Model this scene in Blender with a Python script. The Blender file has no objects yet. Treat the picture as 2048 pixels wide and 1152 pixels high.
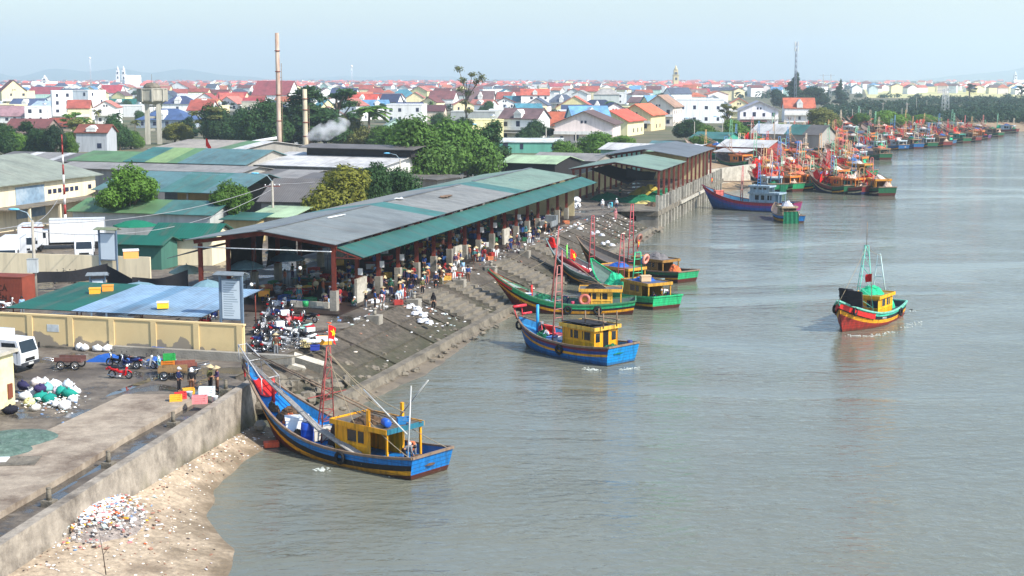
import bpy, bmesh, math, random
from mathutils import Vector, Matrix, noise
R=random.Random(7)
PI=math.pi
sc=bpy.context.scene
COL=sc.collection
# ---------------------------------------------------------------- camera frame
FPX=2900.0; PITCH=math.atan(421/FPX); CZ=20.0
AX=math.radians(15.7)
U2=Vector((math.sin(AX),math.cos(AX))); V2=Vector((math.cos(AX),-math.sin(AX)))
WZ=-2.8
def P(px,py,z=0.0):
    """ground point of the place seen at survey pixel px,py, at height z"""
    x=(px-1024)/FPX; y=-(py-576)/FPX
    d=Vector((x,math.cos(PITCH)+y*math.sin(PITCH),-math.sin(PITCH)+y*math.cos(PITCH)))
    t=(z-CZ)/d.z
    return Vector((d.x*t,d.y*t,z))
def W(u,v,z=0.0):
    p=U2*u+V2*v
    return Vector((p.x,p.y,z))
# ---------------------------------------------------------------- materials
def lin(c):
    return tuple(((x/255)/12.92 if x/255<=0.04045 else ((x/255+0.055)/1.055)**2.4) for x in c)
MATS={}
def mat(name,rgb,rough=0.7,var=0.18,scale=1.5,stain=None,stain_amt=0.5,stain_scale=0.35,metal=0.0,bump=0.0,bscale=8.0,
        streak=False,spec=0.4,objvar=0.0,linear=False,stripes=None,transl=0.0):
    """weathered procedural surface: fine mottling, larger stains, optional rain streaks / ribs"""
    if name in MATS: return MATS[name]
    c=rgb if linear else lin(rgb)
    m=bpy.data.materials.new(name); m.use_nodes=True
    nt=m.node_tree; n=nt.nodes; l=nt.links
    b=n['Principled BSDF']
    b.inputs['Roughness'].default_value=rough; b.inputs['Metallic'].default_value=metal
    b.inputs['Specular IOR Level'].default_value=spec
    tc=n.new('ShaderNodeTexCoord')
    mp=n.new('ShaderNodeMapping'); l.new(tc.outputs['Object'],mp.inputs['Vector'])
    if streak: mp.inputs['Scale'].default_value=(3,3,0.35)
    nz=n.new('ShaderNodeTexNoise'); nz.inputs['Scale'].default_value=scale; nz.inputs['Detail'].default_value=6; nz.inputs['Roughness'].default_value=0.65
    l.new(mp.outputs['Vector'],nz.inputs['Vector'])
    mx=n.new('ShaderNodeMix'); mx.data_type='RGBA'
    mr=n.new('ShaderNodeMapRange'); mr.inputs['From Min'].default_value=0.3; mr.inputs['From Max'].default_value=0.7
    l.new(nz.outputs['Fac'],mr.inputs['Value']); l.new(mr.outputs['Result'],mx.inputs['Factor'])
    mx.inputs['A'].default_value=tuple(x*(1-var) for x in c)+(1,); mx.inputs['B'].default_value=tuple(min(1,x*(1+var)) for x in c)+(1,)
    out=mx.outputs['Result']
    if stain:
        n2=n.new('ShaderNodeTexNoise'); n2.inputs['Scale'].default_value=stain_scale; n2.inputs['Detail'].default_value=8; n2.inputs['Roughness'].default_value=0.7
        l.new(mp.outputs['Vector'],n2.inputs['Vector'])
        r2=n.new('ShaderNodeMapRange'); r2.inputs['From Min'].default_value=0.47; r2.inputs['From Max'].default_value=0.66; r2.inputs['To Max'].default_value=stain_amt
        l.new(n2.outputs['Fac'],r2.inputs['Value'])
        m2=n.new('ShaderNodeMix'); m2.data_type='RGBA'
        l.new(r2.outputs['Result'],m2.inputs['Factor']); l.new(out,m2.inputs['A']); m2.inputs['B'].default_value=lin(stain)+(1,)
        out=m2.outputs['Result']
    if stripes:
        wv=n.new('ShaderNodeTexWave'); wv.wave_type='BANDS'; wv.bands_direction=stripes[0]; wv.inputs['Scale'].default_value=stripes[1]; wv.inputs['Distortion'].default_value=0.0
        l.new(tc.outputs['Object'],wv.inputs['Vector'])
        m3=n.new('ShaderNodeMix'); m3.data_type='RGBA'; m3.blend_type='MULTIPLY'; m3.inputs['Factor'].default_value=stripes[2]
        l.new(out,m3.inputs['A']); l.new(wv.outputs['Color'],m3.inputs['B']); out=m3.outputs['Result']
    if objvar:
        oi=n.new('ShaderNodeObjectInfo'); hs=n.new('ShaderNodeHueSaturation')
        a=n.new('ShaderNodeMapRange'); a.inputs['To Min'].default_value=1-objvar; a.inputs['To Max'].default_value=1+objvar
        l.new(oi.outputs['Random'],a.inputs['Value']); l.new(a.outputs['Result'],hs.inputs['Value']); l.new(out,hs.inputs['Color']); out=hs.outputs['Color']
    l.new(out,b.inputs['Base Color'])
    if bump:
        n3=n.new('ShaderNodeTexNoise'); n3.inputs['Scale'].default_value=bscale; n3.inputs['Detail'].default_value=5
        l.new(tc.outputs['Object'],n3.inputs['Vector'])
        bp=n.new('ShaderNodeBump'); bp.inputs['Strength'].default_value=bump; bp.inputs['Distance'].default_value=0.1
        l.new(n3.outputs['Fac'],bp.inputs['Height']); l.new(bp.outputs['Normal'],b.inputs['Normal'])
    if transl:
        tr=n.new('ShaderNodeBsdfTranslucent'); l.new(out,tr.inputs['Color'])
        ms=n.new('ShaderNodeMixShader'); ms.inputs['Fac'].default_value=transl
        l.new(b.outputs['BSDF'],ms.inputs[1]); l.new(tr.outputs['BSDF'],ms.inputs[2])
        l.new(ms.outputs['Shader'],n['Material Output'].inputs['Surface'])
    MATS[name]=m
    return m
def paint(rgb,rough=0.45,dirt=0.45):
    """worn boat / metal paint in one colour"""
    k='paint_%d_%d_%d'%tuple(rgb)
    return mat(k,rgb,rough,0.15,2.5,stain=tuple(int(x*0.45+18) for x in rgb),stain_amt=dirt,stain_scale=1.1,streak=True)
def hullpaint(rgb):
    """brushed boat paint: plank seams, chips to bare wood, run-down streaks, slime at the waterline"""
    k='hullpaint_%d_%d_%d'%tuple(rgb)
    if k in MATS: return MATS[k]
    m=mat(k,rgb,.55,.22,2.2,stain=tuple(int(x*.5+22) for x in rgb),stain_amt=.75,stain_scale=.9,streak=True)
    nt=m.node_tree;n=nt.nodes;l=nt.links;b=n['Principled BSDF']; src=b.inputs['Base Color'].links[0].from_socket
    tc=n.new('ShaderNodeTexCoord'); sx=n.new('ShaderNodeSeparateXYZ'); l.new(tc.outputs['Object'],sx.inputs[0])
    def mixc(f,a,c,bt='MIX'):
        x=n.new('ShaderNodeMix'); x.data_type='RGBA'; x.blend_type=bt
        if isinstance(f,float): x.inputs['Factor'].default_value=f
        else: l.new(f,x.inputs['Factor'])
        l.new(a,x.inputs['A'])
        if isinstance(c,tuple): x.inputs['B'].default_value=lin(c)+(1,)
        else: l.new(c,x.inputs['B'])
        return x.outputs['Result']
    def rg(v,a,c,t=1.0):
        x=n.new('ShaderNodeMapRange'); x.inputs['From Min'].default_value=a; x.inputs['From Max'].default_value=c; x.inputs['To Max'].default_value=t; l.new(v,x.inputs['Value']); return x.outputs['Result']
    ch=n.new('ShaderNodeTexNoise'); ch.inputs['Scale'].default_value=3.2; ch.inputs['Detail'].default_value=8; ch.inputs['Roughness'].default_value=.75; l.new(tc.outputs['Object'],ch.inputs['Vector'])
    o=mixc(rg(ch.outputs['Fac'],.61,.66,.8),src,(126,112,98))
    wv=n.new('ShaderNodeTexWave'); wv.bands_direction='Z'; wv.inputs['Scale'].default_value=1.3; wv.inputs['Distortion'].default_value=.6; l.new(tc.outputs['Object'],wv.inputs['Vector'])
    o=mixc(rg(wv.outputs['Fac'],.12,.0,.55),o,(28,24,22))
    zz=n.new('ShaderNodeMath'); zz.operation='ADD'; l.new(sx.outputs['Z'],zz.inputs[0]); n4=rg(ch.outputs['Fac'],0,1,.5); l.new(n4,zz.inputs[1])
    o=mixc(rg(zz.outputs[0],.62,.3,.7),o,(52,50,36))
    l.new(o,b.inputs['Base Color']); return m
def cloth(rgb):
    return mat('cloth_%d_%d_%d'%tuple(rgb),rgb,0.9,0.15,6,bump=0.3,bscale=12,spec=0.15)
# ---------------------------------------------------------------- mesh builder
class MB:
    def __init__(s): s.v=[];s.f=[];s.m=[];s.sm=[]
    def add(s,vs,fs,mi=0,smooth=False):
        o=len(s.v); s.v.extend([tuple(x) for x in vs])
        for f in fs: s.f.append([i+o for i in f]); s.m.append(mi); s.sm.append(smooth)
        return s
    def box(s,x0,x1,y0,y1,z0,z1,mi=0):
        vs=[(x,y,z) for z in (z0,z1) for (x,y) in ((x0,y0),(x1,y0),(x1,y1),(x0,y1))]
        return s.add(vs,[(3,2,1,0),(4,5,6,7),(0,1,5,4),(1,2,6,5),(2,3,7,6),(3,0,4,7)],mi)
    def obox(s,c,size,rot=None,mi=0):
        a,b,d=[x/2 for x in size]; M=rot or Matrix.Identity(3); c=Vector(c)
        vs=[c+M@Vector((x,y,z)) for z in (-d,d) for (x,y) in ((-a,-b),(a,-b),(a,b),(-a,b))]
        return s.add(vs,[(3,2,1,0),(4,5,6,7),(0,1,5,4),(1,2,6,5),(2,3,7,6),(3,0,4,7)],mi)
    def bar(s,p,q,w,h=None,mi=0):
        p=Vector(p);q=Vector(q);d=q-p;L=d.length
        if L<1e-6: return s
        return s.obox((p+q)/2,(w,h or w,L),d.to_track_quat('Z','Y').to_matrix(),mi)
    def tube(s,pts,r,n=6,mi=0,smooth=True,caps=True):
        pts=[Vector(p) for p in pts]; k=len(pts)
        rs=list(r) if isinstance(r,(list,tuple)) else [r]*k
        o=[];fs=[]
        for i,p in enumerate(pts):
            d=(pts[min(i+1,k-1)]-pts[max(i-1,0)])
            if d.length<1e-9: d=Vector((0,0,1))
            M=d.to_track_quat('Z','Y').to_matrix()
            for j in range(n):
                a=2*PI*j/n; o.append(p+M@Vector((math.cos(a)*rs[i],math.sin(a)*rs[i],0)))
        for i in range(k-1):
            for j in range(n):
                fs.append((i*n+j,i*n+(j+1)%n,(i+1)*n+(j+1)%n,(i+1)*n+j))
        if caps: fs.append(tuple(range(n-1,-1,-1))); fs.append(tuple(range((k-1)*n,k*n)))
        return s.add(o,fs,mi,smooth)
    def lathe(s,prof,n=12,c=(0,0,0),mi=0,smooth=True,ax=None):
        M=ax or Matrix.Identity(3); c=Vector(c); o=[];fs=[];k=len(prof)
        for (r,z) in prof:
            for j in range(n):
                a=2*PI*j/n; o.append(c+M@Vector((math.cos(a)*r,math.sin(a)*r,z)))
        for i in range(k-1):
            for j in range(n): fs.append((i*n+j,i*n+(j+1)%n,(i+1)*n+(j+1)%n,(i+1)*n+j))
        if prof[0][0]>1e-4: fs.append(tuple(range(n-1,-1,-1)))
        if prof[-1][0]>1e-4: fs.append(tuple(range((k-1)*n,k*n)))
        return s.add(o,fs,mi,smooth)
    def torus(s,c,Rr,r,axis=(0,1,0),n=16,k=6,mi=0):
        M=Vector(axis).to_track_quat('Z','Y').to_matrix(); c=Vector(c);o=[];fs=[]
        for i in range(n):
            a=2*PI*i/n
            for j in range(k):
                b=2*PI*j/k; q=Rr+r*math.cos(b); o.append(c+M@Vector((q*math.cos(a),q*math.sin(a),r*math.sin(b))))
        for i in range(n):
            for j in range(k): fs.append((i*k+j,((i+1)%n)*k+j,((i+1)%n)*k+(j+1)%k,i*k+(j+1)%k))
        return s.add(o,fs,mi,True)
    def ball(s,c,r,mi=0,n=8,jit=0.0,seed=0,smooth=True,rot=None,flat=None):
        if not isinstance(r,(tuple,list)): r=(r,r,r)
        c=Vector(c); rings=max(4,n//2+1); o=[];fs=[]; sd=Vector((seed*3.7,seed*1.3,seed*7.1))
        for i in range(rings+1):
            t=PI*i/rings
            for j in range(n):
                a=2*PI*j/n; d=Vector((math.sin(t)*math.cos(a),math.sin(t)*math.sin(a),math.cos(t)))
                k=1+jit*noise.noise(d*1.6+sd)+jit*0.6*noise.noise(d*4+sd)
                p=Vector((d.x*r[0]*k,d.y*r[1]*k,d.z*r[2]*k))
                if flat is not None: p.z=max(p.z,flat)
                if rot: p=rot@p
                o.append(c+p)
        for i in range(rings):
            for j in range(n): fs.append((i*n+j,(i+1)*n+j,(i+1)*n+(j+1)%n,i*n+(j+1)%n))
        return s.add(o,fs,mi,smooth)
    def heap(s,c,rx,ry,h,mi=0,n=14,jit=0.35,seed=0,mis=None,smooth=False,zf=None):
        """lumpy pile lying on a surface"""
        c=Vector(c); rings=7;o=[];fs=[]
        for i in range(rings+1):
            q=i/rings
            for j in range(n):
                a=2*PI*j/n
                e=1+0.25*noise.noise(Vector((math.cos(a)*1.5,math.sin(a)*1.5,seed*5.3)))
                x=c.x+math.cos(a)*rx*q*e; y=c.y+math.sin(a)*ry*q*e
                hh=h*(1-q**2.2)*(1+jit*noise.noise(Vector((x*2.1/max(rx,.3),y*2.1/max(ry,.3),seed)))+jit*0.8*noise.noise(Vector((x*5/max(rx,.3),y*5/max(ry,.3),seed+9))))
                base=zf(x,y) if zf else c.z
                o.append((x,y,base+(hh if i<rings else -0.02)))
        b=len(s.f)
        for i in range(rings):
            for j in range(n): fs.append((i*n+j,(i+1)*n+j,(i+1)*n+(j+1)%n,i*n+(j+1)%n))
        s.add(o,fs,mi,smooth)
        if mis:
            rr=random.Random(seed)
            for i in range(b,len(s.f)): s.m[i]=rr.choice(mis)
        return s
    def prism(s,out,z0,z1,mi=0,mtop=None):
        n=len(out); vs=[(x,y,z0) for x,y in out]+[(x,y,z1) for x,y in out]
        s.add(vs,[(i,(i+1)%n,n+(i+1)%n,n+i) for i in range(n)]+[tuple(range(n-1,-1,-1))],mi)
        s.add([(x,y,z1) for x,y in out],[tuple(range(n))],mi if mtop is None else mtop)
        return s
    def grid(s,p00,p10,p01,p11,nx,ny,fn=None,mi=0,smooth=True):
        p00,p10,p01,p11=map(Vector,(p00,p10,p01,p11)); o=[];fs=[]
        for j in range(ny+1):
            for i in range(nx+1):
                a=i/nx;b=j/ny; p=(p00*(1-a)+p10*a)*(1-b)+(p01*(1-a)+p11*a)*b
                if fn: p=p+Vector(fn(a,b))
                o.append(p)
        w=nx+1
        for j in range(ny):
            for i in range(nx): fs.append((j*w+i,j*w+i+1,(j+1)*w+i+1,(j+1)*w+i))
        return s.add(o,fs,mi,smooth)
    def slab(s,pts,t,mi=0,mside=None):
        """thick sheet: planar polygon pts extruded down by t"""
        n=len(pts); a=[Vector(p) for p in pts]; nn=(a[1]-a[0]).cross(a[2]-a[0]).normalized()
        if nn.z<0: a.reverse(); nn=-nn
        b=[p-nn*t for p in a]
        s.add(a,[tuple(range(n))],mi); s.add(b,[tuple(range(n-1,-1,-1))],mi if mside is None else mside)
        s.add(a+b,[((i+1)%n,i,n+i,n+(i+1)%n) for i in range(n)],mi if mside is None else mside)
        return s
    def mesh(s,name,mats):
        me=bpy.data.meshes.new(name); me.from_pydata(s.v,[],s.f)
        for m in (mats if isinstance(mats,(list,tuple)) else [mats]): me.materials.append(m)
        me.polygons.foreach_set('material_index',s.m); me.polygons.foreach_set('use_smooth',s.sm)
        me.update(); return me
    def build(s,name,mats,parent=None,loc=(0,0,0),rz=0.0):
        o=bpy.data.objects.new(name,s.mesh(name,mats)); COL.objects.link(o)
        o.location=loc; o.rotation_euler=(0,0,rz)
        if parent: o.parent=parent
        return o
def link(o): COL.objects.link(o); return o
def tag(o,label,cat,group=None,kind=None):
    if label: o['label']=label
    if cat: o['category']=cat
    if group: o['group']=group
    if kind: o['kind']=kind
    return o
def thing(name,label,cat,loc=(0,0,0),rz=0.0,group=None):
    o=bpy.data.objects.new(name,None); o.empty_display_size=0.3; COL.objects.link(o)
    o.location=loc; o.rotation_euler=(0,0,rz)
    return tag(o,label,cat,group)
def mark(o,kind): o['kind']=kind; return o
def kids(o): return [c for c in CH.get(o.name,[])]
CH={}
def copy_tree(o,parent=None):
    c=o.copy(); COL.objects.link(c)
    if parent: c.parent=parent
    for ch in list(o.children): copy_tree(ch,c)
    return c
def dup(root,loc,rz=0.0,label=None,group=None,scale=None):
    c=copy_tree(root); c.location=loc; c.rotation_euler=(0,0,rz)
    if label: c['label']=label
    if group: c['group']=group
    if scale: c.scale=scale if isinstance(scale,(tuple,list)) else (scale,)*3
    return c
def setmat(o,i,m):
    s=o.material_slots[i]; s.link='OBJECT'; s.material=m
def child(root,name):
    for c in root.children:
        if c.name.split('.')[0]==name: return c
# ================================================================= setting
concrete=mat('concrete',(150,144,132),0.9,0.2,2.0,stain=(70,66,58),stain_amt=0.7,stain_scale=0.5,bump=0.4)
concrete_light=mat('concrete_light',(178,172,158),0.9,0.2,2.5,stain=(105,98,84),stain_amt=0.6,stain_scale=0.7,bump=0.4)
concrete_old=mat('concrete_old',(120,112,98),0.92,0.25,1.8,stain=(58,54,46),stain_amt=0.75,stain_scale=0.6,bump=0.5)
seawall_mat=mat('seawall_concrete',(150,140,126),0.92,0.28,1.3,stain=(74,66,58),stain_amt=0.8,stain_scale=0.45,bump=0.5)
def ground_mat():
    m=bpy.data.materials.new('worn_wet_concrete_ground'); m.use_nodes=True; nt=m.node_tree;n=nt.nodes;l=nt.links;b=n['Principled BSDF']
    tc=n.new('ShaderNodeTexCoord')
    def nz(sc_,det=8,ro=0.65):
        x=n.new('ShaderNodeTexNoise'); x.inputs['Scale'].default_value=sc_; x.inputs['Detail'].default_value=det; x.inputs['Roughness'].default_value=ro
        l.new(tc.outputs['Object'],x.inputs['Vector']); return x.outputs['Fac']
    def rng(f,a,c,t0=0,t1=1):
        x=n.new('ShaderNodeMapRange'); x.inputs['From Min'].default_value=a; x.inputs['From Max'].default_value=c; x.inputs['To Min'].default_value=t0; x.inputs['To Max'].default_value=t1
        l.new(f,x.inputs['Value']); return x.outputs['Result']
    def mix(f,a,c):
        x=n.new('ShaderNodeMix'); x.data_type='RGBA'; l.new(f,x.inputs['Factor'])
        for k,vv in (('A',a),('B',c)):
            if isinstance(vv,tuple): x.inputs[k].default_value=lin(vv)+(1,)
            else: l.new(vv,x.inputs[k])
        return x.outputs['Result']
    c=mix(rng(nz(0.9),.35,.65),(96,86,74),(128,118,104))
    c=mix(rng(nz(0.16),.44,.6),c,(78,70,62))
    c=mix(rng(nz(3.5),.52,.72,0,.7),c,(70,62,54))
    wet=rng(nz(0.23,5),.53,.57)
    c=mix(rng(nz(0.23,5),.5,.57,0,.75),c,(46,43,39))
    l.new(c,b.inputs['Base Color']); 
    r=n.new('ShaderNodeMapRange'); r.inputs['To Min'].default_value=0.9; r.inputs['To Max'].default_value=0.12
    l.new(wet,r.inputs['Value']); l.new(r.outputs['Result'],b.inputs['Roughness'])
    bp=n.new('ShaderNodeBump'); bp.inputs['Strength'].default_value=0.25; bp.inputs['Distance'].default_value=0.05
    l.new(nz(6),bp.inputs['Height']); l.new(bp.outputs['Normal'],b.inputs['Normal'])
    return m
GROUND=ground_mat()
LAND=mat('town_earth',(104,98,74),0.95,0.3,0.05,stain=(62,78,44),stain_amt=0.9,stain_scale=0.02)
SAND=mat('shell_sand',(172,154,130),0.95,0.35,3.5,stain=(122,106,88),stain_amt=0.8,stain_scale=0.45,bump=0.8,bscale=4)
MUD=mat('dark_mud',(120,108,90),0.6,0.3,1.2,stain=(48,44,38),stain_amt=0.7,stain_scale=0.6,bump=0.5)
MUDBANK=mat('mud_bank',(150,128,100),0.85,0.3,0.8,stain=(96,82,64),stain_amt=0.7,stain_scale=0.25,bump=0.4)
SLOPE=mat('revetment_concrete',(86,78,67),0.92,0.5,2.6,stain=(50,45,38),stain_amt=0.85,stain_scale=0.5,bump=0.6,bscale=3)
def moss(m,z0,z1,rgb):
    nt=m.node_tree;n=nt.nodes;l=nt.links;b=n['Principled BSDF']; src=b.inputs['Base Color'].links[0].from_socket
    tc=n.new('ShaderNodeTexCoord'); sx=n.new('ShaderNodeSeparateXYZ'); l.new(tc.outputs['Object'],sx.inputs[0]); nz=n.new('ShaderNodeTexNoise'); nz.inputs['Scale'].default_value=.7; nz.inputs['Detail'].default_value=7; l.new(tc.outputs['Object'],nz.inputs['Vector'])
    a=n.new('ShaderNodeMath'); a.operation='MULTIPLY_ADD'; l.new(nz.outputs['Fac'],a.inputs[0]); a.inputs[1].default_value=2.4; a.inputs[2].default_value=-1.2
    s_=n.new('ShaderNodeMath'); s_.operation='ADD'; l.new(sx.outputs['Z'],s_.inputs[0]); l.new(a.outputs[0],s_.inputs[1])
    mr=n.new('ShaderNodeMapRange'); mr.inputs['From Min'].default_value=z1; mr.inputs['From Max'].default_value=z0; mr.inputs['To Max'].default_value=.75; l.new(s_.outputs[0],mr.inputs['Value'])
    mx=n.new('ShaderNodeMix'); mx.data_type='RGBA'; l.new(mr.outputs['Result'],mx.inputs['Factor']); l.new(src,mx.inputs['A']); mx.inputs['B'].default_value=lin(rgb)+(1,); l.new(mx.outputs['Result'],b.inputs['Base Color'])
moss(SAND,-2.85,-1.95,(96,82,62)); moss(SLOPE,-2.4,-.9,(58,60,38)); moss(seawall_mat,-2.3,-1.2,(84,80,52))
# quay and land outline (world xy) -----------------------------------------
S=lambda px,py:P(px,py,0.0).to_2d()
w2=lambda u,v:W(u,v).to_2d()
shore=[w2(20,-33.5),w2(51,-37.4),w2(63,-38.9),w2(78,-40.8),w2(85.5,-41.9),w2(87,-44),w2(214,-44.4),w2(216,-38.1),w2(291,-38.1),w2(291,-52),
       S(1432,322),S(1500,298),S(1580,276),S(1660,262),S(1760,252),S(1900,248),S(2060,243),S(2600,240)]
quay_pts=[Vector((-140,18))]+shore[:10]+[w2(330,-70),w2(330,-140),w2(60,-140)]
MB().add([(p.x,p.y,0) for p in quay_pts],[tuple(range(len(quay_pts)))][:1]).build('quay_pavement',GROUND)['kind']='structure'
far=12000
mb=MB(); sp=[Vector((-40,-60))]+shore
for p,q in zip(sp[:-1],sp[1:]): mb.add([(-far,p.y,-.03),(p.x,p.y,-.03),(q.x,q.y,-.03),(-far,q.y,-.03)],[(0,1,2,3)])
p=sp[-1]; mb.add([(-far,p.y,-.03),(p.x,p.y,-.03),(far,1100,-.03),(far,far,-.03),(-far,far,-.03)],[(0,1,2,3,4)])
mb.build('land_ground',LAND)['kind']='structure'
# water ---------------------------------------------------------------------
def water_mat():
    m=bpy.data.materials.new('river_water'); m.use_nodes=True; nt=m.node_tree;n=nt.nodes;l=nt.links;b=n['Principled BSDF']
    tc=n.new('ShaderNodeTexCoord')
    def nz(scale,rot,det=3,ro=.55,dist=0.0):
        mp=n.new('ShaderNodeMapping'); mp.inputs['Scale'].default_value=scale; mp.inputs['Rotation'].default_value=(0,0,rot); l.new(tc.outputs['Object'],mp.inputs['Vector'])
        x=n.new('ShaderNodeTexNoise'); x.inputs['Scale'].default_value=1; x.inputs['Detail'].default_value=det; x.inputs['Roughness'].default_value=ro; x.inputs['Distortion'].default_value=dist
        l.new(mp.outputs['Vector'],x.inputs['Vector']); return x.outputs['Fac']
    b.inputs['Roughness'].default_value=0.06; b.inputs['IOR'].default_value=1.38
    mx=n.new('ShaderNodeMix'); mx.data_type='RGBA'; mx.inputs['A'].default_value=WCOL_A; mx.inputs['B'].default_value=WCOL_B
    l.new(nz((.012,.03,.03),.3,6,.65,1.0),mx.inputs['Factor']); l.new(mx.outputs['Result'],b.inputs['Base Color'])
    a1=nz((1.1,1.9,1),-.35,4,.6,.6); a2=nz((.2,.42,1),-.2,3,.55,.5)
    # wind patches calm or roughen the ripples
    pt=n.new('ShaderNodeMapRange'); pt.inputs['From Min'].default_value=.4; pt.inputs['From Max'].default_value=.6; pt.inputs['To Min'].default_value=.3; pt.inputs['To Max'].default_value=1.25
    l.new(nz((.022,.05,1),-.35,5,.6,.8),pt.inputs['Value'])
    ad=n.new('ShaderNodeMath'); ad.operation='MULTIPLY_ADD'; l.new(a2,ad.inputs[0]); ad.inputs[1].default_value=2.0; l.new(a1,ad.inputs[2])
    mu=n.new('ShaderNodeMath'); mu.operation='MULTIPLY'; l.new(ad.outputs[0],mu.inputs[0]); l.new(pt.outputs['Result'],mu.inputs[1])
    bp=n.new('ShaderNodeBump'); bp.inputs['Strength'].default_value=1.0; bp.inputs['Distance'].default_value=WBUMP
    l.new(mu.outputs[0],bp.inputs['Height']); l.new(bp.outputs['Normal'],b.inputs['Normal'])
    return m
WCOL_A=(0.118,0.122,0.088,1); WCOL_B=(0.185,0.188,0.145,1); WBUMP=0.085
MB().add([(-400,-60,WZ),(far,-60,WZ),(far,3000,WZ),(-400,3000,WZ)],[(0,1,2,3)]).build('river_water',water_mat())['kind']='structure'
# foreground beach: slopes from the seawall foot to below the water ----------
beach_in=[(20,-33.2,-.9),(40,-35.6,-.9),(51.8,-37.2,-1.0),(57.5,-37.9,-1.15),(63.4,-38.7,-1.3),(70.7,-39.6,-1.6),(78.2,-40.6,-2.0),(84.6,-41.6,-2.4)]
beach_edge=[(430,1400),(462,1180),(425,1075),(440,985),(500,915),(535,885),(560,862),(585,845)]
def beach_edge_w(i,k):
    # waterline traced on the water plane
    px,py=beach_edge[i]; return P(px,py,WZ)
be=[W(20,-27.5,WZ)]+[P(448,1300,WZ),P(458,1180,WZ),P(462,1100,WZ),P(408,1035,WZ),P(436,972,WZ),P(500,918,WZ),P(585,868,WZ)]
bmv=[];bf=[];NB=14
rows=[]
for i in range(8):
    a=W(*beach_in[i]); b=be[i]
    if i==7: rows.append((a,b)); break
    a2=W(*beach_in[i+1]); b2=be[i+1]
    for q in range(4):
        t=q/4; t2=t*t*(3-2*t); rows.append((a.lerp(a2,t),b.lerp(b2,t2)+Vector((.55*noise.noise(Vector((i*1.7+q*.9,3,1))),.3*noise.noise(Vector((i+q*.7,9,1))),0))))
for a,b in rows:
    for k in range(NB+4):
        t=k/NB
        p=a.lerp(b,t) if t<=1 else b+(b-a).normalized()*(t-1)*NB*0.7
        z=(a.z+(WZ-a.z)*(t**1.2)) if t<=1 else WZ-(t-1)*NB*0.13
        bmv.append(p.to_3d()); bmv[-1].z=z+ (0.12*noise.noise(Vector((p.x*.4,p.y*.4,1)))+0.08*noise.noise(Vector((p.x*1.1,p.y*1.1,7)))+0.05*noise.noise(Vector((p.x*2,p.y*2,4))) if 0<k<NB+3 else 0)
n_=NB+4
for i in range(len(rows)-1):
    for k in range(n_-1): bf.append((i*n_+k,i*n_+k+1,(i+1)*n_+k+1,(i+1)*n_+k))
mb=MB().add(bmv,bf,0,True); bo=mb.build('beach',[SAND]); bo['kind']='structure'
sub=bo.modifiers.new('sub','SUBSURF'); sub.levels=1; sub.render_levels=2
from mathutils.bvhtree import BVHTree
_bb=BVHTree.FromPolygons([tuple(v) for v in bmv],bf)
def beach_z(x,y):
    h=_bb.ray_cast(Vector((x,y,50)),Vector((0,0,-1))); return h[0].z if h[0] else -2.0
# revetment slope, steps, toe kerb and mud ----------------------------------
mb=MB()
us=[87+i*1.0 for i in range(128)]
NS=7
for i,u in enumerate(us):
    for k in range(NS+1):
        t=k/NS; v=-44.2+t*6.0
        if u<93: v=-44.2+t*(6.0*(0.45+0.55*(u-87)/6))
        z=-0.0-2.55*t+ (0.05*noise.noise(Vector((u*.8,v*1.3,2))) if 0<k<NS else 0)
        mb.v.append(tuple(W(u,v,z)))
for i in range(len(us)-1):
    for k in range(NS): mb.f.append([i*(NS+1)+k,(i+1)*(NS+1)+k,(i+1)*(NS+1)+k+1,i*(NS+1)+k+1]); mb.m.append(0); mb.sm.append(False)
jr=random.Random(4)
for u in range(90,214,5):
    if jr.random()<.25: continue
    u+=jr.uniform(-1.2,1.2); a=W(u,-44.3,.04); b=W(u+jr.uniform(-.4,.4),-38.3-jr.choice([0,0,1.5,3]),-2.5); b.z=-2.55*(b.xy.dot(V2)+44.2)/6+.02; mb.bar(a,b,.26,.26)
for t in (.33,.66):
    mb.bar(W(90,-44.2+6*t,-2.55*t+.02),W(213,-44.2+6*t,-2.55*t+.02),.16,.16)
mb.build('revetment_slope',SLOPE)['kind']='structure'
mb=MB(); jr=random.Random(14)
for k in range(240):
    u=jr.uniform(88,213); v=-38.0+abs(jr.gauss(0,.55)) if jr.random()<.6 else -38.9-abs(jr.gauss(0,.8)); s=jr.uniform(.1,.42); p=W(u,v,0); z=-2.62 if v>-38.2 else -2.55*(v+44.2)/6; mb.ball((p.x,p.y,z),(s,s*.8,s*.55),0,7,.55,k,False)
mb.build('toe_rubble',concrete_old)['kind']='stuff'
# mud flat beside the toe and under the near boat
mb=MB(); mud=[]
for i in range(60):
    u=84+i*2.3
    for k,(v,z) in enumerate(((-39,-2.35),(-37.6,-2.7),(-36.9-0.5*math.sin(u*.21)+(1.6*max(0,1-abs(u-104)/13)),-2.88),(-33.5,-3.6))):
        mud.append(tuple(W(u,v,z+0.05*noise.noise(Vector((u*.5,v,0))))))
mb.add(mud,[(i*4+k,(i+1)*4+k,(i+1)*4+k+1,i*4+k+1) for i in range(59) for k in range(3)],0,True)
mb.build('mud_flat',MUD)['kind']='structure'
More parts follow.
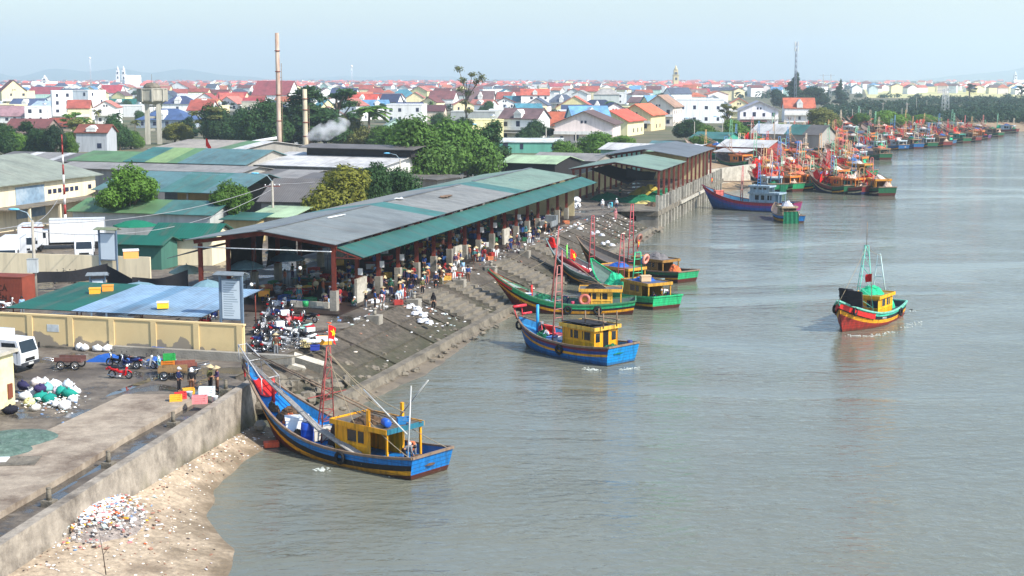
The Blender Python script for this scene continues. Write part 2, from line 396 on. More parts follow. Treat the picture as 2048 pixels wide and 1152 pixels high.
# far muddy river bank where the fleet is drawn up ---------------------------
bank=shore[9:]
mb=MB(); o=[]
for i,p in enumerate(bank):
    d=Vector((1.0,-0.75)).normalized() if i<6 else Vector((0.5,-1)).normalized()
    wd=[0,7,15,22][0:]
    for k,(q,z) in enumerate(((0,0.003),(9,-1.1),(22,-2.6),(34,-3.4))):
        a=p+d*q*(0.5 if i==0 else 1); o.append((a.x,a.y,z))
mb.add(o,[(i*4+k,(i+1)*4+k,(i+1)*4+k+1,i*4+k+1) for i in range(len(bank)-1) for k in range(3)],0,True)
BANKOB=mb.build('mud_bank',MUDBANK); BANKOB['kind']='structure'
# seawall --------------------------------------------------------------------
def runner(pts,ht,wd,zb,name,m,label,cat,zi=-0.3):
    """wall along a polyline of uv points, outer face towards the water"""
    rt=None
    mb=MB(); ring=[]
    for i,(u,v) in enumerate(pts):
        a=Vector(pts[max(i-1,0)]);b=Vector(pts[min(i+1,len(pts)-1)]); t=(b-a).normalized(); nrm=Vector((-t.y,t.x))  # in (u,v)
        if nrm.y<0: nrm=-nrm
        q=Vector((u,v))
        zb_=zb[i] if isinstance(zb,list) else zb
        for (off,z) in ((-wd/2,zi),(-wd/2,ht),(wd/2,ht),(wd/2+0.25,zb_)):
            p=q+nrm*off; ring.append(W(p.x,p.y,z))
    n=len(pts)
    fs=[(i*4+k,i*4+k+1,(i+1)*4+k+1,(i+1)*4+k) for i in range(n-1) for k in range(3)]+[(0,1,2,3),((n-1)*4+3,(n-1)*4+2,(n-1)*4+1,(n-1)*4)]
    mb.add(ring,fs)
    o=mb.build(name,m); return tag(o,label,cat)
sw=[(20,-33.6),(30,-34.8),(40,-36),(46,-36.7),(51.8,-37.35),(57.5,-38.1),(63.4,-38.9),(70.7,-39.8),(78.2,-40.8),(85.2,-41.8)]
runner(sw,0.32,0.55,[-1.1,-1.1,-1.1,-1.2,-1.3,-1.4,-1.6,-1.9,-2.4,-2.9],'seawall',seawall_mat,'stained concrete seawall with mooring posts above the shell beach','seawall')
runner([(88,-38.6),(100,-38.35),(115,-38.3),(140,-38.2),(170,-38.2),(213,-38.2)],-2.05,0.7,-3.2,'toe_kerb',concrete_old,'long low concrete kerb along the foot of the sloping bank','kerb',-2.7)
# mooring posts on the seawall and promenade edge
post_lab=['stub concrete mooring post nearest the rubbish heap','concrete mooring post above the middle of the beach','concrete mooring post beside the rain puddles on the seawall','mooring post beside the women sorting crates']
for k,(u,v) in enumerate([(57.8,-38.9),(64.6,-39.85),(73.5,-41.0),(82.5,-42.2)]):
    mb=MB(); mb.prism([(-.3,-.26),(.3,-.26),(.3,.26),(-.3,.26)],0,0.3); mb.tube([(0,0,.3),(0,0,.85)],[.13,.11],10); mb.lathe([(0.12,.85),(.12,.88),(0,.9)],10)
    tag(mb.build('mooring_post',concrete_old,None,W(u,v,.004),-AX),post_lab[k],'mooring post','mooring posts on the seawall')
for k,(u,v) in enumerate([(112.5,-43.6),(121.8,-43.4),(135,-43.3),(145.5,-43.2),(160,-43.4),(174,-43.4)]):
    mb=MB(); mb.box(-.55,.55,-.5,.5,-1.5,.28); mb.tube([(0,0,.28),(0,0,.75)],[.17,.15],10); mb.lathe([(0.22,.75),(.22,.85),(0,.88)],10)
    tag(mb.build('mooring_block',concrete,None,W(u,v,0),-AX),'concrete mooring block on the promenade edge, '+['closest to the parked bicycles','by the white sacks spilled on the slope','beside the steps of the dark red boat','above the bow of the dark red boat','near the man in blue overalls','nearest the grey cart'][k],'mooring block','mooring blocks on the promenade edge')
# steps let into the slope
for k,(u0,u1) in enumerate([(124.5,130.2),(132.5,137.5),(148.5,154.5),(165,170)]):
    mb=MB()
    for s_ in range(9):
        t0=s_/9; t1=(s_+1)/9
        mb.box(-(u1-u0)/2,(u1-u0)/2,-6.0*t1,-6.0*t0-.002,-3.0,-2.5*t0+0.10)
    # local x along u, local -y along +v
    o=mb.build('stone_steps',concrete_old,None,W((u0+u1)/2,-44.2,0),PI/2-AX)
    tag(o,'worn concrete steps down the sloping bank '+['left of the dark red bow','just behind the dark red bow','below the man in blue overalls','under the boats with red lattice masts'][k],'steps','steps down the sloping bank')
# raised slab, kerb step and puddles in the foreground -----------------------
sl=[P(0,905,.3),P(250,788,.3),P(372,790,.3),P(385,800,.3),P(250,875,.3),P(150,938,.3),P(-60,1060,.3),P(-160,1000,.3)]
mb=MB(); c=sl[0].copy(); mb.prism([(p.x-c.x,p.y-c.y) for p in sl],0.0,0.32)
slab_m=mat('pale_concrete_slab',(158,144,126),0.88,0.25,1.6,stain=(96,80,66),stain_amt=0.85,stain_scale=0.3,bump=0.4)
tag(mb.build('concrete_slab',slab_m,None,(c.x,c.y,0.0)),'raised pale concrete slab between rubbish bags and seawall','slab')
puddle_m=mat('puddle_water',(70,66,60),0.03,0.05,1,spec=0.6)
for k,(px,py,a,b_) in enumerate([(270,880,2.6,.8),(310,850,2.2,.7),(355,832,2.4,.9),(385,800,2.0,.9),(195,945,1.6,.7),(130,985,1.3,.5),(405,770,1.8,.5),(290,770,3.2,.5)]):
    p=P(px,py); ol=[]
    for j in range(20):
        t=2*PI*j/20; e=1+.35*noise.noise(Vector((math.cos(t)*1.4,math.sin(t)*1.4,k*3.1)))
        q=U2*(math.cos(t)*a*e*1.35)+V2*(math.sin(t)*b_*e*.62-.55); ol.append((p.x+q.x,p.y+q.y,0.004))
    MB().add(ol,[tuple(range(20))]).build('puddle_water',puddle_m)['kind']='structure'
# ================================================================= quayside buildings
steel_red=mat('rusty_red_steel',(122,52,38),0.7,0.25,4,stain=(70,36,28),stain_amt=0.7,stain_scale=1.2)
white_paint=paint((226,228,226)); black_cloth=mat('black_shade_net',(34,34,38),0.95,0.2,3)
def tin(nm,rgb,ax='Y',st=0.3):
    """ribbed sheet: faded panels, rust and dirt running down the slope"""
    k='tin_'+nm
    if k in MATS: return MATS[k]
    m=mat(k,rgb,0.6,0.16,0.9,stain=tuple(int(x*.6+10) for x in rgb),stain_amt=0.65,stain_scale=0.22,stripes=(ax,1.0,st))
    nt=m.node_tree;n=nt.nodes;l=nt.links;b=n['Principled BSDF']; src=b.inputs['Base Color'].links[0].from_socket
    tc=n.new('ShaderNodeTexCoord'); mp=n.new('ShaderNodeMapping'); mp.inputs['Scale'].default_value=(.12,1.4,.12) if ax=='Y' else (1.4,.12,.12); l.new(tc.outputs['Object'],mp.inputs['Vector'])
    nz=n.new('ShaderNodeTexNoise'); nz.inputs['Scale'].default_value=1.0; nz.inputs['Detail'].default_value=7; nz.inputs['Roughness'].default_value=.7; l.new(mp.outputs['Vector'],nz.inputs['Vector'])
    r=n.new('ShaderNodeMapRange'); r.inputs['From Min'].default_value=.52; r.inputs['From Max'].default_value=.72; r.inputs['To Max'].default_value=.55; l.new(nz.outputs['Fac'],r.inputs['Value'])
    mx=n.new('ShaderNodeMix'); mx.data_type='RGBA'; l.new(r.outputs['Result'],mx.inputs['Factor']); l.new(src,mx.inputs['A']); mx.inputs['B'].default_value=lin((104,92,80))+(1,)
    # sheet by sheet fading
    br=n.new('ShaderNodeTexBrick'); br.inputs['Scale'].default_value=.32; br.inputs['Mortar Size'].default_value=.004; br.inputs['Color1'].default_value=(.82,.82,.82,1); br.inputs['Color2'].default_value=(1.08,1.08,1.08,1); br.inputs['Mortar'].default_value=(.6,.6,.6,1); l.new(tc.outputs['Object'],br.inputs['Vector'])
    m2=n.new('ShaderNodeMix'); m2.data_type='RGBA'; m2.blend_type='MULTIPLY'; m2.inputs['Factor'].default_value=.4; l.new(mx.outputs['Result'],m2.inputs['A']); l.new(br.outputs['Color'],m2.inputs['B'])
    l.new(m2.outputs['Result'],b.inputs['Base Color']); return m
TIN_GREY=tin('grey',(128,134,132)); TIN_BEIGE=tin('beige_grey',(142,142,136)); TIN_SAGE=tin('sage',(128,152,134)); TIN_TEAL=tin('teal',(66,122,116))
TIN_SKIRT=tin('sea_green',(52,106,98)); TIN_BLUE=tin('pale_blue',(142,172,196),'X'); TIN_GREEN=tin('dark_green',(22,100,82),'X'); TIN_DGREY=tin('slate',(112,118,122))
TIN_BLUE2=tin('mid_blue',(112,150,178),'X')
def uvroot(name,label,cat,u,v,group=None,z=0.0):
    r=thing(name,label,cat,W(u,v,z),-AX,group)
    L=lambda uu,vv,zz=0.0:(vv-v,uu-u,zz-z)      # local x across, local y along
    return r,L
# ---- fish market hall
r,L=uvroot('fish_market_hall','long open fish market hall with grey roof, teal strips and sea green lean-to','market hall',114.4,-48)
HU0,HU1=113.4,203.5
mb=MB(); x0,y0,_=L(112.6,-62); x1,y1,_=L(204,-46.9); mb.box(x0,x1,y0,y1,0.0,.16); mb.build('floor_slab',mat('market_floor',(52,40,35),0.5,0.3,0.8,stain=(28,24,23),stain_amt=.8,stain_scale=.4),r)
def zroof(v):
    return 7.0-(abs(v+54.4))*(0.98/6.9)
bands=[(HU0,139.5,TIN_GREY),(139.5,143.6,TIN_TEAL),(143.6,170,TIN_BEIGE),(170,175,TIN_TEAL),(175,HU1,TIN_SAGE)]
for side,(va,vb) in enumerate(((-54.4,-47.4),(-54.4,-61.6))):
    mb=MB()
    for k,(a,b,_m) in enumerate(bands):
        pts=[L(a,va,zroof(va)),L(b,va,zroof(va)),L(b,vb,zroof(vb)),L(a,vb,zroof(vb))]
        mb.slab(pts,.06,k,5)
    mb.build('roof_slope',[x[2] for x in bands]+[TIN_DGREY],r)
mb=MB()
for a,b in ((HU0-.02,139),(144,169.6),(175.4,HU1)):
    mb.bar(L(a,-54.4,7.04),L(b,-54.4,7.04),.5,.05)
mb.build('ridge_cap',TIN_DGREY,r)
mb=MB(); mb.slab([L(HU0+1.2,-47.75,5.62),L(HU1+4,-47.75,5.62),L(HU1+4,-45.35,4.82),L(HU0+1.2,-45.35,4.82)],.05,0); mb.build('lean_to_roof',[TIN_SKIRT],r)
mb=MB(); mb.slab([L(HU0+3,-61.2,5.0),L(HU0+60,-61.2,5.0),L(HU0+60,-65,3.9),L(HU0+3,-65,3.9)],.05,0); mb.build('rear_lean_to_roof',[TIN_DGREY],r)
stub_prof=concrete
ncol=17
for k in range(ncol):
    u=114.4+5.3*k
    for v in (-48,-60.6):
        c=MB(); x,y,_=L(u,v)
        c.box(x-.17,x+.17,y-.14,y-.11,1.5,5.6); c.box(x-.17,x+.17,y+.11,y+.14,1.5,5.6); c.box(x-.02,x+.02,y-.109,y+.109,1.5,5.6)
        co_=c.build('column',steel_red,r)
        s_=MB(); hh=1.75 if k%3 else 1.9
        s_.box(x-.3,x+.3,y-.3,y+.3,.161,hh); s_.build('concrete_stub',stub_prof,co_)
    rf=MB()
    for va,vb in ((-54.4,-47.7),(-54.4,-61.2)):
        rf.bar(L(u,va,zroof(va)-.35),L(u,vb,zroof(vb)-.32),.16,.34)
    rf.build('rafter',steel_red,r)
    br=MB(); br.bar(L(u,-47.8,4.75),L(u,-45.5,4.72),.07); br.bar(L(u,-47.8,5.45),L(u,-45.5,4.75),.08); br.bar(L(u,-46.7,4.74),L(u,-46.7,5.1),.05); br.bar(L(u,-47.2,4.74),L(u,-46.7,5.05),.04)
    br.build('bracket',steel_red,r)
mb=MB(); mb.tube([L(113.7,-47.9,5.35),L(113.7,-60.9,5.35)],.05,6); mb.build('tie_pipe',white_paint,r)
for k,u in enumerate((118.2,146.5,165.5)):
    mb=MB(); x,y,_=L(u,-47.75); mb.box(x-.12,x+.12,y+.5,y+2.9,.161,2.3 if k==0 else 2.0); mb.build('stall_wall',concrete_light,r)
paper=mat('paper',(236,236,236),0.8,.03)
for k,u in enumerate((119.5,124.9,130.3,156.8,162.1,172.7)):
    x,y,_=L(u,-47.62); MB().box(x-.22,x+.22,y-.01,y+.02,2.6,3.2).build('paper_notice',paper,r)
bulb=mat('lamp_glass',(250,250,240),0.2,0)
for (u,v,z) in ((113.2,-50.6,3.9),(112.6,-54.9,2.4)):
    mb=MB(); mb.tube([L(113.6,v,6.0),L(u,v,z)],.02,5,1); mb.ball(L(u,v,z),.17,0,8); mb.build('hanging_lamp',[bulb,black_cloth],r)
mb=MB(); x0,y0,_=L(204.0,-61.5); mb.box(x0,x0+13.5,y0,y0+.15,.161,5.3); mb.build('end_wall',mat('cream_wall',(214,200,156),.9,.1,1,stain=(150,136,110),stain_amt=.5),r)
for u in range(121,200,8):  # added black sheets along the rear side, blocking light to darken the hall
    mb=MB(); mb.grid(L(u,-61.1,5.3),L(u+7.4,-61.1,5.3),L(u,-61.3,1.6),L(u+7.4,-61.2,1.9),8,5,lambda a,b:(.2*math.sin(a*9+b*3),0,-.2*math.sin(a*PI)*(1-b)),0); mb.build('shade_net_or_light_block',black_cloth,r)
# scraps lying on the roof
for k,(u,v,l_,m,lab) in enumerate([(126,-53.4,3.6,white_paint,'long white pipe lying along the hall roof ridge'),(146.5,-54.0,1.2,white_paint,'crumpled white sheet on the ridge beside the first teal strip'),(154,-51.5,3.4,mat('rusty_sheet',(120,96,74),.8,.4,3),'torn rusty roofing sheet on the beige roof section')]):
    mb=MB()
    if k==0: mb.tube([(0,0,.1),(.3,l_,.1)],.07,6)
    else: mb.grid((-.4,0,.05),(.4,0,.05),(-.5,l_,.05),(.4,l_,.05),4,8,lambda a,b:(0,0,.25*noise.noise(Vector((a*4,b*6,k)))+.08))
    tag(mb.build('roof_scrap',m,None,W(u,v,zroof(v)),-AX),lab,'scrap')
# ---- net shed on the piled pier
r,L=uvroot('net_shed','open steel net shed with green and grey gabled roofs on the concrete pier','shed',228,-39.8)
mb=MB()
def gable(mb,L,u0,u1,va,vr,vb,ze,zr,t,m0,ms):
    mb.slab([L(u0,vr,zr),L(u1,vr,zr),L(u1,va,ze),L(u0,va,ze)],t,m0,ms)
    mb.slab([L(u1,vr,zr),L(u0,vr,zr),L(u0,vb,ze),L(u1,vb,ze)],t,m0,ms)
gable(mb,L,227,253,-39.4,-46.8,-54.4,5.5,6.7,.08,0,1); mb.build('green_roof',[TIN_SAGE,TIN_DGREY],r)
mb=MB(); gable(mb,L,253.6,288,-39.2,-47,-56,6.2,7.5,.08,0,1); mb.build('grey_roof',[TIN_DGREY,TIN_DGREY],r)
for k in range(13):
    u=228+k*4.9
    for v in (-39.9,-53.8):
        mb=MB(); x,y,_=L(u,v); top=(5.35 if u<253 else 6.05); mb.box(x-.16,x+.16,y-.16,y+.16,0.0,top); mb.build('column',steel_red,r)
    ze,zr=(5.3,6.5) if u<253 else (6.0,7.3)
    mb=MB(); mb.bar(L(u,-39.6,ze),L(u,-46.8,zr),.14,.3); mb.bar(L(u,-54.2,ze),L(u,-46.8,zr),.14,.3); mb.build('rafter',steel_red,r)
mb=MB(); mb.grid(L(229,-51.5,5.4),L(229,-45,3.0),L(238,-50,5.6),L(238,-43,4.6),8,8,lambda a,b:(0,0,-1.1*math.sin(a*PI)*math.sin(b*PI*.9))); mb.build('shade_net_or_light_block',black_cloth,r)
mb=MB(); mb.grid(L(232,-46,5.6),L(232,-41,4.9),L(232.4,-46,3.9),L(232.4,-41.5,3.6),8,4,lambda a,b:(0,.5*math.sin(a*PI),-.3*math.sin(a*PI))); mb.build('shade_net_or_light_block',black_cloth,r)
mb=MB(); x,y,_=L(287,-54); mb.box(x,x+13.6,y,y+.2,0,5.4); mb.build('end_wall',MATS['cream_wall'],r)
mb=MB(); x,y,_=L(229,-55.6); mb.box(x,x+.2,y,y+57,0,3.8); mb.build('side_wall',MATS['cream_wall'],r)
# ---- piled concrete pier
r,L=uvroot('concrete_pier','weathered concrete pier on piles with a row of stubby posts along its edge','pier',216,-38)
mb=MB(); x,y,_=L(216,-43.5); mb.box(x,x+5.7,y,y+75,-.75,.012); mb.build('deck',concrete_old,r)
mb=MB(); x,y,_=L(216,-41.2); mb.prism([(x+.0,y+.2),(x+3.1,y+.2),(x+3.1,y+1.6),(x,y+1.6)],-2.7,-.752); mb.build('pier_head',concrete,r)
for k in range(25):
    u=216.4+k*3.0
    mb=MB(); x,y,_=L(u,-38.05); mb.box(x-.2,x+.24,y-.22,y+.22,-4.2,2.1 if u>217 else 2.4); mb.build('pile',concrete_light if k%4 else concrete,r)
mb=MB(); x,y,_=L(236,-37.8); mb.box(x+.05,x+.35,y,y+28,-.55,-.1); mb.build('fender_beam',concrete_light,r)
# ---- concrete yard wall with pilasters
yel=mat('ochre_render',(222,196,144),0.9,0.1,0.8,stain=(190,160,112),stain_amt=0.4,stain_scale=.4)
def yellow_wall_mat():
    m=yel.copy(); m.name='ochre_render_peeling'; nt=m.node_tree;n=nt.nodes;l=nt.links;b=n['Principled BSDF']
    src=b.inputs['Base Color'].links[0].from_socket
    tc=n.new('ShaderNodeTexCoord'); sx=n.new('ShaderNodeSeparateXYZ'); l.new(tc.outputs['Object'],sx.inputs[0])
    nz=n.new('ShaderNodeTexNoise'); nz.inputs['Scale'].default_value=.55; nz.inputs['Detail'].default_value=7; l.new(tc.outputs['Object'],nz.inputs['Vector'])
    ma=n.new('ShaderNodeMath'); ma.operation='MULTIPLY_ADD'; l.new(nz.outputs['Fac'],ma.inputs[0]); ma.inputs[1].default_value=3.6; ma.inputs[2].default_value=-1.15
    sb=n.new('ShaderNodeMath'); sb.operation='SUBTRACT'; l.new(ma.outputs[0],sb.inputs[0]); l.new(sx.outputs['Z'],sb.inputs[1])
    mr=n.new('ShaderNodeMapRange'); mr.inputs['From Min'].default_value=-.03; mr.inputs['From Max'].default_value=.05; l.new(sb.outputs[0],mr.inputs['Value'])
    mx=n.new('ShaderNodeMix'); mx.data_type='RGBA'; l.new(mr.outputs['Result'],mx.inputs['Factor']); l.new(src,mx.inputs['A']); mx.inputs['B'].default_value=lin((150,138,120))+(1,)
    l.new(mx.outputs['Result'],b.inputs['Base Color']); return m
yelp=yellow_wall_mat()
r,L=uvroot('yard_wall','ochre rendered yard wall with pilasters and peeling grey patches','wall',93.6,-46.3)
wl=-66.5
mb=MB(); x,y,_=L(93.5,wl); mb.box(x,0,y,y+.22,0,2.35); mb.build('wall_panel',yelp,r)
mb=MB(); mb.box(x-.05,.05,y-.06,y+.3,2.352,2.47); mb.build('coping',yel,r)
for k in range(7):
    xx=-.3-k*3.45; mb=MB(); mb.box(xx-.22,xx+.22,y-.07,y-.002,0,2.35); mb.build('pilaster',yel,r)
mb=MB(); mb.box(x,0.0,y-.35,y-.13,0,.18); mb.build('plinth',concrete_old,r)
mb=MB(); mb.box(x+4.1,x+5.1,y-.02,y-.003,1.2,1.75); mb.build('faded_poster',mat('faded_poster',(190,196,196),.9,.2,3),r)
# low side retaining strip right of the wall
mb=MB(); mb.box(0,14.2,0,.5,0,.62); tag(mb.build('retaining_strip',concrete,None,W(92.2,-56.2,0),-AX),'low concrete ledge at the foot of the ochre wall','ledge')
# ---- bicycle shed behind the wall
r,L=uvroot('parking_shed','low parking shed with dark green and pale blue sheet roof behind the ochre wall','shed',94.2,-64.8)
zz=lambda u:2.75+(u-94.2)*.06
bd=[(-65.4,-62.9,TIN_GREEN),(-62.9,-61.9,TIN_TEAL),(-61.9,-59.9,TIN_GREEN),(-59.9,-56.7,TIN_BLUE),(-56.7,-55.0,TIN_BLUE2),(-55.0,-49.0,TIN_BLUE)]
bd=[(-66.3,-60.7,TIN_GREEN),(-60.7,-57.4,TIN_BLUE),(-57.4,-56.0,TIN_BLUE2),(-56.0,-49.9,TIN_BLUE)]
mb=MB()
for k,(a,b,m) in enumerate(bd):
    mb.slab([L(94.1,a,zz(94.1)),L(94.1,b,zz(94.1)),L(104.2,b,zz(104.2)),L(104.2,a,zz(104.2))],.05,k,4)
mb.build('sheet_roof',[x[2] for x in bd]+[black_cloth],r)
for (u,v) in [(94.6,-66),(94.6,-60.5),(94.6,-55),(94.6,-50.3),(103.8,-66),(103.8,-60.5),(103.8,-55),(103.8,-50.3)]:
    mb=MB(); mb.tube([L(u,v,0),L(u,v,zz(u)-.06)],.05,6); mb.build('post',steel_red,r)
# ---- roadside notice boards
def board(u,v,z0,w_,h_,label,rz=0,lines=True,roofc=(120,128,132)):
    r=thing('notice_board',label,'notice board',W(u,v,0),-AX+rz,'roofed notice boards')
    st=paint((110,130,150)); wh=mat('board_white',(206,218,226),.5,.04,.8)
    for s_ in (-1,1):
        mb=MB(); mb.box(s_*w_/2-.07,s_*w_/2+.07,-.08,.08,0,z0+h_+.35); mb.build('post',st,r)
    mb=MB(); mb.box(-w_/2+.07,w_/2-.07,-.05,.05,z0,z0+h_); f=mb.build('panel',st,r)
    mb=MB(); mb.box(-w_/2+.17,w_/2-.17,-.07,-.052,z0+.1,z0+h_-.1); p=mb.build('sheet',wh,f)
    if lines:
        mb=MB(); rr=random.Random(int(u*10)); y=z0+h_-.3; ink=mat('grey_ink',(150,166,178),.8,.1)
        mb.box(-w_*.22,w_*.22,-.078,-.0705,y-.02,y+.06)
        while y>z0+.45:
            y-=.17; mb.box(-w_/2+.3,-w_/2+.3+(w_-.6)*rr.uniform(.6,1),-.078,-.0705,y,y+.05)
        mb.build('lettering',ink,p)
    mb=MB(); t=z0+h_+.35
    mb.slab([(-w_/2-.35,-.5,t),(w_/2+.35,-.5,t),(w_/2+.2,0,t+.22),(-w_/2-.2,0,t+.22)],.04); mb.slab([(w_/2+.35,.5,t),(-w_/2-.35,.5,t),(-w_/2-.2,0,t+.22),(w_/2+.2,0,t+.22)],.04)
    mb.build('roof_cap',paint(roofc),r)
    return r
board(94.9,-47.9,2.5,1.75,3.0,'tall white notice board with grey roof cap above the end of the ochre wall')
board(125.5,-76.5,2.2,1.9,2.7,'white notice board with olive roof cap in front of the green kiosk',lines=False,roofc=(120,128,100))
board(105.8,-65.6,1.4,1.2,2.0,'narrow white notice board with grey gable cap beside the blue-grey umbrella',rz=.5,lines=False)
board(131,-95.2,1.3,2.5,2.6,'wide white notice board behind the rusty container',lines=False)
# ---- small cream guardhouse at the left edge
HUTU,HUTV=76.2,-53.35
r,L=uvroot('guard_hut','small peeling cream hut with flat concrete roof','hut',HUTU,HUTV)
cream_p=mat('peeling_cream',(226,214,166),.9,.12,1.2,stain=(150,140,118),stain_amt=.6,stain_scale=.9)
MB().box(-6,0,-9,0,0,3.3).build('wall',cream_p,r)
MB().box(-6.3,.3,-9.3,.2,3.302,3.5).build('roof',concrete_light,r)
MB().box(.003,.05,-2.3,-1.8,2.1,2.6).build('window',black_cloth,r)
MB().box(.003,.12,-.75,-.35,0.5,1.4).build('meter_box',paint((130,70,50)),r)
# ================================================================= boats
YEL=(232,160,18); BLUE=(16,116,190); DBLUE=(20,72,140); GREEN=(38,172,110); DGREEN=(30,104,66); RED=(204,34,30); MAROON=(92,26,20); BLACK=(22,24,30); PINKRED=(178,84,84); TEAL=(86,200,178); ORANGE=(236,120,30); WOOD=(134,112,92); GREYB=(150,168,178); NAVY=(24,40,92); BRED=(150,50,40); PURPLE=(150,40,104)
wood=mat('weathered_wood',(128,108,88),.9,.25,3,stain=(70,58,48),stain_amt=.6,stain_scale=1.2)
tyre_m=mat('tyre_rubber',(26,26,28),.85,.2,4); rope_m=mat('old_rope',(150,136,112),.95,.2,8); netg=mat('green_net',(14,96,66),.95,.4,5,bump=.8,bscale=9); netb=mat('brown_net',(86,66,48),.95,.45,5,bump=.8,bscale=9)
nett=mat('turquoise_net',(40,178,128),.9,.35,4,bump=.8,bscale=7); white_p=mat('white_plastic',(228,230,232),.5,.06,2); black_i=mat('dark_opening',(16,16,18),.9,.1,2)
glassd=mat('dark_glass',(30,38,44),.12,.1,2,spec=.6)
redc=cloth((214,36,34)); yelc=cloth((246,206,40))
def plank(rgb): return mat('planks_%d_%d_%d'%rgb,rgb,.5,.14,2.2,stain=tuple(int(x*.5+10) for x in rgb),stain_amt=.7,stain_scale=1.3,streak=True)
class Hull:
    def __init__(h,L,B,hs,hm,hb,rake,strakes,bottom,transom,rail,deck,bul=.5,tw=.82,low=-.8,inner=None):
        h.__dict__.update(locals())
    def sheer(h,s):
        return h.hm+(h.hs-h.hm)*max(0,(.35-s)/.35)**2+(h.hb-h.hm)*max(0,(s-.35)/.65)**2.3
    def hw(h,s):
        if s<.42: return h.B/2*(h.tw+(1-h.tw)*math.sin(s/.42*PI/2))
        return h.B/2*max(0.02,(1-((s-.42)/.58)**2.4))
    def pt(h,s,z,side,inset=0.0):
        zt=h.sheer(s); d=max(0,(zt-z)/(zt-h.low)); bw=max(0,(s-.45)/.55)**1.6
        k=(1-bw)*(1-.1*d-.3*d**4)+bw*max(0.03,(1-d)**.85)
        x=h.L*s-h.rake*d*s**6+.5*d*(1-s)**8
        return Vector((x,side*max(.015,h.hw(s)*k-inset),z))
    def make(h,root,names=None):
        N=22; ss=[(i/N) for i in range(N+1)]
        cols=[c for _,c in h.strakes]+[h.bottom]; mats=[hullpaint(c) for c in cols]+[hullpaint(h.transom)]
        mb=MB(); nl=len(h.strakes)+3
        for side in (-1,1):
            V_=[]
            for s in ss:
                z=h.sheer(s); zs=[z]; bow=max(0,(s-.5)/.5)
                for t,_ in h.strakes: z-=t*(1+.35*bow); zs.append(z)
                zb=zs[-1]
                zs+=[zb+(h.low-zb)*.5,h.low]
                V_+= [h.pt(s,q,side) for q in zs]
            m=len(h.strakes)+3; o=len(mb.v); mb.v+= [tuple(p) for p in V_]
            for i in range(N):
                for k in range(m-1):
                    f=[o+i*m+k,o+(i+1)*m+k,o+(i+1)*m+k+1,o+i*m+k+1]
                    if side<0: f.reverse()
                    mb.f.append(f[::-1]); mb.m.append(min(k,len(h.strakes))); mb.sm.append(False)
        m=len(h.strakes)+3; half=(N+1)*m
        for k in range(m-1):
            mb.f.append([k,k+1,half+k+1,half+k]); mb.m.append((len(cols)) if k<len(h.strakes) else len(cols)-1); mb.sm.append(False)
        hull=mb.build('hull',mats,root)
        # deck and inner bulwark
        mb=MB(); o=[]
        for s in ss[:-1]+[.985]:
            zt=h.sheer(s); zd=zt-h.bul
            for (side,z,ins) in ((-1,zt,.06),(-1,zd,.09),(1,zd,.09),(1,zt,.06)):
                p=h.pt(s,z,side,ins); p.x=max(p.x,.1); o.append(p)
        mb.add(o,[(i*4+k,(i+1)*4+k,(i+1)*4+k+1,i*4+k+1) for i in range(N) for k in range(3)])
        mb.add([o[0],o[1],o[2],o[3]],[(0,1,2,3)])
        for q in range(N): mb.m[q*3]=1; mb.m[q*3+2]=1
        mb.build('deck',[paint(h.deck,dirt=.6),paint(h.inner or h.deck,dirt=.6)],root)
        mb=MB()
        for side in (-1,1):
            pts=[h.pt(s,h.sheer(s)+.03,side,-.03) for s in ss]
            for a,b in zip(pts[:-1],pts[1:]): mb.bar(a,b,.14,.14)
        a=h.pt(0,h.sheer(0)+.03,-1,-.03);b=h.pt(0,h.sheer(0)+.03,1,-.03); mb.bar(a,b,.14,.14)
        mb.build('rail',paint(h.rail,dirt=.6),root)
        return hull
    def deckz(h,s): return h.sheer(s)-h.bul
def tyre(mb,c,axis=(0,1,0),Rr=.32,r=.11): mb.torus(c,Rr,r,axis,14,6)
def lattice(root,name,base,top,w0,w1,rgb,steps=7,r=.045,three=False,axis=(0,1,0)):
    """tapered lattice mast between base and top"""
    base=Vector(base);top=Vector(top);ax=Vector(axis); mb=MB()
    L=[[base+ax*(w0/2),top+ax*(w1/2)],[base-ax*(w0/2),top-ax*(w1/2)]]
    fwd=Vector((ax.y,-ax.x,0))
    if three: L.append([base+fwd*w0*.9,top+fwd*w1*.5])
    for a,b in L: mb.tube([a,b],[r*1.2,r],6)
    for i in range(steps):
        t0=i/steps; t1=(i+1)/steps
        q=[a.lerp(b,t1) for a,b in L]; p=[a.lerp(b,t0) for a,b in L]
        mb.tube([q[0],q[1]],r*.75,5)
        if three:
            mb.tube([q[1],q[2]],r*.7,5); mb.tube([p[0],q[2]],r*.6,5)
        if i%2==0 and three: mb.tube([p[0],q[1]],r*.6,5)
    return mb.build(name,paint(rgb),root)
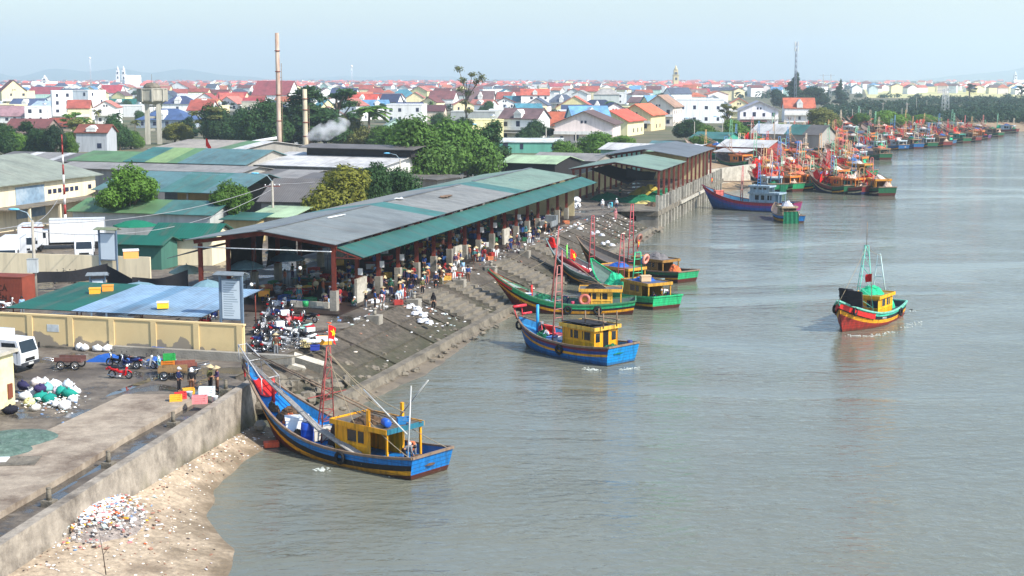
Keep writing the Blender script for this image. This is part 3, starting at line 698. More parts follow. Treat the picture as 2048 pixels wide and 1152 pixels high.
def flag(root,p,w=1.0,h=.7,star=True,d=(1,0,0),droop=.35,top=False,pole=1.2):
    d=Vector(d).normalized(); p=Vector(p)
    mb=MB(); mb.tube([p-Vector((0,0,pole)),p+Vector((0,0,.08))],.03,5); pl=mb.build('flag_pole',wood,root)
    mb=MB(); n=Vector((-d.y,d.x,0))
    def fn(a,b): return n*(.16*math.sin(a*7+b*2)*a)+Vector((0,0,-droop*a*a*w))
    mb.grid(p,p+d*w,p-Vector((0,0,h)),p+d*w-Vector((0,0,h)),10,6,fn)
    if star:
        for off in (.018,-.018):
            vs=[]
            for k in range(10):
                rr=(.24 if k%2==0 else .095)*h/.7; t=PI/2+k*PI/5
                a=.5+rr*math.cos(t)/w; b=.5-rr*math.sin(t)/h
                vs.append(p+d*w*a-Vector((0,0,h*b))+Vector(fn(a,b))+n*off)
            c=p+d*w*.5-Vector((0,0,h*.5))+Vector(fn(.5,.5))+n*off
            mb.add([c]+vs,[(0,1+k,1+(k+1)%10) for k in range(10)],1)
    return mb.build('flag',[redc,yelc],root)
def cabin(root,hull,s0,s1,w,h,rgb,roofrgb,fascia=None,canopy=0.0,fwd=.25,win=2,over=.2,posts=None,door=True,z0=None,y0=0.0,trim=None,roofz=.1,openback=True):
    x0=hull.L*s0; x1=hull.L*s1; zd=(hull.deckz((s0+s1)/2)+.01) if z0 is None else z0
    zt=zd+h; m=plank(rgb); t=.06
    mb=MB()
    mb.box(x0,x1,y0+w/2-t,y0+w/2,zd,zt); mb.box(x0,x1,y0-w/2,y0-w/2+t,zd,zt)
    mb.box(x1-t,x1,y0-w/2+t,y0+w/2-t,zd,zt)
    if not openback: mb.box(x0,x0+t,y0-w/2+t,y0+w/2-t,zd,zt)
    cb=mb.build('cabin',m,root)
    tr=plank(trim or tuple(min(255,int(c*1.08)+6) for c in rgb))
    n=max(3,int((x1-x0)/.9))
    for sd in (-1,1):
      mb=MB()
      for i in range(n+1):
        x=x0+(x1-x0)*i/n
        mb.box(x-.05,x+.05,y0+sd*(w/2+.018)-.018,y0+sd*(w/2+.018)+.018,zd,zt)
      mb.box(x0-.01,x1+.01,y0+sd*(w/2+.022)-.02,y0+sd*(w/2+.022)+.02,zd+h*.42,zd+h*.48)
      mb.build('trim',tr,cb)
    for i in range(win):
        a=x0+(x1-x0)*(.12+.76*i/max(1,win))+.05; b=a+(x1-x0)*.5/max(1,win)
        for sd in (-1,1):
            MB().box(a,b,y0+sd*(w/2+.006)-.006,y0+sd*(w/2+.006)+.006,zd+h*.52,zd+h*.86).build('window',glassd,cb)
    for yy in (-.28,.28):
        MB().box(x1+.002,x1+.012,y0+yy*w-.2*w,y0+yy*w+.2*w,zd+h*.5,zd+h*.85).build('window',glassd,cb)
    if door and not openback:
        MB().box(x0-.012,x0-.002,y0-.32,y0+.32,zd+.1,zd+h*.9).build('door',black_i,cb)
        for yy in (-1,1): MB().box(x0-.012,x0-.002,y0+yy*.7*w/2-.25,y0+yy*.7*w/2+.25,zd+h*.45,zd+h*.82).build('window',glassd,cb)
    xr0=x0-canopy-over; xr1=x1+fwd
    rb=MB(); rb.box(xr0,xr1,y0-w/2-over,y0+w/2+over,zt+.002,zt+roofz); rf=rb.build('cabin_roof',paint(roofrgb,dirt=.7),root)
    fm=plank(fascia or rgb); mb=MB()
    for sd in (-1,1): mb.box(xr0-.03,xr1+.03,y0+sd*(w/2+over+.03)-.025,y0+sd*(w/2+over+.03)+.025,zt-.1,zt+roofz+.1)
    mb.box(xr1+.005,xr1+.05,y0-w/2-over,y0+w/2+over,zt-.1,zt+roofz+.1); mb.build('roof_fascia',fm,rf)
    mb=MB(); mb.box(xr0-.06,xr0-.01,y0-w/2-over,y0+w/2+over,zt-.1,zt+roofz+.1); mb.build('roof_fascia',plank(posts or fascia or rgb),rf)
    if canopy>.5:
        for sd in (-1,1): MB().box(xr0+.05,xr0+.17,y0+sd*(w/2+.05)-.06,y0+sd*(w/2+.05)+.06,zd-.1,zt).build('canopy_post',plank(rgb),root)
    return x0,x1,zd,zt+roofz
def place(root,S_,T_):
    """S_: stern, T_: bow (uv); local +x to the bow"""
    a=W(S_[0],S_[1],WZ); b=W(T_[0],T_[1],WZ); d=b-a
    root.location=a; root.rotation_euler=(0,0,math.atan2(d.y,d.x)); return d.length
def onboat(root,x,y,z):
    M=Matrix.Translation(root.location)@Matrix.Rotation(root.rotation_euler[2],4,'Z'); return M@Vector((x,y,z))
def boat(S_,T_,label,group='fishing boats moored below the market',name='fishing_boat'):
    r=thing(name,label,'fishing boat',(0,0,0),0,group); L=place(r,S_,T_); return r,L
def tyres(root,h,spots,side,zoff=-.35):
    for s in spots:
        mb=MB(); p=h.pt(s,h.sheer(s)+zoff,side,-.14); tyre(mb,(0,0,0)); 
        mb.tube([(0,0,.3),(0,-side*.1,-zoff+.05)],.025,5); t=mb.build('tyre_fender',tyre_m,root,p)
def ropes(root,runs,m=None,r=.03):
    for a,b,sag in runs:
        a=Vector(a);b=Vector(b); mb=MB(); mb.tube([a.lerp(b,i/10)-Vector((0,0,sag*4*(i/10)*(1-i/10))) for i in range(11)],r,5); mb.build('rope',m or rope_m,root)
def hulltext(root,h,txt,s,zoff,side,size,m):
    """painted letters standing a hair proud of the hull planks"""
    cu=bpy.data.curves.new('tmp','FONT'); cu.body=txt; cu.size=size; cu.extrude=.006; ob=bpy.data.objects.new('tmp',cu); COL.objects.link(ob)
    dg=bpy.context.evaluated_depsgraph_get(); me=bpy.data.meshes.new_from_object(ob.evaluated_get(dg)); bpy.data.objects.remove(ob)
    wmax=max(v.co.x for v in me.vertices)
    for v in me.vertices:
        t=s+((v.co.x-wmax/2)/h.L)*(-1 if side>0 else 1)
        z=h.sheer(t)+zoff+v.co.y
        p=h.pt(t,z,side,-.012-max(0,v.co.z)); v.co=p
    me.materials.clear(); me.materials.append(m); o=bpy.data.objects.new('hull_lettering',me); COL.objects.link(o); o.parent=root; return o
# movable gear that stands on decks and quays -------------------------------
def barrel_mesh(rgb):
    mb=MB(); mb.lathe([(.24,0),(.29,.04),(.3,.3),(.31,.32),(.3,.35),(.3,.6),(.31,.62),(.3,.65),(.28,.88),(.25,.92),(0,.9)],14); return mb,paint(rgb,.35,.2)
def gear_barrel(pt,rgb,label,rz=0,lying=False,sc_=1.0):
    mb,m=barrel_mesh(rgb); o=mb.build('barrel',m,None,pt,rz); o.scale=(sc_,)*3
    if lying: o.rotation_euler=(PI/2,0,rz); 
    return tag(o,label,'barrel')
def crate_mb(l=.75,w=.5,h=.38,slats=True):
    mb=MB(); mb.box(-l/2,l/2,-w/2,w/2,0,.04)
    for sd in (-1,1):
        for z in (.05,.17,.29):
            mb.box(-l/2,l/2,sd*(w/2-.02)-.02,sd*(w/2-.02)+.02,z,z+.085); mb.box(sd*(l/2-.02)-.02,sd*(l/2-.02)+.02,-w/2+.04,w/2-.04,z,z+.085)
        for q in (-1,1): mb.box(sd*(l/2-.05)-.045,sd*(l/2-.05)+.045,q*(w/2-.05)-.045,q*(w/2-.05)+.045,.04,h)
    return mb
def crate(pt,rgb,label,rz=0,group=None,sc_=1.0):
    o=crate_mb().build('plastic_crate',paint(rgb,.4,.25),None,pt,rz); o.scale=(sc_,)*3; return tag(o,label,'crate',group)
def foam_box(pt,label,rz=0,rgb=(236,238,238),s=1.0,group=None,name='foam_box',lid=None):
    mb=MB(); mb.prism([(-.42,-.28),(.42,-.28),(.42,.28),(-.42,.28)],0,.42); o=mb.build(name,mat('foam_%d_%d_%d'%tuple(rgb),rgb,.7,.05,4),None,pt,rz)
    mb=MB(); mb.prism([(-.45,-.31),(.45,-.31),(.45,.31),(-.45,.31)],.421,.5); mb.build('lid',paint(lid) if lid else o.data.materials[0],o)
    o.scale=(s,)*3; return tag(o,label,'box',group)
def net_heap(pt,rx,ry,h,m,label,seed,rz=0,cat='net',name='net_pile',jit=.5):
    mb=MB(); mb.heap((0,0,0),rx,ry,h,0,16,jit,seed); rr=random.Random(seed)
    for k in range(5):
        a=rr.uniform(0,6.3); pts=[]
        for j in range(7):
            q=.25+.1*j*rr.uniform(.6,1.1); pts.append((rx*q*math.cos(a+j*.5),ry*q*math.sin(a+j*.5),h*(1-q*q)*.95+.05))
        mb.tube(pts,.035,4)
    return tag(mb.build(name,m,None,pt,rz),label,cat)
# ------------------------------------------------ 1 blue boat at the seawall
r,L=boat((77.1,-26.4),(83.9,-41.6),'blue, black and yellow fishing boat with raked bow against the seawall and ochre wheelhouse')
h=Hull(L,4.2,1.35,.95,4.75,4.0,[(.42,BLUE),(.34,BLACK),(.27,YEL)],MAROON,BLUE,WOOD,BLUE,bul=.55,inner=(30,110,170)); h.make(r)
x0,x1,zd,zr=cabin(r,h,.235,.40,2.7,2.05,YEL,(110,100,84),fascia=YEL,canopy=1.5,posts=(40,110,130),win=1)
for sd in (-1,1): MB().box(h.L*.225,h.L*.225+.16,sd*1.42-.09,sd*1.42+.09,zd-.2,zr+1.0).build('stanchion',plank(YEL),r)
lattice(r,'mast',(h.L*.53,0,h.deckz(.53)),(h.L*.53-.2,0,6.6),1.15,.3,(150,70,64),9,.038,True)
mb=MB(); mb.bar((h.L*.53,-1.6,3.6),(h.L*.53,1.6,3.6),.05); mb.build('cross_arm',paint((150,70,64)),r)
flag(r,(h.L*.53-.2,0,7.9),1.15,.85,True,(.3,-.8,0),.5)
mb=MB(); a=h.L*.86
for k,(xx,zz_) in enumerate(((.84,0),(.93,.3),(1.0,.1))):
    x=h.L*xx; mb.tube([(x,-.75+.2*k,h.sheer(xx)+.05),(x+.1,-.72+.2*k,h.sheer(xx)+1.0),(x+.1,.72-.2*k,h.sheer(xx)+1.0),(x,.75-.2*k,h.sheer(xx)+.05)],.04,6)
mb.tube([(h.L*.84+.1,-.72,h.sheer(.84)+1),(h.L+.1,-.33,h.sheer(1)+1.05)],.04,6); mb.tube([(h.L*.84+.1,.72,h.sheer(.84)+1),(h.L+.1,.33,h.sheer(1)+1.05)],.04,6)
mb.build('bow_pulpit',paint((176,176,176)),r)
MB().tube([(h.L*.83,0,h.deckz(.83)),(h.L*.83,0,h.sheer(.83)+1.1)],.11,8).build('bitt',paint(RED),r)
mb=MB(); mb.grid((h.L*.85,-.75,h.sheer(.85)-.1),(h.L*.93,-.4,h.sheer(.93)-.05),(h.L*.85,.75,h.sheer(.85)-.1),(h.L*.93,.4,h.sheer(.93)-.05),6,8,lambda a,b:(0,0,-.25*math.sin(b*PI))); mb.build('fore_deck',paint(RED),r)
mb=MB(); y=.5
for k in range(3): mb.tube([(h.L*.26,1.95-.2*k,zd+.5),(h.L*.5,1.35-.15*k,1.75),(h.L*.99,.2-.1*k,5.0)],[.1,.09,.06],7)
mb.build('net_boom',mat('grey_net_roll',(150,146,140),.9,.3,5,bump=.5),r)
for k,(ya,yb) in enumerate(((-.9,-.3),(-1.3,-.5))): MB().tube([(h.L*.35,ya,zr+.1),(h.L*.97,yb,5.2)],[.05,.04],6).build('pole',wood,r)
for k in range(4): MB().tube([(h.L*.12+.3*k,-1.2+.7*k,zr+.1),(h.L*.35,-1.0+.55*k,zr+.25+.1*k)],.04,5).build('pole',wood,r)
for k,(a,b) in enumerate((((.9,1.2,zd+.1),(1.5,.2,zr+2.6)),((.9,1.2,zr),(4.2,1.4,zr+2.2)),((4.0,-1.2,zr),(.8,-.5,zr+2.9)))): MB().tube([a,b],.045,5).build('pole',paint((190,190,186)),r)
tyres(r,h,(.33,),1); ropes(r,[((h.L*.53,0,6.3),(h.L*.3,1.4,zr),.1),((h.L*.53,0,6.3),(h.L*.3,-1.4,zr),.1),((h.L*.53,0,4.6),(h.L*.9,.6,4.0),.15),((h.L*.53,.0,5.4),(.3,-1.6,1.3),.4),((h.L*.28,1.4,zr+1),(.3,1.7,1.4),.2)],None,.022); ropes(r,[((h.L*.85,-.7,3.4),(h.L*.85,-.9,.2),.0),((h.L*.9,-.5,3.8),(h.L*.88,-.8,.4),.0),((h.L*.53,0,6.4),(h.L*.97,0,4.8),.2),((h.L*.53,0,6.4),(1.0,1.3,zr+1.3),.5)])
B1=r;B1h=h
for k,(s0,y,rx,ry,hh,mm) in enumerate([(.62,1.05,.8,.3,.35,netb),(.44,1.3,.9,.3,.35,cloth((176,164,156))),(.34,1.75,1.1,.22,.3,cloth((150,110,90))),(.8,.5,.7,.35,.4,netb),(.5,-1.0,.7,.5,.6,netg),(.12,1.0,.6,.4,.35,netg)]): MB().heap((h.L*s0,y,h.deckz(s0)+(.0 if k!=2 else .35)),rx,ry,hh,0,12,.6,400+k).build('net_bundle',mm,r)
ob=lambda x,y,z:onboat(B1,x,y,z)
gear_barrel(ob(h.L*.565,1.15,h.deckz(.56)+.02),(24,70,170),'tall blue plastic drum standing on the deck of the blue seawall boat',sc_=1.35)
gear_barrel(ob(h.L*.2,.6,zr+.28),(30,90,190),'blue drum lying on the wheelhouse roof of the blue seawall boat',.4,True,.8)
crate(ob(h.L*.17,-.5,zr+.02),(40,120,180),'light blue crate on the wheelhouse roof of the blue seawall boat',.3)
foam_box(ob(h.L*.66,.55,h.deckz(.66)+.03),'large white ice box amid the deck of the blue seawall boat',.2,s=1.7)
foam_box(ob(h.L*.56,.05,h.deckz(.56)+.03),'dirty white ice box beside the mast of the blue seawall boat',.5,(206,200,186),1.5)
net_heap(ob(h.L*.75,-.1,h.deckz(.74)+.05),1.2,.7,.55,netb,'tangled brown netting on the foredeck of the blue seawall boat',3,1)
net_heap(ob(h.L*.7,-.6,h.deckz(.69)+.03),.8,.45,.45,netg,'green net bundle on the foredeck of the blue seawall boat',4,1)
net_heap(ob(h.L*.66,-.45,h.deckz(.66)+.03),.8,.42,.5,mat('blue_net',(60,130,190),.9,.3,5,bump=.7),'pale blue net bundle on the foredeck of the blue seawall boat',5,1)
net_heap(ob(h.L*.72,.3,h.deckz(.71)+.03),.7,.35,.5,mat('orange_net',(220,110,60),.9,.3,5,bump=.7),'orange net bundle on the foredeck of the blue seawall boat',6,1)
net_heap(ob(h.L*.46,.1,h.deckz(.46)+.03),.85,1.1,1.5,mat('rusty_chain_net',(70,52,40),.9,.5,5,bump=1,bscale=6),'tall dark heap of rusty chain net before the ochre wheelhouse',7)
net_heap(ob(h.L*.28,.5,zr+.02),1.1,.7,.35,netb,'loose brown lines on the wheelhouse roof of the blue seawall boat',8)
net_heap(ob(h.L*.06,0,h.deckz(.06)+.03),.9,1.2,.3,netb,'brown net spread on the stern deck of the blue seawall boat',9)
# ------------------------------------------------ 2 blue boat with ochre cabin, mid river edge
r,L=boat((112.5,-22.3),(118.9,-33.0),'blue fishing boat with broad bright blue transom and boxy ochre cabin')
h=Hull(L,4.1,1.55,1.25,2.5,1.6,[(.28,(120,36,48)),(.26,(36,70,140)),(.2,YEL),(.75,BLUE)],MAROON,(0,136,206),WOOD,(50,130,180),bul=.5,tw=.9,low=-.8); h.make(r)
x0,x1,zd,zr=cabin(r,h,.16,.44,2.7,1.95,YEL,(84,84,84),fascia=(224,176,70),canopy=0,win=2,openback=False)
mb=MB(); mb.slab([(h.L*.2,-1.5,zr+.02),(h.L*.47,-1.5,zr+.02),(h.L*.45,1.5,zr+.3),(h.L*.2,1.5,zr+.3)],.05); mb.build('tarpaulin',black_cloth,r)
for k in range(2): MB().box(h.L*.1,h.L*.3,-.9+1.6*k,-.6+1.6*k,zr+.55,zr+.62).build('plank',wood,r)
for k in range(4): MB().tube([(h.L*(.12+.16*(k%2)),-.75+1.6*(k//2),zr),(h.L*(.12+.16*(k%2)),-.75+1.6*(k//2),zr+1.25)],.06,6).build('roof_post',wood,r)
lattice(r,'mast',(h.L*.56,.5,h.deckz(.55)),(h.L*.55,.5,7.4),1.3,.4,(170,108,100),9,.05)
MB().tube([(h.L*.81,-.2,h.deckz(.8)),(h.L*.81,-.2,h.sheer(.8)+1.9)],.13,8).build('mooring_bitt',paint((40,150,206)),r)
mb=MB(); mb.tube([(h.L*.97,-.75,h.sheer(.97)+1.0),(h.L*.97,.75,h.sheer(.97)+1.0)],.13,8); mb.tube([(h.L*.9,-.55,h.sheer(.9)+.75),(h.L*.9,.55,h.sheer(.9)+.75)],.1,8); mb.tube([(h.L*.97,-.35,h.sheer(.95)),(h.L*.99,-.45,h.sheer(.97)+.9),(h.L*.99,.45,h.sheer(.97)+.9),(h.L*.97,.35,h.sheer(.95))],.07,6); mb.build('bow_frame',paint((206,50,60)),r)
tyres(r,h,(.42,.95),1,-.5); tyres(r,h,(.42,),-1)
ob=lambda x,y,z:onboat(r,x,y,z)
net_heap(ob(1.2,.0,h.deckz(.08)+.02),1.0,1.5,.45,netg,'dark green net on the stern of the boat with bright blue transom',11)
net_heap(ob(h.L*.5,0,h.deckz(.5)+.02),.6,1.0,1.1,mat('rusty_chain_net',(0,0,0)),'dark chain net heap in front of the boxy ochre cabin',12)
net_heap(ob(h.L*.71,.4,h.deckz(.7)+.02),.7,.6,.6,netg,'small green net heap on the foredeck of the boat with bright blue transom',13)
crate(ob(h.L*.76,-.5,h.deckz(.75)+.15),(206,36,40),'red fish crate tipped up beside the man on the blue foredeck',.4,sc_=1.7).rotation_euler=(.9,.2,.4)
foam_box(ob(h.L*.62,-.7,h.deckz(.62)+.02),'white box with pink lid on the deck of the boat with bright blue transom',.3,s=.9,lid=(214,110,120))
foam_box(ob(h.L*.6,.7,h.deckz(.6)+.02),'white box with blue lid on the deck of the boat with bright blue transom',.9,s=1.0,lid=(60,120,190))
crate(ob(h.L*.67,-.9,h.deckz(.66)+.02),(190,60,76),'dusky pink crate on the deck of the boat with bright blue transom',.7)
gear_barrel(ob(.55,-1.3,h.deckz(.04)+.02),(30,50,120),'navy drum at the stern corner of the boat with bright blue transom',sc_=.8)
B2=r;B2h=h
# ------------------------------------------------ 3 dark red hull with green rail
r,L=boat((138.3,-26.3),(135.6,-40.6),'dark red fishing boat with yellow stripe, green rail and long pointed red bow')
h=Hull(L,3.9,1.35,.95,4.1,3.6,[(.4,GREEN),(.22,BLACK),(.24,YEL)],MAROON,GREEN,(70,130,90),(96,120,116),bul=.45); h.make(r)
mb=MB()
for sd in (-1,1):
    pts=[h.pt(s,h.sheer(s)-.12,sd,-.035) for s in (.83,.87,.91,.95,.98,1.0)]
    for a,b in zip(pts[:-1],pts[1:]): mb.bar(a,b,.05,.42)
mb.build('bow_board',paint(RED),r)
x0,x1,zd,zr=cabin(r,h,.16,.36,2.2,1.75,(226,170,60),(96,96,92),canopy=.8,win=2)
lattice(r,'mast',(h.L*.57,-.5,h.deckz(.55)),(h.L*.52,-.3,8.4),1.3,.35,(170,92,86),9,.055); lattice(r,'mast',(h.L*.5,-1.0,h.deckz(.5)),(h.L*.5,-.8,6.0),1.1,.4,(170,92,86),6,.055)
tyres(r,h,(.45,.25),1,-.5); hulltext(r,h,'NA 90177 TS',.85,-1.25,1,.34,paint((206,150,50)))
MB().tube([(h.L*.7,.3,h.deckz(.7)),(h.L*.7,.3,h.sheer(.7)+.95)],.11,8).build('bitt',paint(RED),r)
mb=MB(); mb.torus((h.L*.34,1.3,h.sheer(.34)+.45),.45,.17,(.15,1,.25),16,8); mb.build('life_ring',paint((196,110,96)),r)
ropes(r,[((h.L*.52,-.3,8.3),(h.L*.98,0,4),.3),((h.L*.5,-.8,5.9),(h.L*.18,.8,zr),.2),((h.L*.5,-.8,5.9),(h.L*.9,-.2,3.2),.3),((h.L*.7,.3,2.2),(h.L*.6,-5,1.2),.4)])
for k in range(3): MB().tube([(h.L*.1,-.8+.5*k,zr+.1),(h.L*.38,-.6+.5*k,zr+.3+.3*k)],.04,5).build('pole',wood,r)
ob=lambda x,y,z:onboat(r,x,y,z)
net_heap(ob(h.L*.63,-.5,h.deckz(.63)+.02),1.4,.8,.6,netg,'green net heap on the foredeck of the dark red boat',21)
net_heap(ob(h.L*.8,0,h.deckz(.8)+.02),1.3,.5,.4,netb,'brown rope tangle near the bow of the dark red boat',22)
net_heap(ob(h.L*.6,.6,h.deckz(.6)+.02),.9,.6,.35,mat('grey_blue_tarp',(126,150,170),.8,.2,3),'folded grey blue tarpaulin on the deck of the dark red boat',23)
net_heap(ob(h.L*.27,0,zr+.02),1.0,.9,.35,black_cloth,'dark bundle on the cabin roof of the dark red boat',24)
foam_box(ob(h.L*.73,.3,h.deckz(.73)+.02),'white foam box in a blue tub on the foredeck of the dark red boat',.3,(60,90,170),.9,lid=(236,238,238))
gear_barrel(ob(h.L*.42,.9,h.deckz(.42)+.02),(196,60,90),'small pink tub beside the cabin of the dark red boat',sc_=.7)
B3=r;B3h=h
# ------------------------------------------------ 4 green boat behind it
r,L=boat((141.2,-23.6),(150.5,-33.5),'green sterned fishing boat with ochre cabin and green A-frame, moored beyond the dark red boat')
h=Hull(L,4.0,1.3,1.0,3.6,3.0,[(.5,GREEN),(.2,BLACK),(.22,YEL)],MAROON,(40,190,120),GREEN,(90,110,100),bul=.45,tw=.9); h.make(r)
x0,x1,zd,zr=cabin(r,h,.2,.42,2.6,1.75,(196,146,50),(70,80,110),canopy=1.2,win=1)
lattice(r,'gallows',(h.L*.36,.2,zr),(h.L*.36,.2,zr+2.8),1.2,.7,(60,190,130),4,.06); flag(r,(h.L*.36,.2,zr+4.2),1.1,.8,True,(.6,-.5,0),.6)
mb=MB(); mb.torus((h.L*.33,-.5,zr+2.1),.42,.15,(1,.4,.3),16,8); mb.build('life_ring',paint((230,150,130)),r)
lattice(r,'mast',(h.L*.6,0,h.deckz(.6)),(h.L*.58,0,6.8),1.0,.3,PINKRED,8,.05)
ob=lambda x,y,z:onboat(r,x,y,z)
net_heap(ob(h.L*.6,.6,h.deckz(.6)+.4),1.5,1.1,1.3,nett,'bright turquoise net heap on the deck behind the ochre cabin with the pink mast',31)
net_heap(ob(h.L*.13,-.4,h.deckz(.13)+.02),.8,.7,.45,netb,'coil of brown rope at the green stern',32)
net_heap(ob(h.L*.3,0,zr+.02),1.3,1.0,.35,mat('blue_tarp',(30,84,160),.6,.2,3),'blue tarpaulin bundled on the cabin roof of the green sterned boat',33)
gear_barrel(ob(h.L*.36,-.4,zr+1.6),(24,100,190),'blue drum hung in the green A-frame above the green sterned boat',sc_=.7)
foam_box(ob(h.L*.24,.4,zr+.05),'pale wooden box on the cabin roof of the green sterned boat',.2,(206,176,140),1.2)
B4=r;B4h=h
# ------------------------------------------------ 5, 6 boats nosed into the steps
r,L=boat((152.0,-27.0),(161.2,-41.2),'grey green fishing boat with bright red bow cloths and red net rolls')
h=Hull(L,4.1,1.3,1.0,4.4,3.4,[(.3,(110,140,134)),(.4,(40,70,66)),(.18,YEL)],BLACK,(60,130,110),(120,140,136),(120,110,110),bul=.45); h.make(r)
x0,x1,zd,zr=cabin(r,h,.2,.42,2.4,1.7,(206,150,50),(120,90,90),canopy=.8,win=1)
lattice(r,'mast',(h.L*.56,0,h.deckz(.55)),(h.L*.55,0,7.6),1.0,.35,(168,76,76),9,.055)
flag(r,(h.L*.78,-.3,h.sheer(.78)+1.2),1.5,1.1,True,(.2,-.8,0),.9)
MB().tube([(h.L*.79,.1,h.deckz(.79)),(h.L*.79,.1,h.sheer(.79)+1.6)],.09,8).build('bitt',paint((120,220,90)),r)
mb=MB(); mb.heap((h.L*.95,0,h.sheer(.95)-.3),.9,.35,1.0,0,12,.5,5); mb.build('bow_cloth',redc,r)
mb=MB(); mb.tube([(h.L*.8,.9,h.sheer(.8)+.1),(h.L*.5,1.5,h.sheer(.5)+.4)],.3,8); mb.build('net_roll',mat('red_net',(160,40,44),.9,.3,4,bump=.7),r)
ob=lambda x,y,z:onboat(r,x,y,z)
rr=random.Random(4)
for k,(s,y,c,nm) in enumerate([(.62,-.6,(232,232,232),'white'),(.58,-.9,(70,90,140),'blue'),(.66,-.3,(216,206,206),'off-white'),(.56,-.2,(60,56,70),'dark')]):
    net_heap(ob(h.L*s,y,h.deckz(s)+.02),.6,.45,.5,cloth(c),nm+' sack on the deck of the grey green boat with red bow cloths',40+k,name='sack',cat='sack')
net_heap(ob(h.L*.3,0,zr+.02),1.1,1.0,.4,mat('blue_tarp',(0,0,0)),'blue and red bundle on the cabin roof of the grey green boat',46)
B5=r;B5h=h
r,L=boat((160.5,-24.5),(171.5,-40.0),'dark fishing boat with a second red lattice mast, outermost of the group by the steps')
h=Hull(L,4.0,1.3,1.0,3.6,3.0,[(.35,DGREEN),(.3,BLACK),(.18,YEL)],MAROON,GREEN,WOOD,(90,84,78),bul=.45); h.make(r)
x0,x1,zd,zr=cabin(r,h,.2,.40,2.4,1.6,(150,110,50),(96,90,86),canopy=.8,win=1)
lattice(r,'mast',(h.L*.5,0,h.deckz(.5)),(h.L*.49,0,8.2),1.0,.35,(178,70,76),9,.055)
mb=MB(); mb.torus((h.L*.46,-.6,4.2),.48,.16,(1,.3,.4),16,8); mb.build('life_ring',paint((150,100,84)),r)
ob=lambda x,y,z:onboat(r,x,y,z)
net_heap(ob(h.L*.26,0,zr+.02),1.3,1.0,.6,mat('grey_net',(110,106,106),.9,.3,4,bump=.7),'grey net heap on the cabin roof of the outermost dark boat',51)
net_heap(ob(h.L*.1,.3,h.deckz(.1)+.3),.8,.8,.8,mat('orange_net',(0,0,0)),'orange and yellow buoy net at the stern of the outermost dark boat',52)
B6=r;B6h=h
# ------------------------------------------------ 7 red boat under way
r,L=boat((143.6,-2.4),(131.4,-6.6),'red and yellow fishing boat under way on the open river with teal lattice mast','fishing boats under way')
h=Hull(L,4.3,1.5,1.2,3.0,1.5,[(.3,(70,196,164)),(.3,BLACK),(.3,YEL)],(160,44,34),(60,170,150),(120,190,170),(70,80,90),bul=.55); h.make(r)
mb=MB()
for sd in (-1,1):
    pts=[h.pt(s,h.sheer(s)-.32,sd,-.03) for s in (.66,.72,.78,.84,.9,.95,.99)]
    for a,b in zip(pts[:-1],pts[1:]): mb.bar(a,b,.05,.6)
mb.build('bow_board',paint(RED),r)
x0,x1,zd,zr=cabin(r,h,.22,.50,2.6,1.9,(232,168,20),(150,120,50),fascia=(232,168,20),win=2,openback=False)
lattice(r,'mast',(h.L*.52,0,h.deckz(.5)),(h.L*.5,0,7.4),2.0,.4,(110,200,176),7,.036,True)
MB().tube([(h.L*.5,0,7.4),(h.L*.5,0,9.6)],.03,5).build('aerial',wood,r)
lattice(r,'stern_gallows',(h.L*.16,-.2,h.deckz(.16)),(h.L*.2,-.2,6.2),1.7,.25,(190,214,210),5,.05)
flag(r,(h.L*.62,1.2,5.0),.8,.75,False,(-.5,-.8,0),.2,pole=3.4)
for k in range(2): # dark trawl doors hung at the bow
    mb=MB(); mb.prism([(-.75,-.06),(.75,-.06),(.75,.06),(-.75,.06)],-.7,.75); 
    for z in (-.6,0,.6): mb.box(-.78,.78,-.1,.1,z-.05,z+.05)
    d=mb.build('trawl_door',mat('dark_wood',(44,38,40),.8,.2,3),r,(h.L*.93-.9*k,1.25-1.2*k,h.sheer(.9)+.75),PI/2-.2); d.rotation_euler=(.15,.0,PI/2-.25)
mb=MB(); mb.grid((h.L*.8,-.6,h.sheer(.8)+.7),(h.L*.3,-1.9,h.sheer(.3)+.6),(h.L*.8,.0,h.sheer(.8)+1.0),(h.L*.3,-1.1,h.sheer(.3)+.9),12,4,lambda a,b:(0,0,-.5*math.sin(a*PI)+.08*noise.noise(Vector((a*9,b*4,1))))); mb.build('net_sheet',mat('pale_net_cloth',(196,190,196),.95,.2,4),r)
tyres(r,h,(.2,.88),1,-.4); tyres(r,h,(.22,.9),-1,-.4); hulltext(r,h,'NA 92759 TS',.77,-1.42,-1,.3,paint((206,140,120))); 
hulltext(r,h,'PH50 8',.52,-.55,-1,.27,white_p); hulltext(r,h,'PH50 8',.52,-.55,1,.27,white_p)
ropes(r,[((h.L*.5,0,7.3),(h.L*.97,0,3.0),.1),((h.L*.5,0,7.3),(h.L*.2,0,6.1),.2)],r=.02)
ob=lambda x,y,z:onboat(r,x,y,z)
gear_barrel(ob(h.L*.66,.1,h.deckz(.66)+.05),(26,30,110),'dark blue drum on the foredeck of the red boat under way',sc_=1.5)
net_heap(ob(h.L*.36,-.1,zr+.02),1.3,1.0,.7,nett,'turquoise net heap on the cabin roof of the red boat under way',61)
net_heap(ob(h.L*.14,.6,h.deckz(.14)+.3),.7,.7,1.0,nett,'turquoise net drum at the stern of the red boat under way',62)
crate(ob(h.L*.72,-.5,h.deckz(.72)+.02),(206,60,56),'red crate on the foredeck of the red boat under way',.2,sc_=1.3)
crate(ob(h.L*.58,-1.0,h.deckz(.58)+.02),(210,76,66),'coral crate beside the ochre cabin of the red boat under way',1.1,sc_=1.3)
B7=r;B7h=h
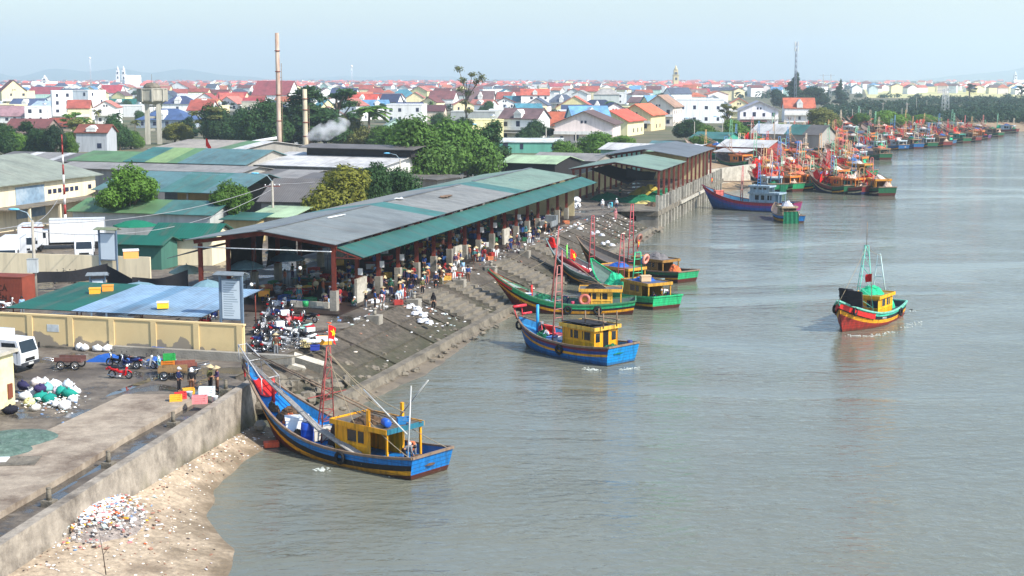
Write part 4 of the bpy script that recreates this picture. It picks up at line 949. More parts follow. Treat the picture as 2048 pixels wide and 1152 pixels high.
# ------------------------------------------------ 8 purple boat by the pier, 9 small boat with green nets
r,L=boat((250.3,-19.8),(255.8,-37.0),'crimson and blue fishing boat with pale grey wheelhouse nosed to the pier')
h=Hull(L,4.6,1.7,1.5,4.0,2.6,[(.45,(176,40,70)),(.4,(96,64,150)),(.5,(36,88,170))],(30,84,150),PURPLE,(120,40,50),(64,120,150),bul=.7); h.make(r)
x0,x1,zd,zr=cabin(r,h,.2,.46,2.8,2.3,GREYB,(150,170,180),canopy=.6,win=3)
cabin(r,h,.27,.46,2.4,1.0,GREYB,(160,178,186),z0=zr+.02,win=3)
lattice(r,'mast',(h.L*.58,0,h.deckz(.58)),(h.L*.57,0,7.6),.9,.4,(190,84,84),8,.055); lattice(r,'mast',(h.L*.4,0,zr+1.1),(h.L*.4,0,zr+5.0),1.2,.4,(70,130,190),7,.055)
tyres(r,h,(.3,.38,.46,.55,.63),-1,-.6); flag(r,(h.L*.9,0,h.sheer(.9)+2.2),.9,.7,True,(.2,-.7,0),.5)
foam_box(onboat(r,h.L*.82,0,h.deckz(.82)+.3),'coral red box on the bow deck of the crimson and blue boat',.3,(220,110,96),1.8)
r,L=boat((232.0,-18.6),(241.5,-22.8),'small blue and yellow boat with dark green nets hung over its stern')
h=Hull(L,3.8,1.2,1.0,2.4,1.6,[(.4,BLUE),(.2,BLACK),(.3,YEL)],MAROON,BLUE,WOOD,(90,80,74),bul=.4); h.make(r)
x0,x1,zd,zr=cabin(r,h,.3,.55,2.2,1.6,(170,150,120),(190,190,186),win=1)
mb=MB(); mb.grid((-.5,-.2,1.9),(-.5,2.2,1.9),(-.75,-.3,-.5),(-.7,2.3,-.5),14,8,lambda a,b:(.12*math.sin(a*22),0,0)); mb.build('hanging_net',netg,r)
mb=MB(); mb.tube([(-.5,-.4,1.95),(-.5,2.4,1.95)],.06,6); mb.tube([(-.5,-.3,.9),(-.5,-.3,1.95)],.06,6); mb.tube([(-.5,1.6,.9),(-.5,1.6,1.95)],.06,6); mb.build('net_rail',wood,r)
MB().heap((1.6,-.2,h.deckz(.15)),1.0,1.2,1.0,0,12,.5,71).build('net_heap',cloth((206,200,190)),r); MB().heap((h.L*.42,0,zr),1.0,.9,.8,0,12,.5,72).build('net_heap',cloth((190,190,196)),r)
# ------------------------------------------------ the drawn-up fleet
hullc=[((34,150,94),'green'),((30,104,66),'dark green'),((24,100,160),'blue'),((60,110,150),'grey blue'),((130,50,44),'brick red'),((60,140,150),'teal'),((96,60,110),'plum')]
cabc=[((206,140,40),'ochre'),((226,128,50),'orange'),((150,120,90),'bare wood'),((176,190,196),'pale grey'),((70,150,130),'green'),((196,90,70),'salmon')]
mastc=[((186,104,98),'pink'),((186,60,54),'red'),((120,180,146),'pale green'),((84,130,176),'blue'),((170,150,130),'bare wood'),((206,186,160),'cream'),((196,150,96),'tan')]
roofc=[((196,186,176),'pale'),((230,232,230),'white'),((236,124,40),'orange'),((120,110,100),'grey'),((216,206,186),'cream')]
fleet=[]
fr=random.Random(21)
from mathutils.bvhtree import BVHTree
_bk=BVHTree.FromPolygons([tuple(v.co) for v in BANKOB.data.vertices],[tuple(p.vertices) for p in BANKOB.data.polygons])
def bank_z(x,y):
    h=_bk.ray_cast(Vector((x,y,50)),Vector((0,0,-1))); return h[0].z if h[0] else -9
front=[(1556,386),(1598,384),(1640,381),(1672,385),(1706,389),(1737,390),(1622,366),(1664,366),(1690,370),(1722,366),(1580,360),(1716,350),(1745,356),(1775,393),(1690,352),(1642,358),(1738,340),(1772,320),(1600,352),(1700,328),(1655,332),(1555,366),(1618,318),(1655,310),(1725,313),(1695,304),(1765,303),(1808,301),(1838,298),(1866,296),(1896,294),(1575,334),(1530,344),(1595,304),(1640,294),(1735,293),(1780,288),(1815,286),(1850,284),(1880,286),(1910,290),(1935,286),(1958,284),(1980,279),(2003,274),(2036,266),(1690,288),(1830,276),(1870,274),(1910,276),(1945,272),(1975,268),(1556,318),(1664,282),(1722,279),(1760,276),(1792,274),(1500,352),(1490,332),(1462,340),(1448,328),(1520,326),(1535,318),(1545,356),(1575,350),(1604,334),(1632,346),(1668,346),(1678,316),(1640,306),(1712,340),(1730,326),(1585,312),(1610,300),(1756,292),(1705,292),(1682,300),(1620,283),(1570,300),(1700,276),(1850,268),(1890,266),(1925,265),(1810,270),(1745,268)]
for k,(px,py) in enumerate(front):
    p=P(px,py,WZ)
    p.z=max(WZ,bank_z(p.x,p.y)+.35)
    a=math.radians(fr.uniform(92,142)) if px<1800 else math.radians(fr.uniform(105,150))
    L=fr.uniform(9,13.5) if py>300 else fr.uniform(12,15)
    hc=fr.choice(hullc if py<330 else hullc[:2]+hullc[:2]+hullc[4:5]); cc=fr.choice(cabc[:4] if py>310 else cabc); mc=fr.choice(mastc); rc=fr.choice(roofc); ex=fr.choice(['awning','heap','flags','flags','flags'])
    exlab={'awning':'striped tarpaulin awning','heap':'big net heap','flags':'bundled red marker flags','none':'bare roof'}[ex]
    r=thing('fishing_boat','%s boat, %s cabin, %s roof, %s mast, %s'%(hc[1],cc[1],rc[1],mc[1],exlab),'fishing boat',(p.x,p.y,p.z),a,'fishing fleet drawn up along the bank')
    fleet.append(r); r.scale=(1.22,1.22,1.28)
    h=Hull(L,fr.uniform(3.4,4.1),1.4,1.0,fr.uniform(2.6,3.6),2.4,[(.45,hc[0]),(.22,BLACK),(.22,fr.choice([YEL,(200,180,140),hc[0]]))],fr.choice([MAROON,NAVY,BLACK]),hc[0],WOOD,(130,110,96),bul=.4,tw=.88)
    h.make(r)
    x0,x1,zd,zr=cabin(r,h,.2,.42,2.3,1.7,cc[0],rc[0],canopy=fr.choice([.6,1.2]),win=1)
    lattice(r,'mast',(L*.55,0,h.deckz(.55)),(L*.54,0,fr.uniform(5.0,7.2)),1.0,.35,mc[0],6,.055)
    if fr.random()<.6: lattice(r,'stern_gallows',(L*.12,0,h.deckz(.12)),(L*.12,0,fr.uniform(3.4,4.8)),1.8,1.0,fr.choice(mastc)[0],3,.055)
    for q in range(fr.randint(4,7)):
        y=fr.uniform(-1.4,1.4); MB().tube([(fr.uniform(1,4),y,zr),(fr.uniform(5,9.5),y+fr.uniform(-1,1),zr+fr.uniform(-.6,2.4))],.045,5).build('pole',wood if q%2 else paint((206,150,120)),r)
    if ex=='flags':
        mb=MB()
        for q in range(10):
            b=Vector((L*.66+fr.uniform(-.7,.7),fr.uniform(-.8,.8),h.deckz(.66))); t=b+Vector((fr.uniform(-1.3,1.3),fr.uniform(-.9,.9),fr.uniform(1.6,2.8)))
            mb.tube([b,t],.03,4,1); d=Vector((fr.uniform(-1,1),fr.uniform(-1,1),-.4)).normalized()
            mb.grid(t,t+d*1.0,t.lerp(b,.5),t.lerp(b,.5)+d*.9,4,3,lambda a_,b_:(0,.12*math.sin(a_*6+b_*4),-.25*a_))
        mb.build('marker_flags',[redc,wood],r)
    elif ex=='heap': MB().heap((L*.5,0,h.deckz(.5)),1.4,1.2,1.5,0,14,.5,100+k).build('net_heap',fr.choice([netg,netb,nett]),r)
    elif ex=='awning':
        mb=MB(); mb.grid((L*.45,-1.5,zr+.1),(L*.75,-1.3,zr-.2),(L*.45,1.5,zr+.2),(L*.75,1.3,zr),8,6,lambda a_,b_:(0,0,.3*math.sin(b_*PI)-.25*math.sin(a_*PI)),0); mb.build('awning',fr.choice([cloth((232,230,226)),cloth((226,130,60)),cloth((206,176,160)),mat('blue_tarp',(0,0,0))]),r)
    MB().heap((L*.1,fr.uniform(-.6,.6),h.deckz(.1)),.9,1.1,fr.uniform(.5,1.1),0,12,.5,200+k).build('net_heap',fr.choice([netg,netb,cloth((196,170,150)),nett,cloth((200,60,50))]),r)
    MB().heap((L*.3,0,zr),1.2,1.0,.5,0,12,.6,300+k).build('roof_bundle',fr.choice([cloth((200,190,180)),netb,cloth((60,100,160)),cloth((190,100,80)),netg,cloth((226,206,186)),cloth((216,120,90))]),r)
    if py>335 and fr.random()<.3:
        mb=MB(); mb.grid((-.35,-1.2,1.3),(-.35,-.2,1.3),(-.5,-1.2,.0),(-.5,-.1,.1),8,6,lambda a_,b_:(.1*math.sin(a_*20),0,0)); mb.build('hanging_net',netg,r)
    if fr.random()<.7:
        mb=MB(); mb.torus((L*fr.uniform(.15,.4),fr.choice([-1.4,1.4]),zr+.2),.38,.13,(.4,1,.2),14,6); mb.build('life_ring',paint(fr.choice([(224,110,80),(236,230,220),(206,80,60)])),r)

byl={}
for r in fleet: byl.setdefault(r['label'],[]).append(r)
for l_,os_ in byl.items():
    if len(os_)>1:
        os_.sort(key=lambda o:o.location.y)
        for k,o in enumerate(os_): o['label']=l_+', '+['nearest','second nearest','third nearest','fourth nearest'][min(k,3)]
# ================================================================= trees
def leafmat(name,rgb,var=.35,clump=.35):
    return mat('leaf_'+name,rgb,.65,var,clump,stain=tuple(int(x*.55) for x in rgb),stain_amt=.7,stain_scale=clump*2.2,objvar=.18,transl=.28,spec=.25)
LEAF={'green':leafmat('green',(92,128,46)),'dark':leafmat('dark',(56,88,44)),'deep':leafmat('deep',(44,72,46)),'yellow':leafmat('yellow',(126,128,48)),'olive':leafmat('olive',(112,116,58)),'big':leafmat('big',(86,120,48)),'bright':leafmat('bright',(112,150,50)),'mangrove':leafmat('mangrove',(50,80,52),.3,.05)}
bark=mat('bark',(112,98,82),.95,.25,4,stain=(70,60,50),stain_amt=.5)
def leaves(mb,c,r,n,size,rr,shell=.55,flat=1.0):
    for _ in range(n):
        d=Vector((rr.gauss(0,1),rr.gauss(0,1),rr.gauss(0,1))).normalized()
        q=rr.uniform(shell,1.0)*(1+.3*noise.noise(d*2.3+Vector(c)))
        p=Vector(c)+Vector((d.x*r[0]*q,d.y*r[1]*q,d.z*r[2]*q*flat))
        nrm=(d+Vector((rr.gauss(0,.5),rr.gauss(0,.5),rr.gauss(.3,.5)))).normalized()
        M=nrm.to_track_quat('Z','Y').to_matrix(); a=rr.uniform(0,6.28); s=size*rr.uniform(.6,1.3)
        e1=M@Vector((math.cos(a),math.sin(a),0)); e2=M@Vector((-math.sin(a),math.cos(a),0))
        mb.add([p-e1*s,p-e2*s*.45+nrm*s*.12,p+e1*s,p+e2*s*.45],[(0,1,2,3)],0,True)
def crown_mesh(kind,seed):
    """unit tree: height 10, crown radius about 4"""
    rr=random.Random(seed); cm=MB(); tm=MB()
    if kind=='broad':
        lob=[(0,0,7.2,2.7,2.4)]+[(3.0*math.cos(a)*rr.uniform(.5,1),3.0*math.sin(a)*rr.uniform(.5,1),rr.uniform(4.6,7.4),rr.uniform(1.3,2.2),rr.uniform(1.1,1.8)) for a in [i*.9+rr.uniform(0,.5) for i in range(7)]]
        ht=4.2
    elif kind=='tall':
        lob=[(rr.uniform(-.9,.9),rr.uniform(-.9,.9),3.0+i*1.1,rr.uniform(1.3,2.1)*(1-.08*i),rr.uniform(1.0,1.5)) for i in range(6)]; ht=6
    elif kind=='sparse':
        lob=[(rr.uniform(-2.6,2.6),rr.uniform(-2.2,2.2),rr.uniform(4.5,9.4),rr.uniform(.7,1.25),rr.uniform(.5,.9)) for i in range(11)]; ht=6.5
    elif kind=='casuarina':
        lob=[(rr.uniform(-.5,.5)*(6-i)*.5,rr.uniform(-.5,.5)*(6-i)*.5,1.8+i*1.25,2.6-.36*i,.9) for i in range(7)]; ht=9
    elif kind=='bush':
        lob=[(rr.uniform(-2.6,2.6),rr.uniform(-2.2,2.2),rr.uniform(2.2,6.5),rr.uniform(1.8,2.8),rr.uniform(1.6,2.6)) for i in range(8)]; ht=3
    for (x,y,z,r,rz) in lob:
        leaves(cm,(x,y,z),(r,r,rz),int((900 if kind!='sparse' else 420)*r*r/2.2),.25 if kind!='casuarina' else .24,rr,.4 if kind!='sparse' else .2)
        base=Vector((0,0,min(z-.5,ht*rr.uniform(.45,.95)))); 
        tm.tube([base,base.lerp(Vector((x,y,z)),.5)+Vector((0,0,.3)),(x,y,z)],[.16,.1,.05],5)
    tm.tube([(0,0,-.2),(.1,.05,ht*.5),(0,0,ht),(0,.1,ht+1.5)],[.34,.26,.18,.08],8)
    return cm.mesh('crown',LEAF['green']),tm.mesh('trunk',bark)
def airy_mesh(seed):
    rr=random.Random(seed); cm=MB(); tm=MB(); tm.tube([(0,0,-.2),(.3,.1,4),(.1,.1,7.5)],[.22,.15,.07],6)
    for (x,y,z,r) in ((1.6,.3,9.4,.75),(-.9,-.2,8.6,.6),(-3.0,.2,8.2,1.0),(-2.0,0,7.6,.8),(.6,.4,7.8,.7),(1.2,.3,6.4,.7),(-.2,0,6.0,.7),(.4,.2,4.6,.8),(-.4,.2,3.4,.7)):
        tm.tube([(.2,.1,z*.62),(x*.6,y*.6,z*.85),(x,y,z)],[.09,.06,.03],4); leaves(cm,(x,y,z),(r*1.3,r*1.3,r*.75),130,.2,rr,.1)
    return cm.mesh('crown',LEAF['green']),tm.mesh('trunk',bark)
def palm_mesh(seed):
    rr=random.Random(seed); cm=MB(); tm=MB()
    tm.tube([(0,0,-.2),(.2,0,3),(.3,.1,7.6)],[.26,.2,.15],7)
    for i in range(20):
        a=i*2.4; el=rr.uniform(-.2,1.1); pts=[]; L=rr.uniform(2.6,3.4)
        for j in range(7):
            t=j/6; pts.append(Vector((.3+math.cos(a)*L*t*math.cos(el*(1-t*.6)),.1+math.sin(a)*L*t*math.cos(el*(1-t*.6)),7.6+L*t*math.sin(el)-1.7*t*t)))
        sd=Vector((-math.sin(a),math.cos(a),0))
        for j in range(6):
            for sg in (-1,1):
                wd=.55*math.sin(PI*(j+.8)/7.5)+.08
                cm.add([pts[j],pts[j+1],pts[j+1]+sd*sg*wd-Vector((0,0,.22)),pts[j]+sd*sg*wd-Vector((0,0,.22))],[(0,1,2,3)])
    return cm.mesh('crown',LEAF['green']),tm.mesh('trunk',bark)
TREEM={k:[crown_mesh(k,s) for s in ss] for k,ss in {'broad':(1,2,3),'tall':(4,5),'sparse':(6,),'casuarina':(7,),'bush':(8,9)}.items()}
TREEM['palm']=[palm_mesh(3)]; TREEM['airy']=[airy_mesh(5)]
tr_=random.Random(5); ZM={}
def tree(loc,height,width,kind,leaf,label,group=None):
    r=thing('palm_tree' if kind=='palm' else 'tree',label,'tree',loc,tr_.uniform(0,6.28),group)
    cmesh,tmesh=tr_.choice(TREEM[kind]); zm=max(v.co.z for v in cmesh.vertices) if cmesh.name not in ZM else ZM[cmesh.name][0]; wm_=(max(v.co.x for v in cmesh.vertices)-min(v.co.x for v in cmesh.vertices)) if cmesh.name not in ZM else ZM[cmesh.name][1]; ZM[cmesh.name]=(zm,wm_); c=bpy.data.objects.new('crown',cmesh); t=bpy.data.objects.new('trunk',tmesh)
    for o in (c,t): COL.objects.link(o); o.parent=r
    setmat(c,0,LEAF[leaf]); s=height/zm; sx=width/wm_*1.06
    r.scale=(sx,sx,s); return r
def tree_px(cx,yb,yt,wpx,kind,leaf,label,group=None,zb=0.0):
    p=P(cx,yb,zb); d=p.y/ (1.0); s=math.hypot(d,CZ)/2930
    return tree(p,max(2.5,(yb-yt)*s*1.02),wpx*s,kind,leaf,label,group)
def T(*a): return tree_px(*a)
T(262,474,322,135,'broad','green','green leafy tree with open branching trunk before the cream warehouse')
T(460,476,356,92,'broad','green','compact green tree left of the hall roof beside the small pole')
T(690,466,328,140,'bush','yellow','olive yellow tree beside the white gabled factory')
T(748,452,322,84,'bush','dark','dark green tree right against the yellow flowering tree')
T(792,440,332,84,'bush','dark','dark green tree under the street lamp by the factory gable')
T(862,385,226,180,'bush','big','large bright green tree behind the market hall roof')
T(930,368,232,150,'bush','big','large green tree right of the biggest one behind the market hall')
T(982,350,238,80,'tall','dark','dark tree by the street lamp behind the market hall')
T(815,352,238,110,'bush','green','green tree at the left flank of the big trees behind the hall')
T(935,268,134,74,'airy','olive','tall thin tree with bare gaps rising above the town roofs')
T(620,305,172,110,'tall','dark','tall dark tree just behind the short chimney')
T(545,305,196,100,'bush','dark','broad dark tree behind the tall chimney')
T(500,300,212,80,'bush','dark','dark tree left of the tall chimney')
T(675,295,178,90,'sparse','dark','loose dark tree right of the short chimney')
T(585,300,208,90,'bush','deep','dense dark tree between the two chimneys')
T(650,300,214,100,'bush','dark','dense tree behind the white smoke')
T(735,300,212,90,'palm','green','palm tree between the smoke and the large green trees')
T(705,300,230,90,'bush','olive','olive tree right of the white smoke')
T(770,300,250,70,'bush','green','low green tree before the mint gabled house')
T(510,285,250,90,'bush','olive','low olive bush left below the tall chimney')
for k,(x,yb,yt,w_,lf,kd) in enumerate([(10,318,245,70,'dark','bush'),(45,318,262,70,'green','bush'),(85,320,254,80,'dark','bush'),(112,322,246,60,'deep','broad'),(140,318,262,50,'green','bush'),(60,305,240,60,'dark','tall')]):
    T(x,yb,yt,w_,kd,lf,'%s tree left of banded mast, %s'%({'dark':'dark green','green':'mid green','deep':'deep green'}[lf],['at frame edge','second from edge','before the dark red roof','beside the thin pole','nearest the mast','the slender one behind'][k]),'trees left of the red and white mast')
T(165,300,238,60,'sparse','olive','bare olive tree before the old white house with red roof')
T(240,300,228,60,'bush','dark','dark tree between the old white house and the water tower')
T(262,298,258,60,'bush','green','low green tree left of the water tower foot')
T(350,288,244,56,'bush','yellow','yellowish tree at the right foot of the water tower')
T(378,285,232,40,'tall','deep','dark slim tree right of the water tower')
T(415,290,215,80,'sparse','olive','thin olive tree before the white gabled houses right of the water tower')
T(445,290,205,90,'bush','dark','big dark tree right of the water tower')
T(485,292,232,70,'bush','dark','dark tree left of the pale two-storey house')
T(1058,290,238,70,'bush','dark','dark bushy tree in front of the orange roofed house')
T(1092,285,252,40,'broad','dark','small round tree beside the pink gabled house')
T(1135,335,278,74,'bush','green','green tree behind the net shed, left of the white pole')
T(1200,330,262,76,'bush','green','green tree behind the net shed with its crown before the pink house')
T(1240,300,270,50,'bush','bright','small bright bush before the teal wall')
for k,(x,yb,yt,w_,kd,lf) in enumerate([(1385,282,236,60,'bush','dark'),(1420,296,246,64,'bush','green'),(1390,310,268,60,'bush','green'),(1475,290,236,60,'bush','green'),(1505,278,240,60,'bush','dark'),(1540,285,250,50,'bush','bright'),(1560,276,246,46,'bush','bright'),(1640,268,214,74,'bush','olive'),(1660,262,226,60,'bush','dark'),(1720,262,224,44,'broad','green'),(1775,256,220,60,'bush','bright'),(1800,250,226,46,'bush','green'),(1850,248,228,50,'bush','bright'),(1455,262,208,36,'sparse','olive')]):
    T(x,yb,yt,w_,kd,lf,['dark tree above the grey shed roof','green tree beside the curved lamp post','green tree behind the grey end of the net shed','green tree below the white house with twin attic windows','dark tree left of the tall bank poles','bright green bush at the bank poles','second bright bush right of the bank poles','large olive tree right of the white house with orange roof','dark tree above the sand heaps','small tree among the bank poles','bright bushy tree above the fleet','green shrub right of the bright bushy tree','bright shrub at the mangrove edge','thin olive tree before the white modern house'][k])
T(1592,216,146,66,'casuarina','deep','tall dark casuarina clump under the telecom mast'); T(1622,216,172,60,'bush','deep','dark tree right of the casuarina clump'); T(1560,214,176,44,'bush','deep','dark tree left of the casuarina clump'); T(1680,212,160,36,'casuarina','deep','lone dark conical tree beyond the orange roofed house')
T(1938,200,168,26,'sparse','deep','lone tree on the pale rice field'); T(2042,202,172,24,'sparse','deep','lone tree at the end of the mangroves')
# mangrove belt
mb=MB(); rr=random.Random(3)
for band,(y0,y1,n,x0) in enumerate(((246,238,150,1660),(236,226,150,1660),(226,216,150,1650),(216,206,110,1690),(205,199,80,1820),(197,194,16,1690))):
    for i in range(n):
        px=rr.uniform(x0,2120); py=rr.uniform(y1,y0)
        if px<1900-(246-py)*0 and py>226 and px<1760 and rr.random()<.5: continue
        p=P(px,py,0.0); hh=rr.uniform(2.6,5.0)*(1.25 if px>1950 else 1)
        leaves(mb,(p.x,p.y,hh*.42),(hh*1.0,hh*1.0,hh*.62),60,.62*(1+.0006*p.y),rr,.5)
o=mb.build('mangrove_wood',LEAF['mangrove']); o['kind']='stuff'
# low far tree line and scrub of the plain: one mass
mb=MB(); rr=random.Random(9)
for i in range(1500):
    d=rr.choice([rr.uniform(1400,3000),rr.uniform(2500,5200)]); px=rr.uniform(-60,2110)
    if px>1690 and d<3300: continue
    x=(px-1024)/2900*d; hh=rr.uniform(4,8)
    leaves(mb,(x,d,hh*.4),(hh*1.3,hh,hh*.6),14,2.2+d*.0005,rr,.4)
o=mb.build('distant_tree_line',LEAF['deep']); o['kind']='stuff'
# rice fields
fieldm=mat('pale_rice_field',(196,186,130),.95,.15,.02,stain=(140,150,90),stain_amt=.8,stain_scale=.01)
for a,b,y0,y1 in ((1735,2300,196,172),):
    q=[P(a,y0,.05),P(b,y0,.05),P(b+100,y1,.05),P(a-10,y1,.05)]; MB().add(q,[(0,1,2,3)]).build('rice_field',fieldm)['kind']='structure'
# hills
hm=mat('far_hill',(70,92,84),.95,.2,.003)
for (px0,px1,yt,d,sd) in ((-200,560,128,10500,1),(1820,2400,118,10500,2),(500,1100,149,11500,3)):
    mb=MB(); n=40;m=6;o=[]
    for i in range(n+1):
        t=i/n; px=px0+(px1-px0)*t
        for j in range(m+1):
            s=j/m; dd=d+ (s-.5)*2400; x=(px-1024)/2900*dd
            e=(math.sin(PI*t)**.8)*(.55+.45*noise.noise(Vector((t*4.5,sd*3.1,0)))+.25*noise.noise(Vector((t*11,sd,2))))
            o.append((x,dd,max(0,20+(155-yt)*d/2930)*max(0,e)*math.sin(PI*s)*1.25-2))
    mb.add(o,[(i*(m+1)+j,(i+1)*(m+1)+j,(i+1)*(m+1)+j+1,i*(m+1)+j+1) for i in range(n) for j in range(m)],0,True)
    mb.build('hills',hm)['kind']='structure'
# ================================================================= houses
def wallm(rgb): return mat('wall_%d_%d_%d'%rgb,rgb,.88,.08,.4,stain=tuple(int(x*.72) for x in rgb),stain_amt=.42,stain_scale=.3,streak=True,objvar=.06)
def tilem(rgb): return mat('roof_%d_%d_%d'%rgb,rgb,.8,.22,.6,stain=tuple(int(x*.5+14) for x in rgb),stain_amt=.65,stain_scale=.25,objvar=.22)
win_m=mat('house_window',(44,48,70),.25,.15,1,spec=.5)
def roof_mb(mb,kind,w,d,h,rh,ov,mi):
    x=w/2+ov; y=d/2+ov; t=.22
    if kind=='gx':   # ridge along x
        mb.slab([(-x,-y,h-.15),(x,-y,h-.15),(x,0,h+rh),(-x,0,h+rh)],t,mi); mb.slab([(x,y,h-.15),(-x,y,h-.15),(-x,0,h+rh),(x,0,h+rh)],t,mi)
    elif kind=='gy':
        mb.slab([(x,-y,h-.15),(x,y,h-.15),(0,y,h+rh),(0,-y,h+rh)],t,mi); mb.slab([(-x,y,h-.15),(-x,-y,h-.15),(0,-y,h+rh),(0,y,h+rh)],t,mi)
    elif kind=='hip':
        k=max(0,(x-y*.85)); b=[(-x,-y,h),(x,-y,h),(x,y,h),(-x,y,h)]; tp=[(-k,0,h+rh),(k,0,h+rh)]
        mb.add(b+tp,[(0,1,5,4),(2,3,4,5),(1,2,5),(3,0,4),(3,2,1,0)],mi)
    elif kind=='mono': mb.slab([(-x,-y,h),(x,-y,h),(x,y,h+rh),(-x,y,h+rh)],.12,mi)
    else: mb.box(-w/2-.12,w/2+.12,-d/2-.12,d/2+.12,h+.003,h+.35,mi)
def wall_mb(mb,kind,w,d,h,rh,mi=0):
    mb.box(-w/2,w/2,-d/2,d/2,-.5,h,mi)
    if kind=='gy':
        for s in (-1,1): mb.add([(-w/2,s*(d/2-.01),h),(w/2,s*(d/2-.01),h),(0,s*(d/2-.01),h+rh-.25)],[(0,1,2)],mi)
    if kind=='gx':
        for s in (-1,1): mb.add([(s*(w/2-.01),-d/2,h),(s*(w/2-.01),d/2,h),(s*(w/2-.01),0,h+rh-.25)],[(0,1,2)],mi)
def house(p,w,d,h,kind,rh,wall,roof,yaw,label,rich=True,group=None,name='house',winrows=None,ov=.5,wins=True):
    if not rich:
        mb=MB(); wall_mb(mb,kind,w,d,h,rh,0); roof_mb(mb,kind,w,d,h,rh,ov,1)
        o=mb.build(name,[wallm(wall),tilem(roof) if kind!='flat' else wallm(roof),win_m],None,p,yaw)
        return tag(o,label,'house',group)
    r=thing(name,label,'house',p,yaw,group)
    mb=MB(); wall_mb(mb,kind,w,d,h,rh); mb.build('wall',wallm(wall),r)
    mb=MB(); roof_mb(mb,kind,w,d,h,rh,ov,0); mb.build('roof',tilem(roof) if kind!='flat' else wallm(roof),r)
    if wins:
        fl=winrows or max(1,int(h/3.4)); ww=random.Random(int(p[0]*7+p[1]))
        n=max(1,min(4,int(w/3.6)))
        for f in range(fl):
            z=h*f/fl+1.0
            for i in range(n):
                if ww.random()<.2: continue
                x=-w/2+w*(i+.5)/n; a=ww.uniform(.45,.75); hh=ww.uniform(1.3,1.8)
                m=MB(); m.box(x-a,x+a,-d/2-.05,-d/2-.004,z,z+hh); m.build('window',win_m,r)
            for i in range(max(1,int(d/5))):
                if ww.random()<.45: continue
                y=-d/2+d*(i+.5)/max(1,int(d/5)); m=MB(); m.box(w/2+.004,w/2+.05,y-.6,y+.6,z,z+1.5); m.build('window',win_m,r)
        if kind=='gy' and rh>1.8:
            m=MB(); m.box(-.9,-.25,-d/2-.05,-d/2-.012,h+.2,h+1.0); m.build('window',win_m,r); m=MB(); m.box(.25,.9,-d/2-.05,-d/2-.012,h+.2,h+1.0); m.build('window',win_m,r)
    ww=random.Random(int(p[0]*3+p[1]*5)); trimm=wallm((226,224,218)); oldc=concrete_old
    if h>5.5 and kind!='flat':
        z=h*.5; m=MB(); m.box(-w/2-.1,w/2+.1,-d/2-1.3,-d/2-.003,z-.12,z+.06); b_=m.build('balcony',trimm,r); m=MB(); m.box(-w/2-.05,w/2+.05,-d/2-1.28,-d/2-1.2,z+.061,z+.85); m.build('balustrade',trimm,b_)
    if ww.random()<.5:
        m=MB(); m.slab([(-w/2-.4,-d/2-2.6,2.6),(w*.2,-d/2-2.6,2.6),(w*.2,-d/2-.01,3.1),(-w/2-.4,-d/2-.01,3.1)],.1); m.build('porch_roof',ww.choice([TIN_TEAL,TIN_DGREY,tilem(DR),TIN_BEIGE]),r)
    if ww.random()<.55 and kind in('gx','hip') :
        m=MB(); m.prism([(-1.3,-d/2-.35),(1.3,-d/2-.35),(1.3,-d*.18),(-1.3,-d*.18)],h+.1,h+rh*.45); m.add([(-1.5,-d/2-.45,h+rh*.45),(1.5,-d/2-.45,h+rh*.45),(0,-d/2-.45,h+rh*.9),(-1.5,-d*.12,h+rh*.45),(1.5,-d*.12,h+rh*.45),(0,-d*.12,h+rh*.9)],[(0,1,2),(0,2,5,3),(1,4,5,2)]); m.build('dormer',trimm,r)
    if ww.random()<.45:
        m=MB(); zt=h+.35 if kind=='flat' else 3.2; yy=0 if kind=='flat' else d/2+1.2; m.tube([(w*.25,yy,zt+.9),(w*.25+1.5,yy,zt+.9)],.55,10); m.box(w*.25+.1,w*.25+1.4,yy-.5,yy+.5,zt-.3 if kind=='flat' else -.2,zt+.36); m.build('water_tank',chrome_t,r)
    return r
chrome_t=mat('tank_steel',(196,200,204),.35,.08,3,metal=.6)
occupied=[]
def H(cx,yb,wpx,hpx,kind,rpx,wall,roof,label,yaw=0.12,depth=None,ov=.5,winrows=None,name='house'):
    p=P(cx,yb); s=math.hypot(p.y,CZ)/2930; w=wpx*s
    occupied.append((cx-wpx/2-3,cx+wpx/2+3,yb-hpx-rpx,yb))
    ca=math.atan2(p.x,p.y)
    p=p+Vector((math.sin(-0)*0,(depth or w*.8)/2,0))
    return house(p,w,depth or w*.8,hpx*s,kind,rpx*s,wall,roof,-yaw,label,True,None,name,winrows,ov)
WH=(236,236,232); CR=(236,222,176); PK=(238,222,216); RD=(160,82,70); OR=(176,100,74); DR=(106,62,60); SL=(76,84,100); NB=(58,68,98); TL=(66,122,138); GW=(190,196,192); MT=(190,220,206); BRN=(104,82,82)
H(118,245,40,62,'flat',0,WH,WH,'white flat roofed cube house, its taller front block',-.35,11); H(165,239,54,57,'flat',0,(228,234,236),WH,'white flat roofed block with slim windows right of the cube house',.35,14)
H(20,222,48,40,'gy',22,CR,DR,'tall cream gabled house at the left frame edge with dark red roof',-.5); H(358,242,62,34,'hip',16,WH,NB,'white house with dark blue hipped roof right of the water tower',.1)
H(330,256,106,16,'hip',22,(150,160,170),(62,84,122),'low house with wide bright blue roof behind the water tower',.2); H(187,304,64,40,'gx',15,(172,176,180),(132,76,62),'old mould streaked white house with rusty red tile roof',.12)
H(55,268,86,12,'gx',18,(150,130,120),DR,'low house with long dark maroon roof left of the mast'); H(120,262,50,10,'gx',16,(170,150,130),(150,76,56),'low house with brick red roof below the white cube house')
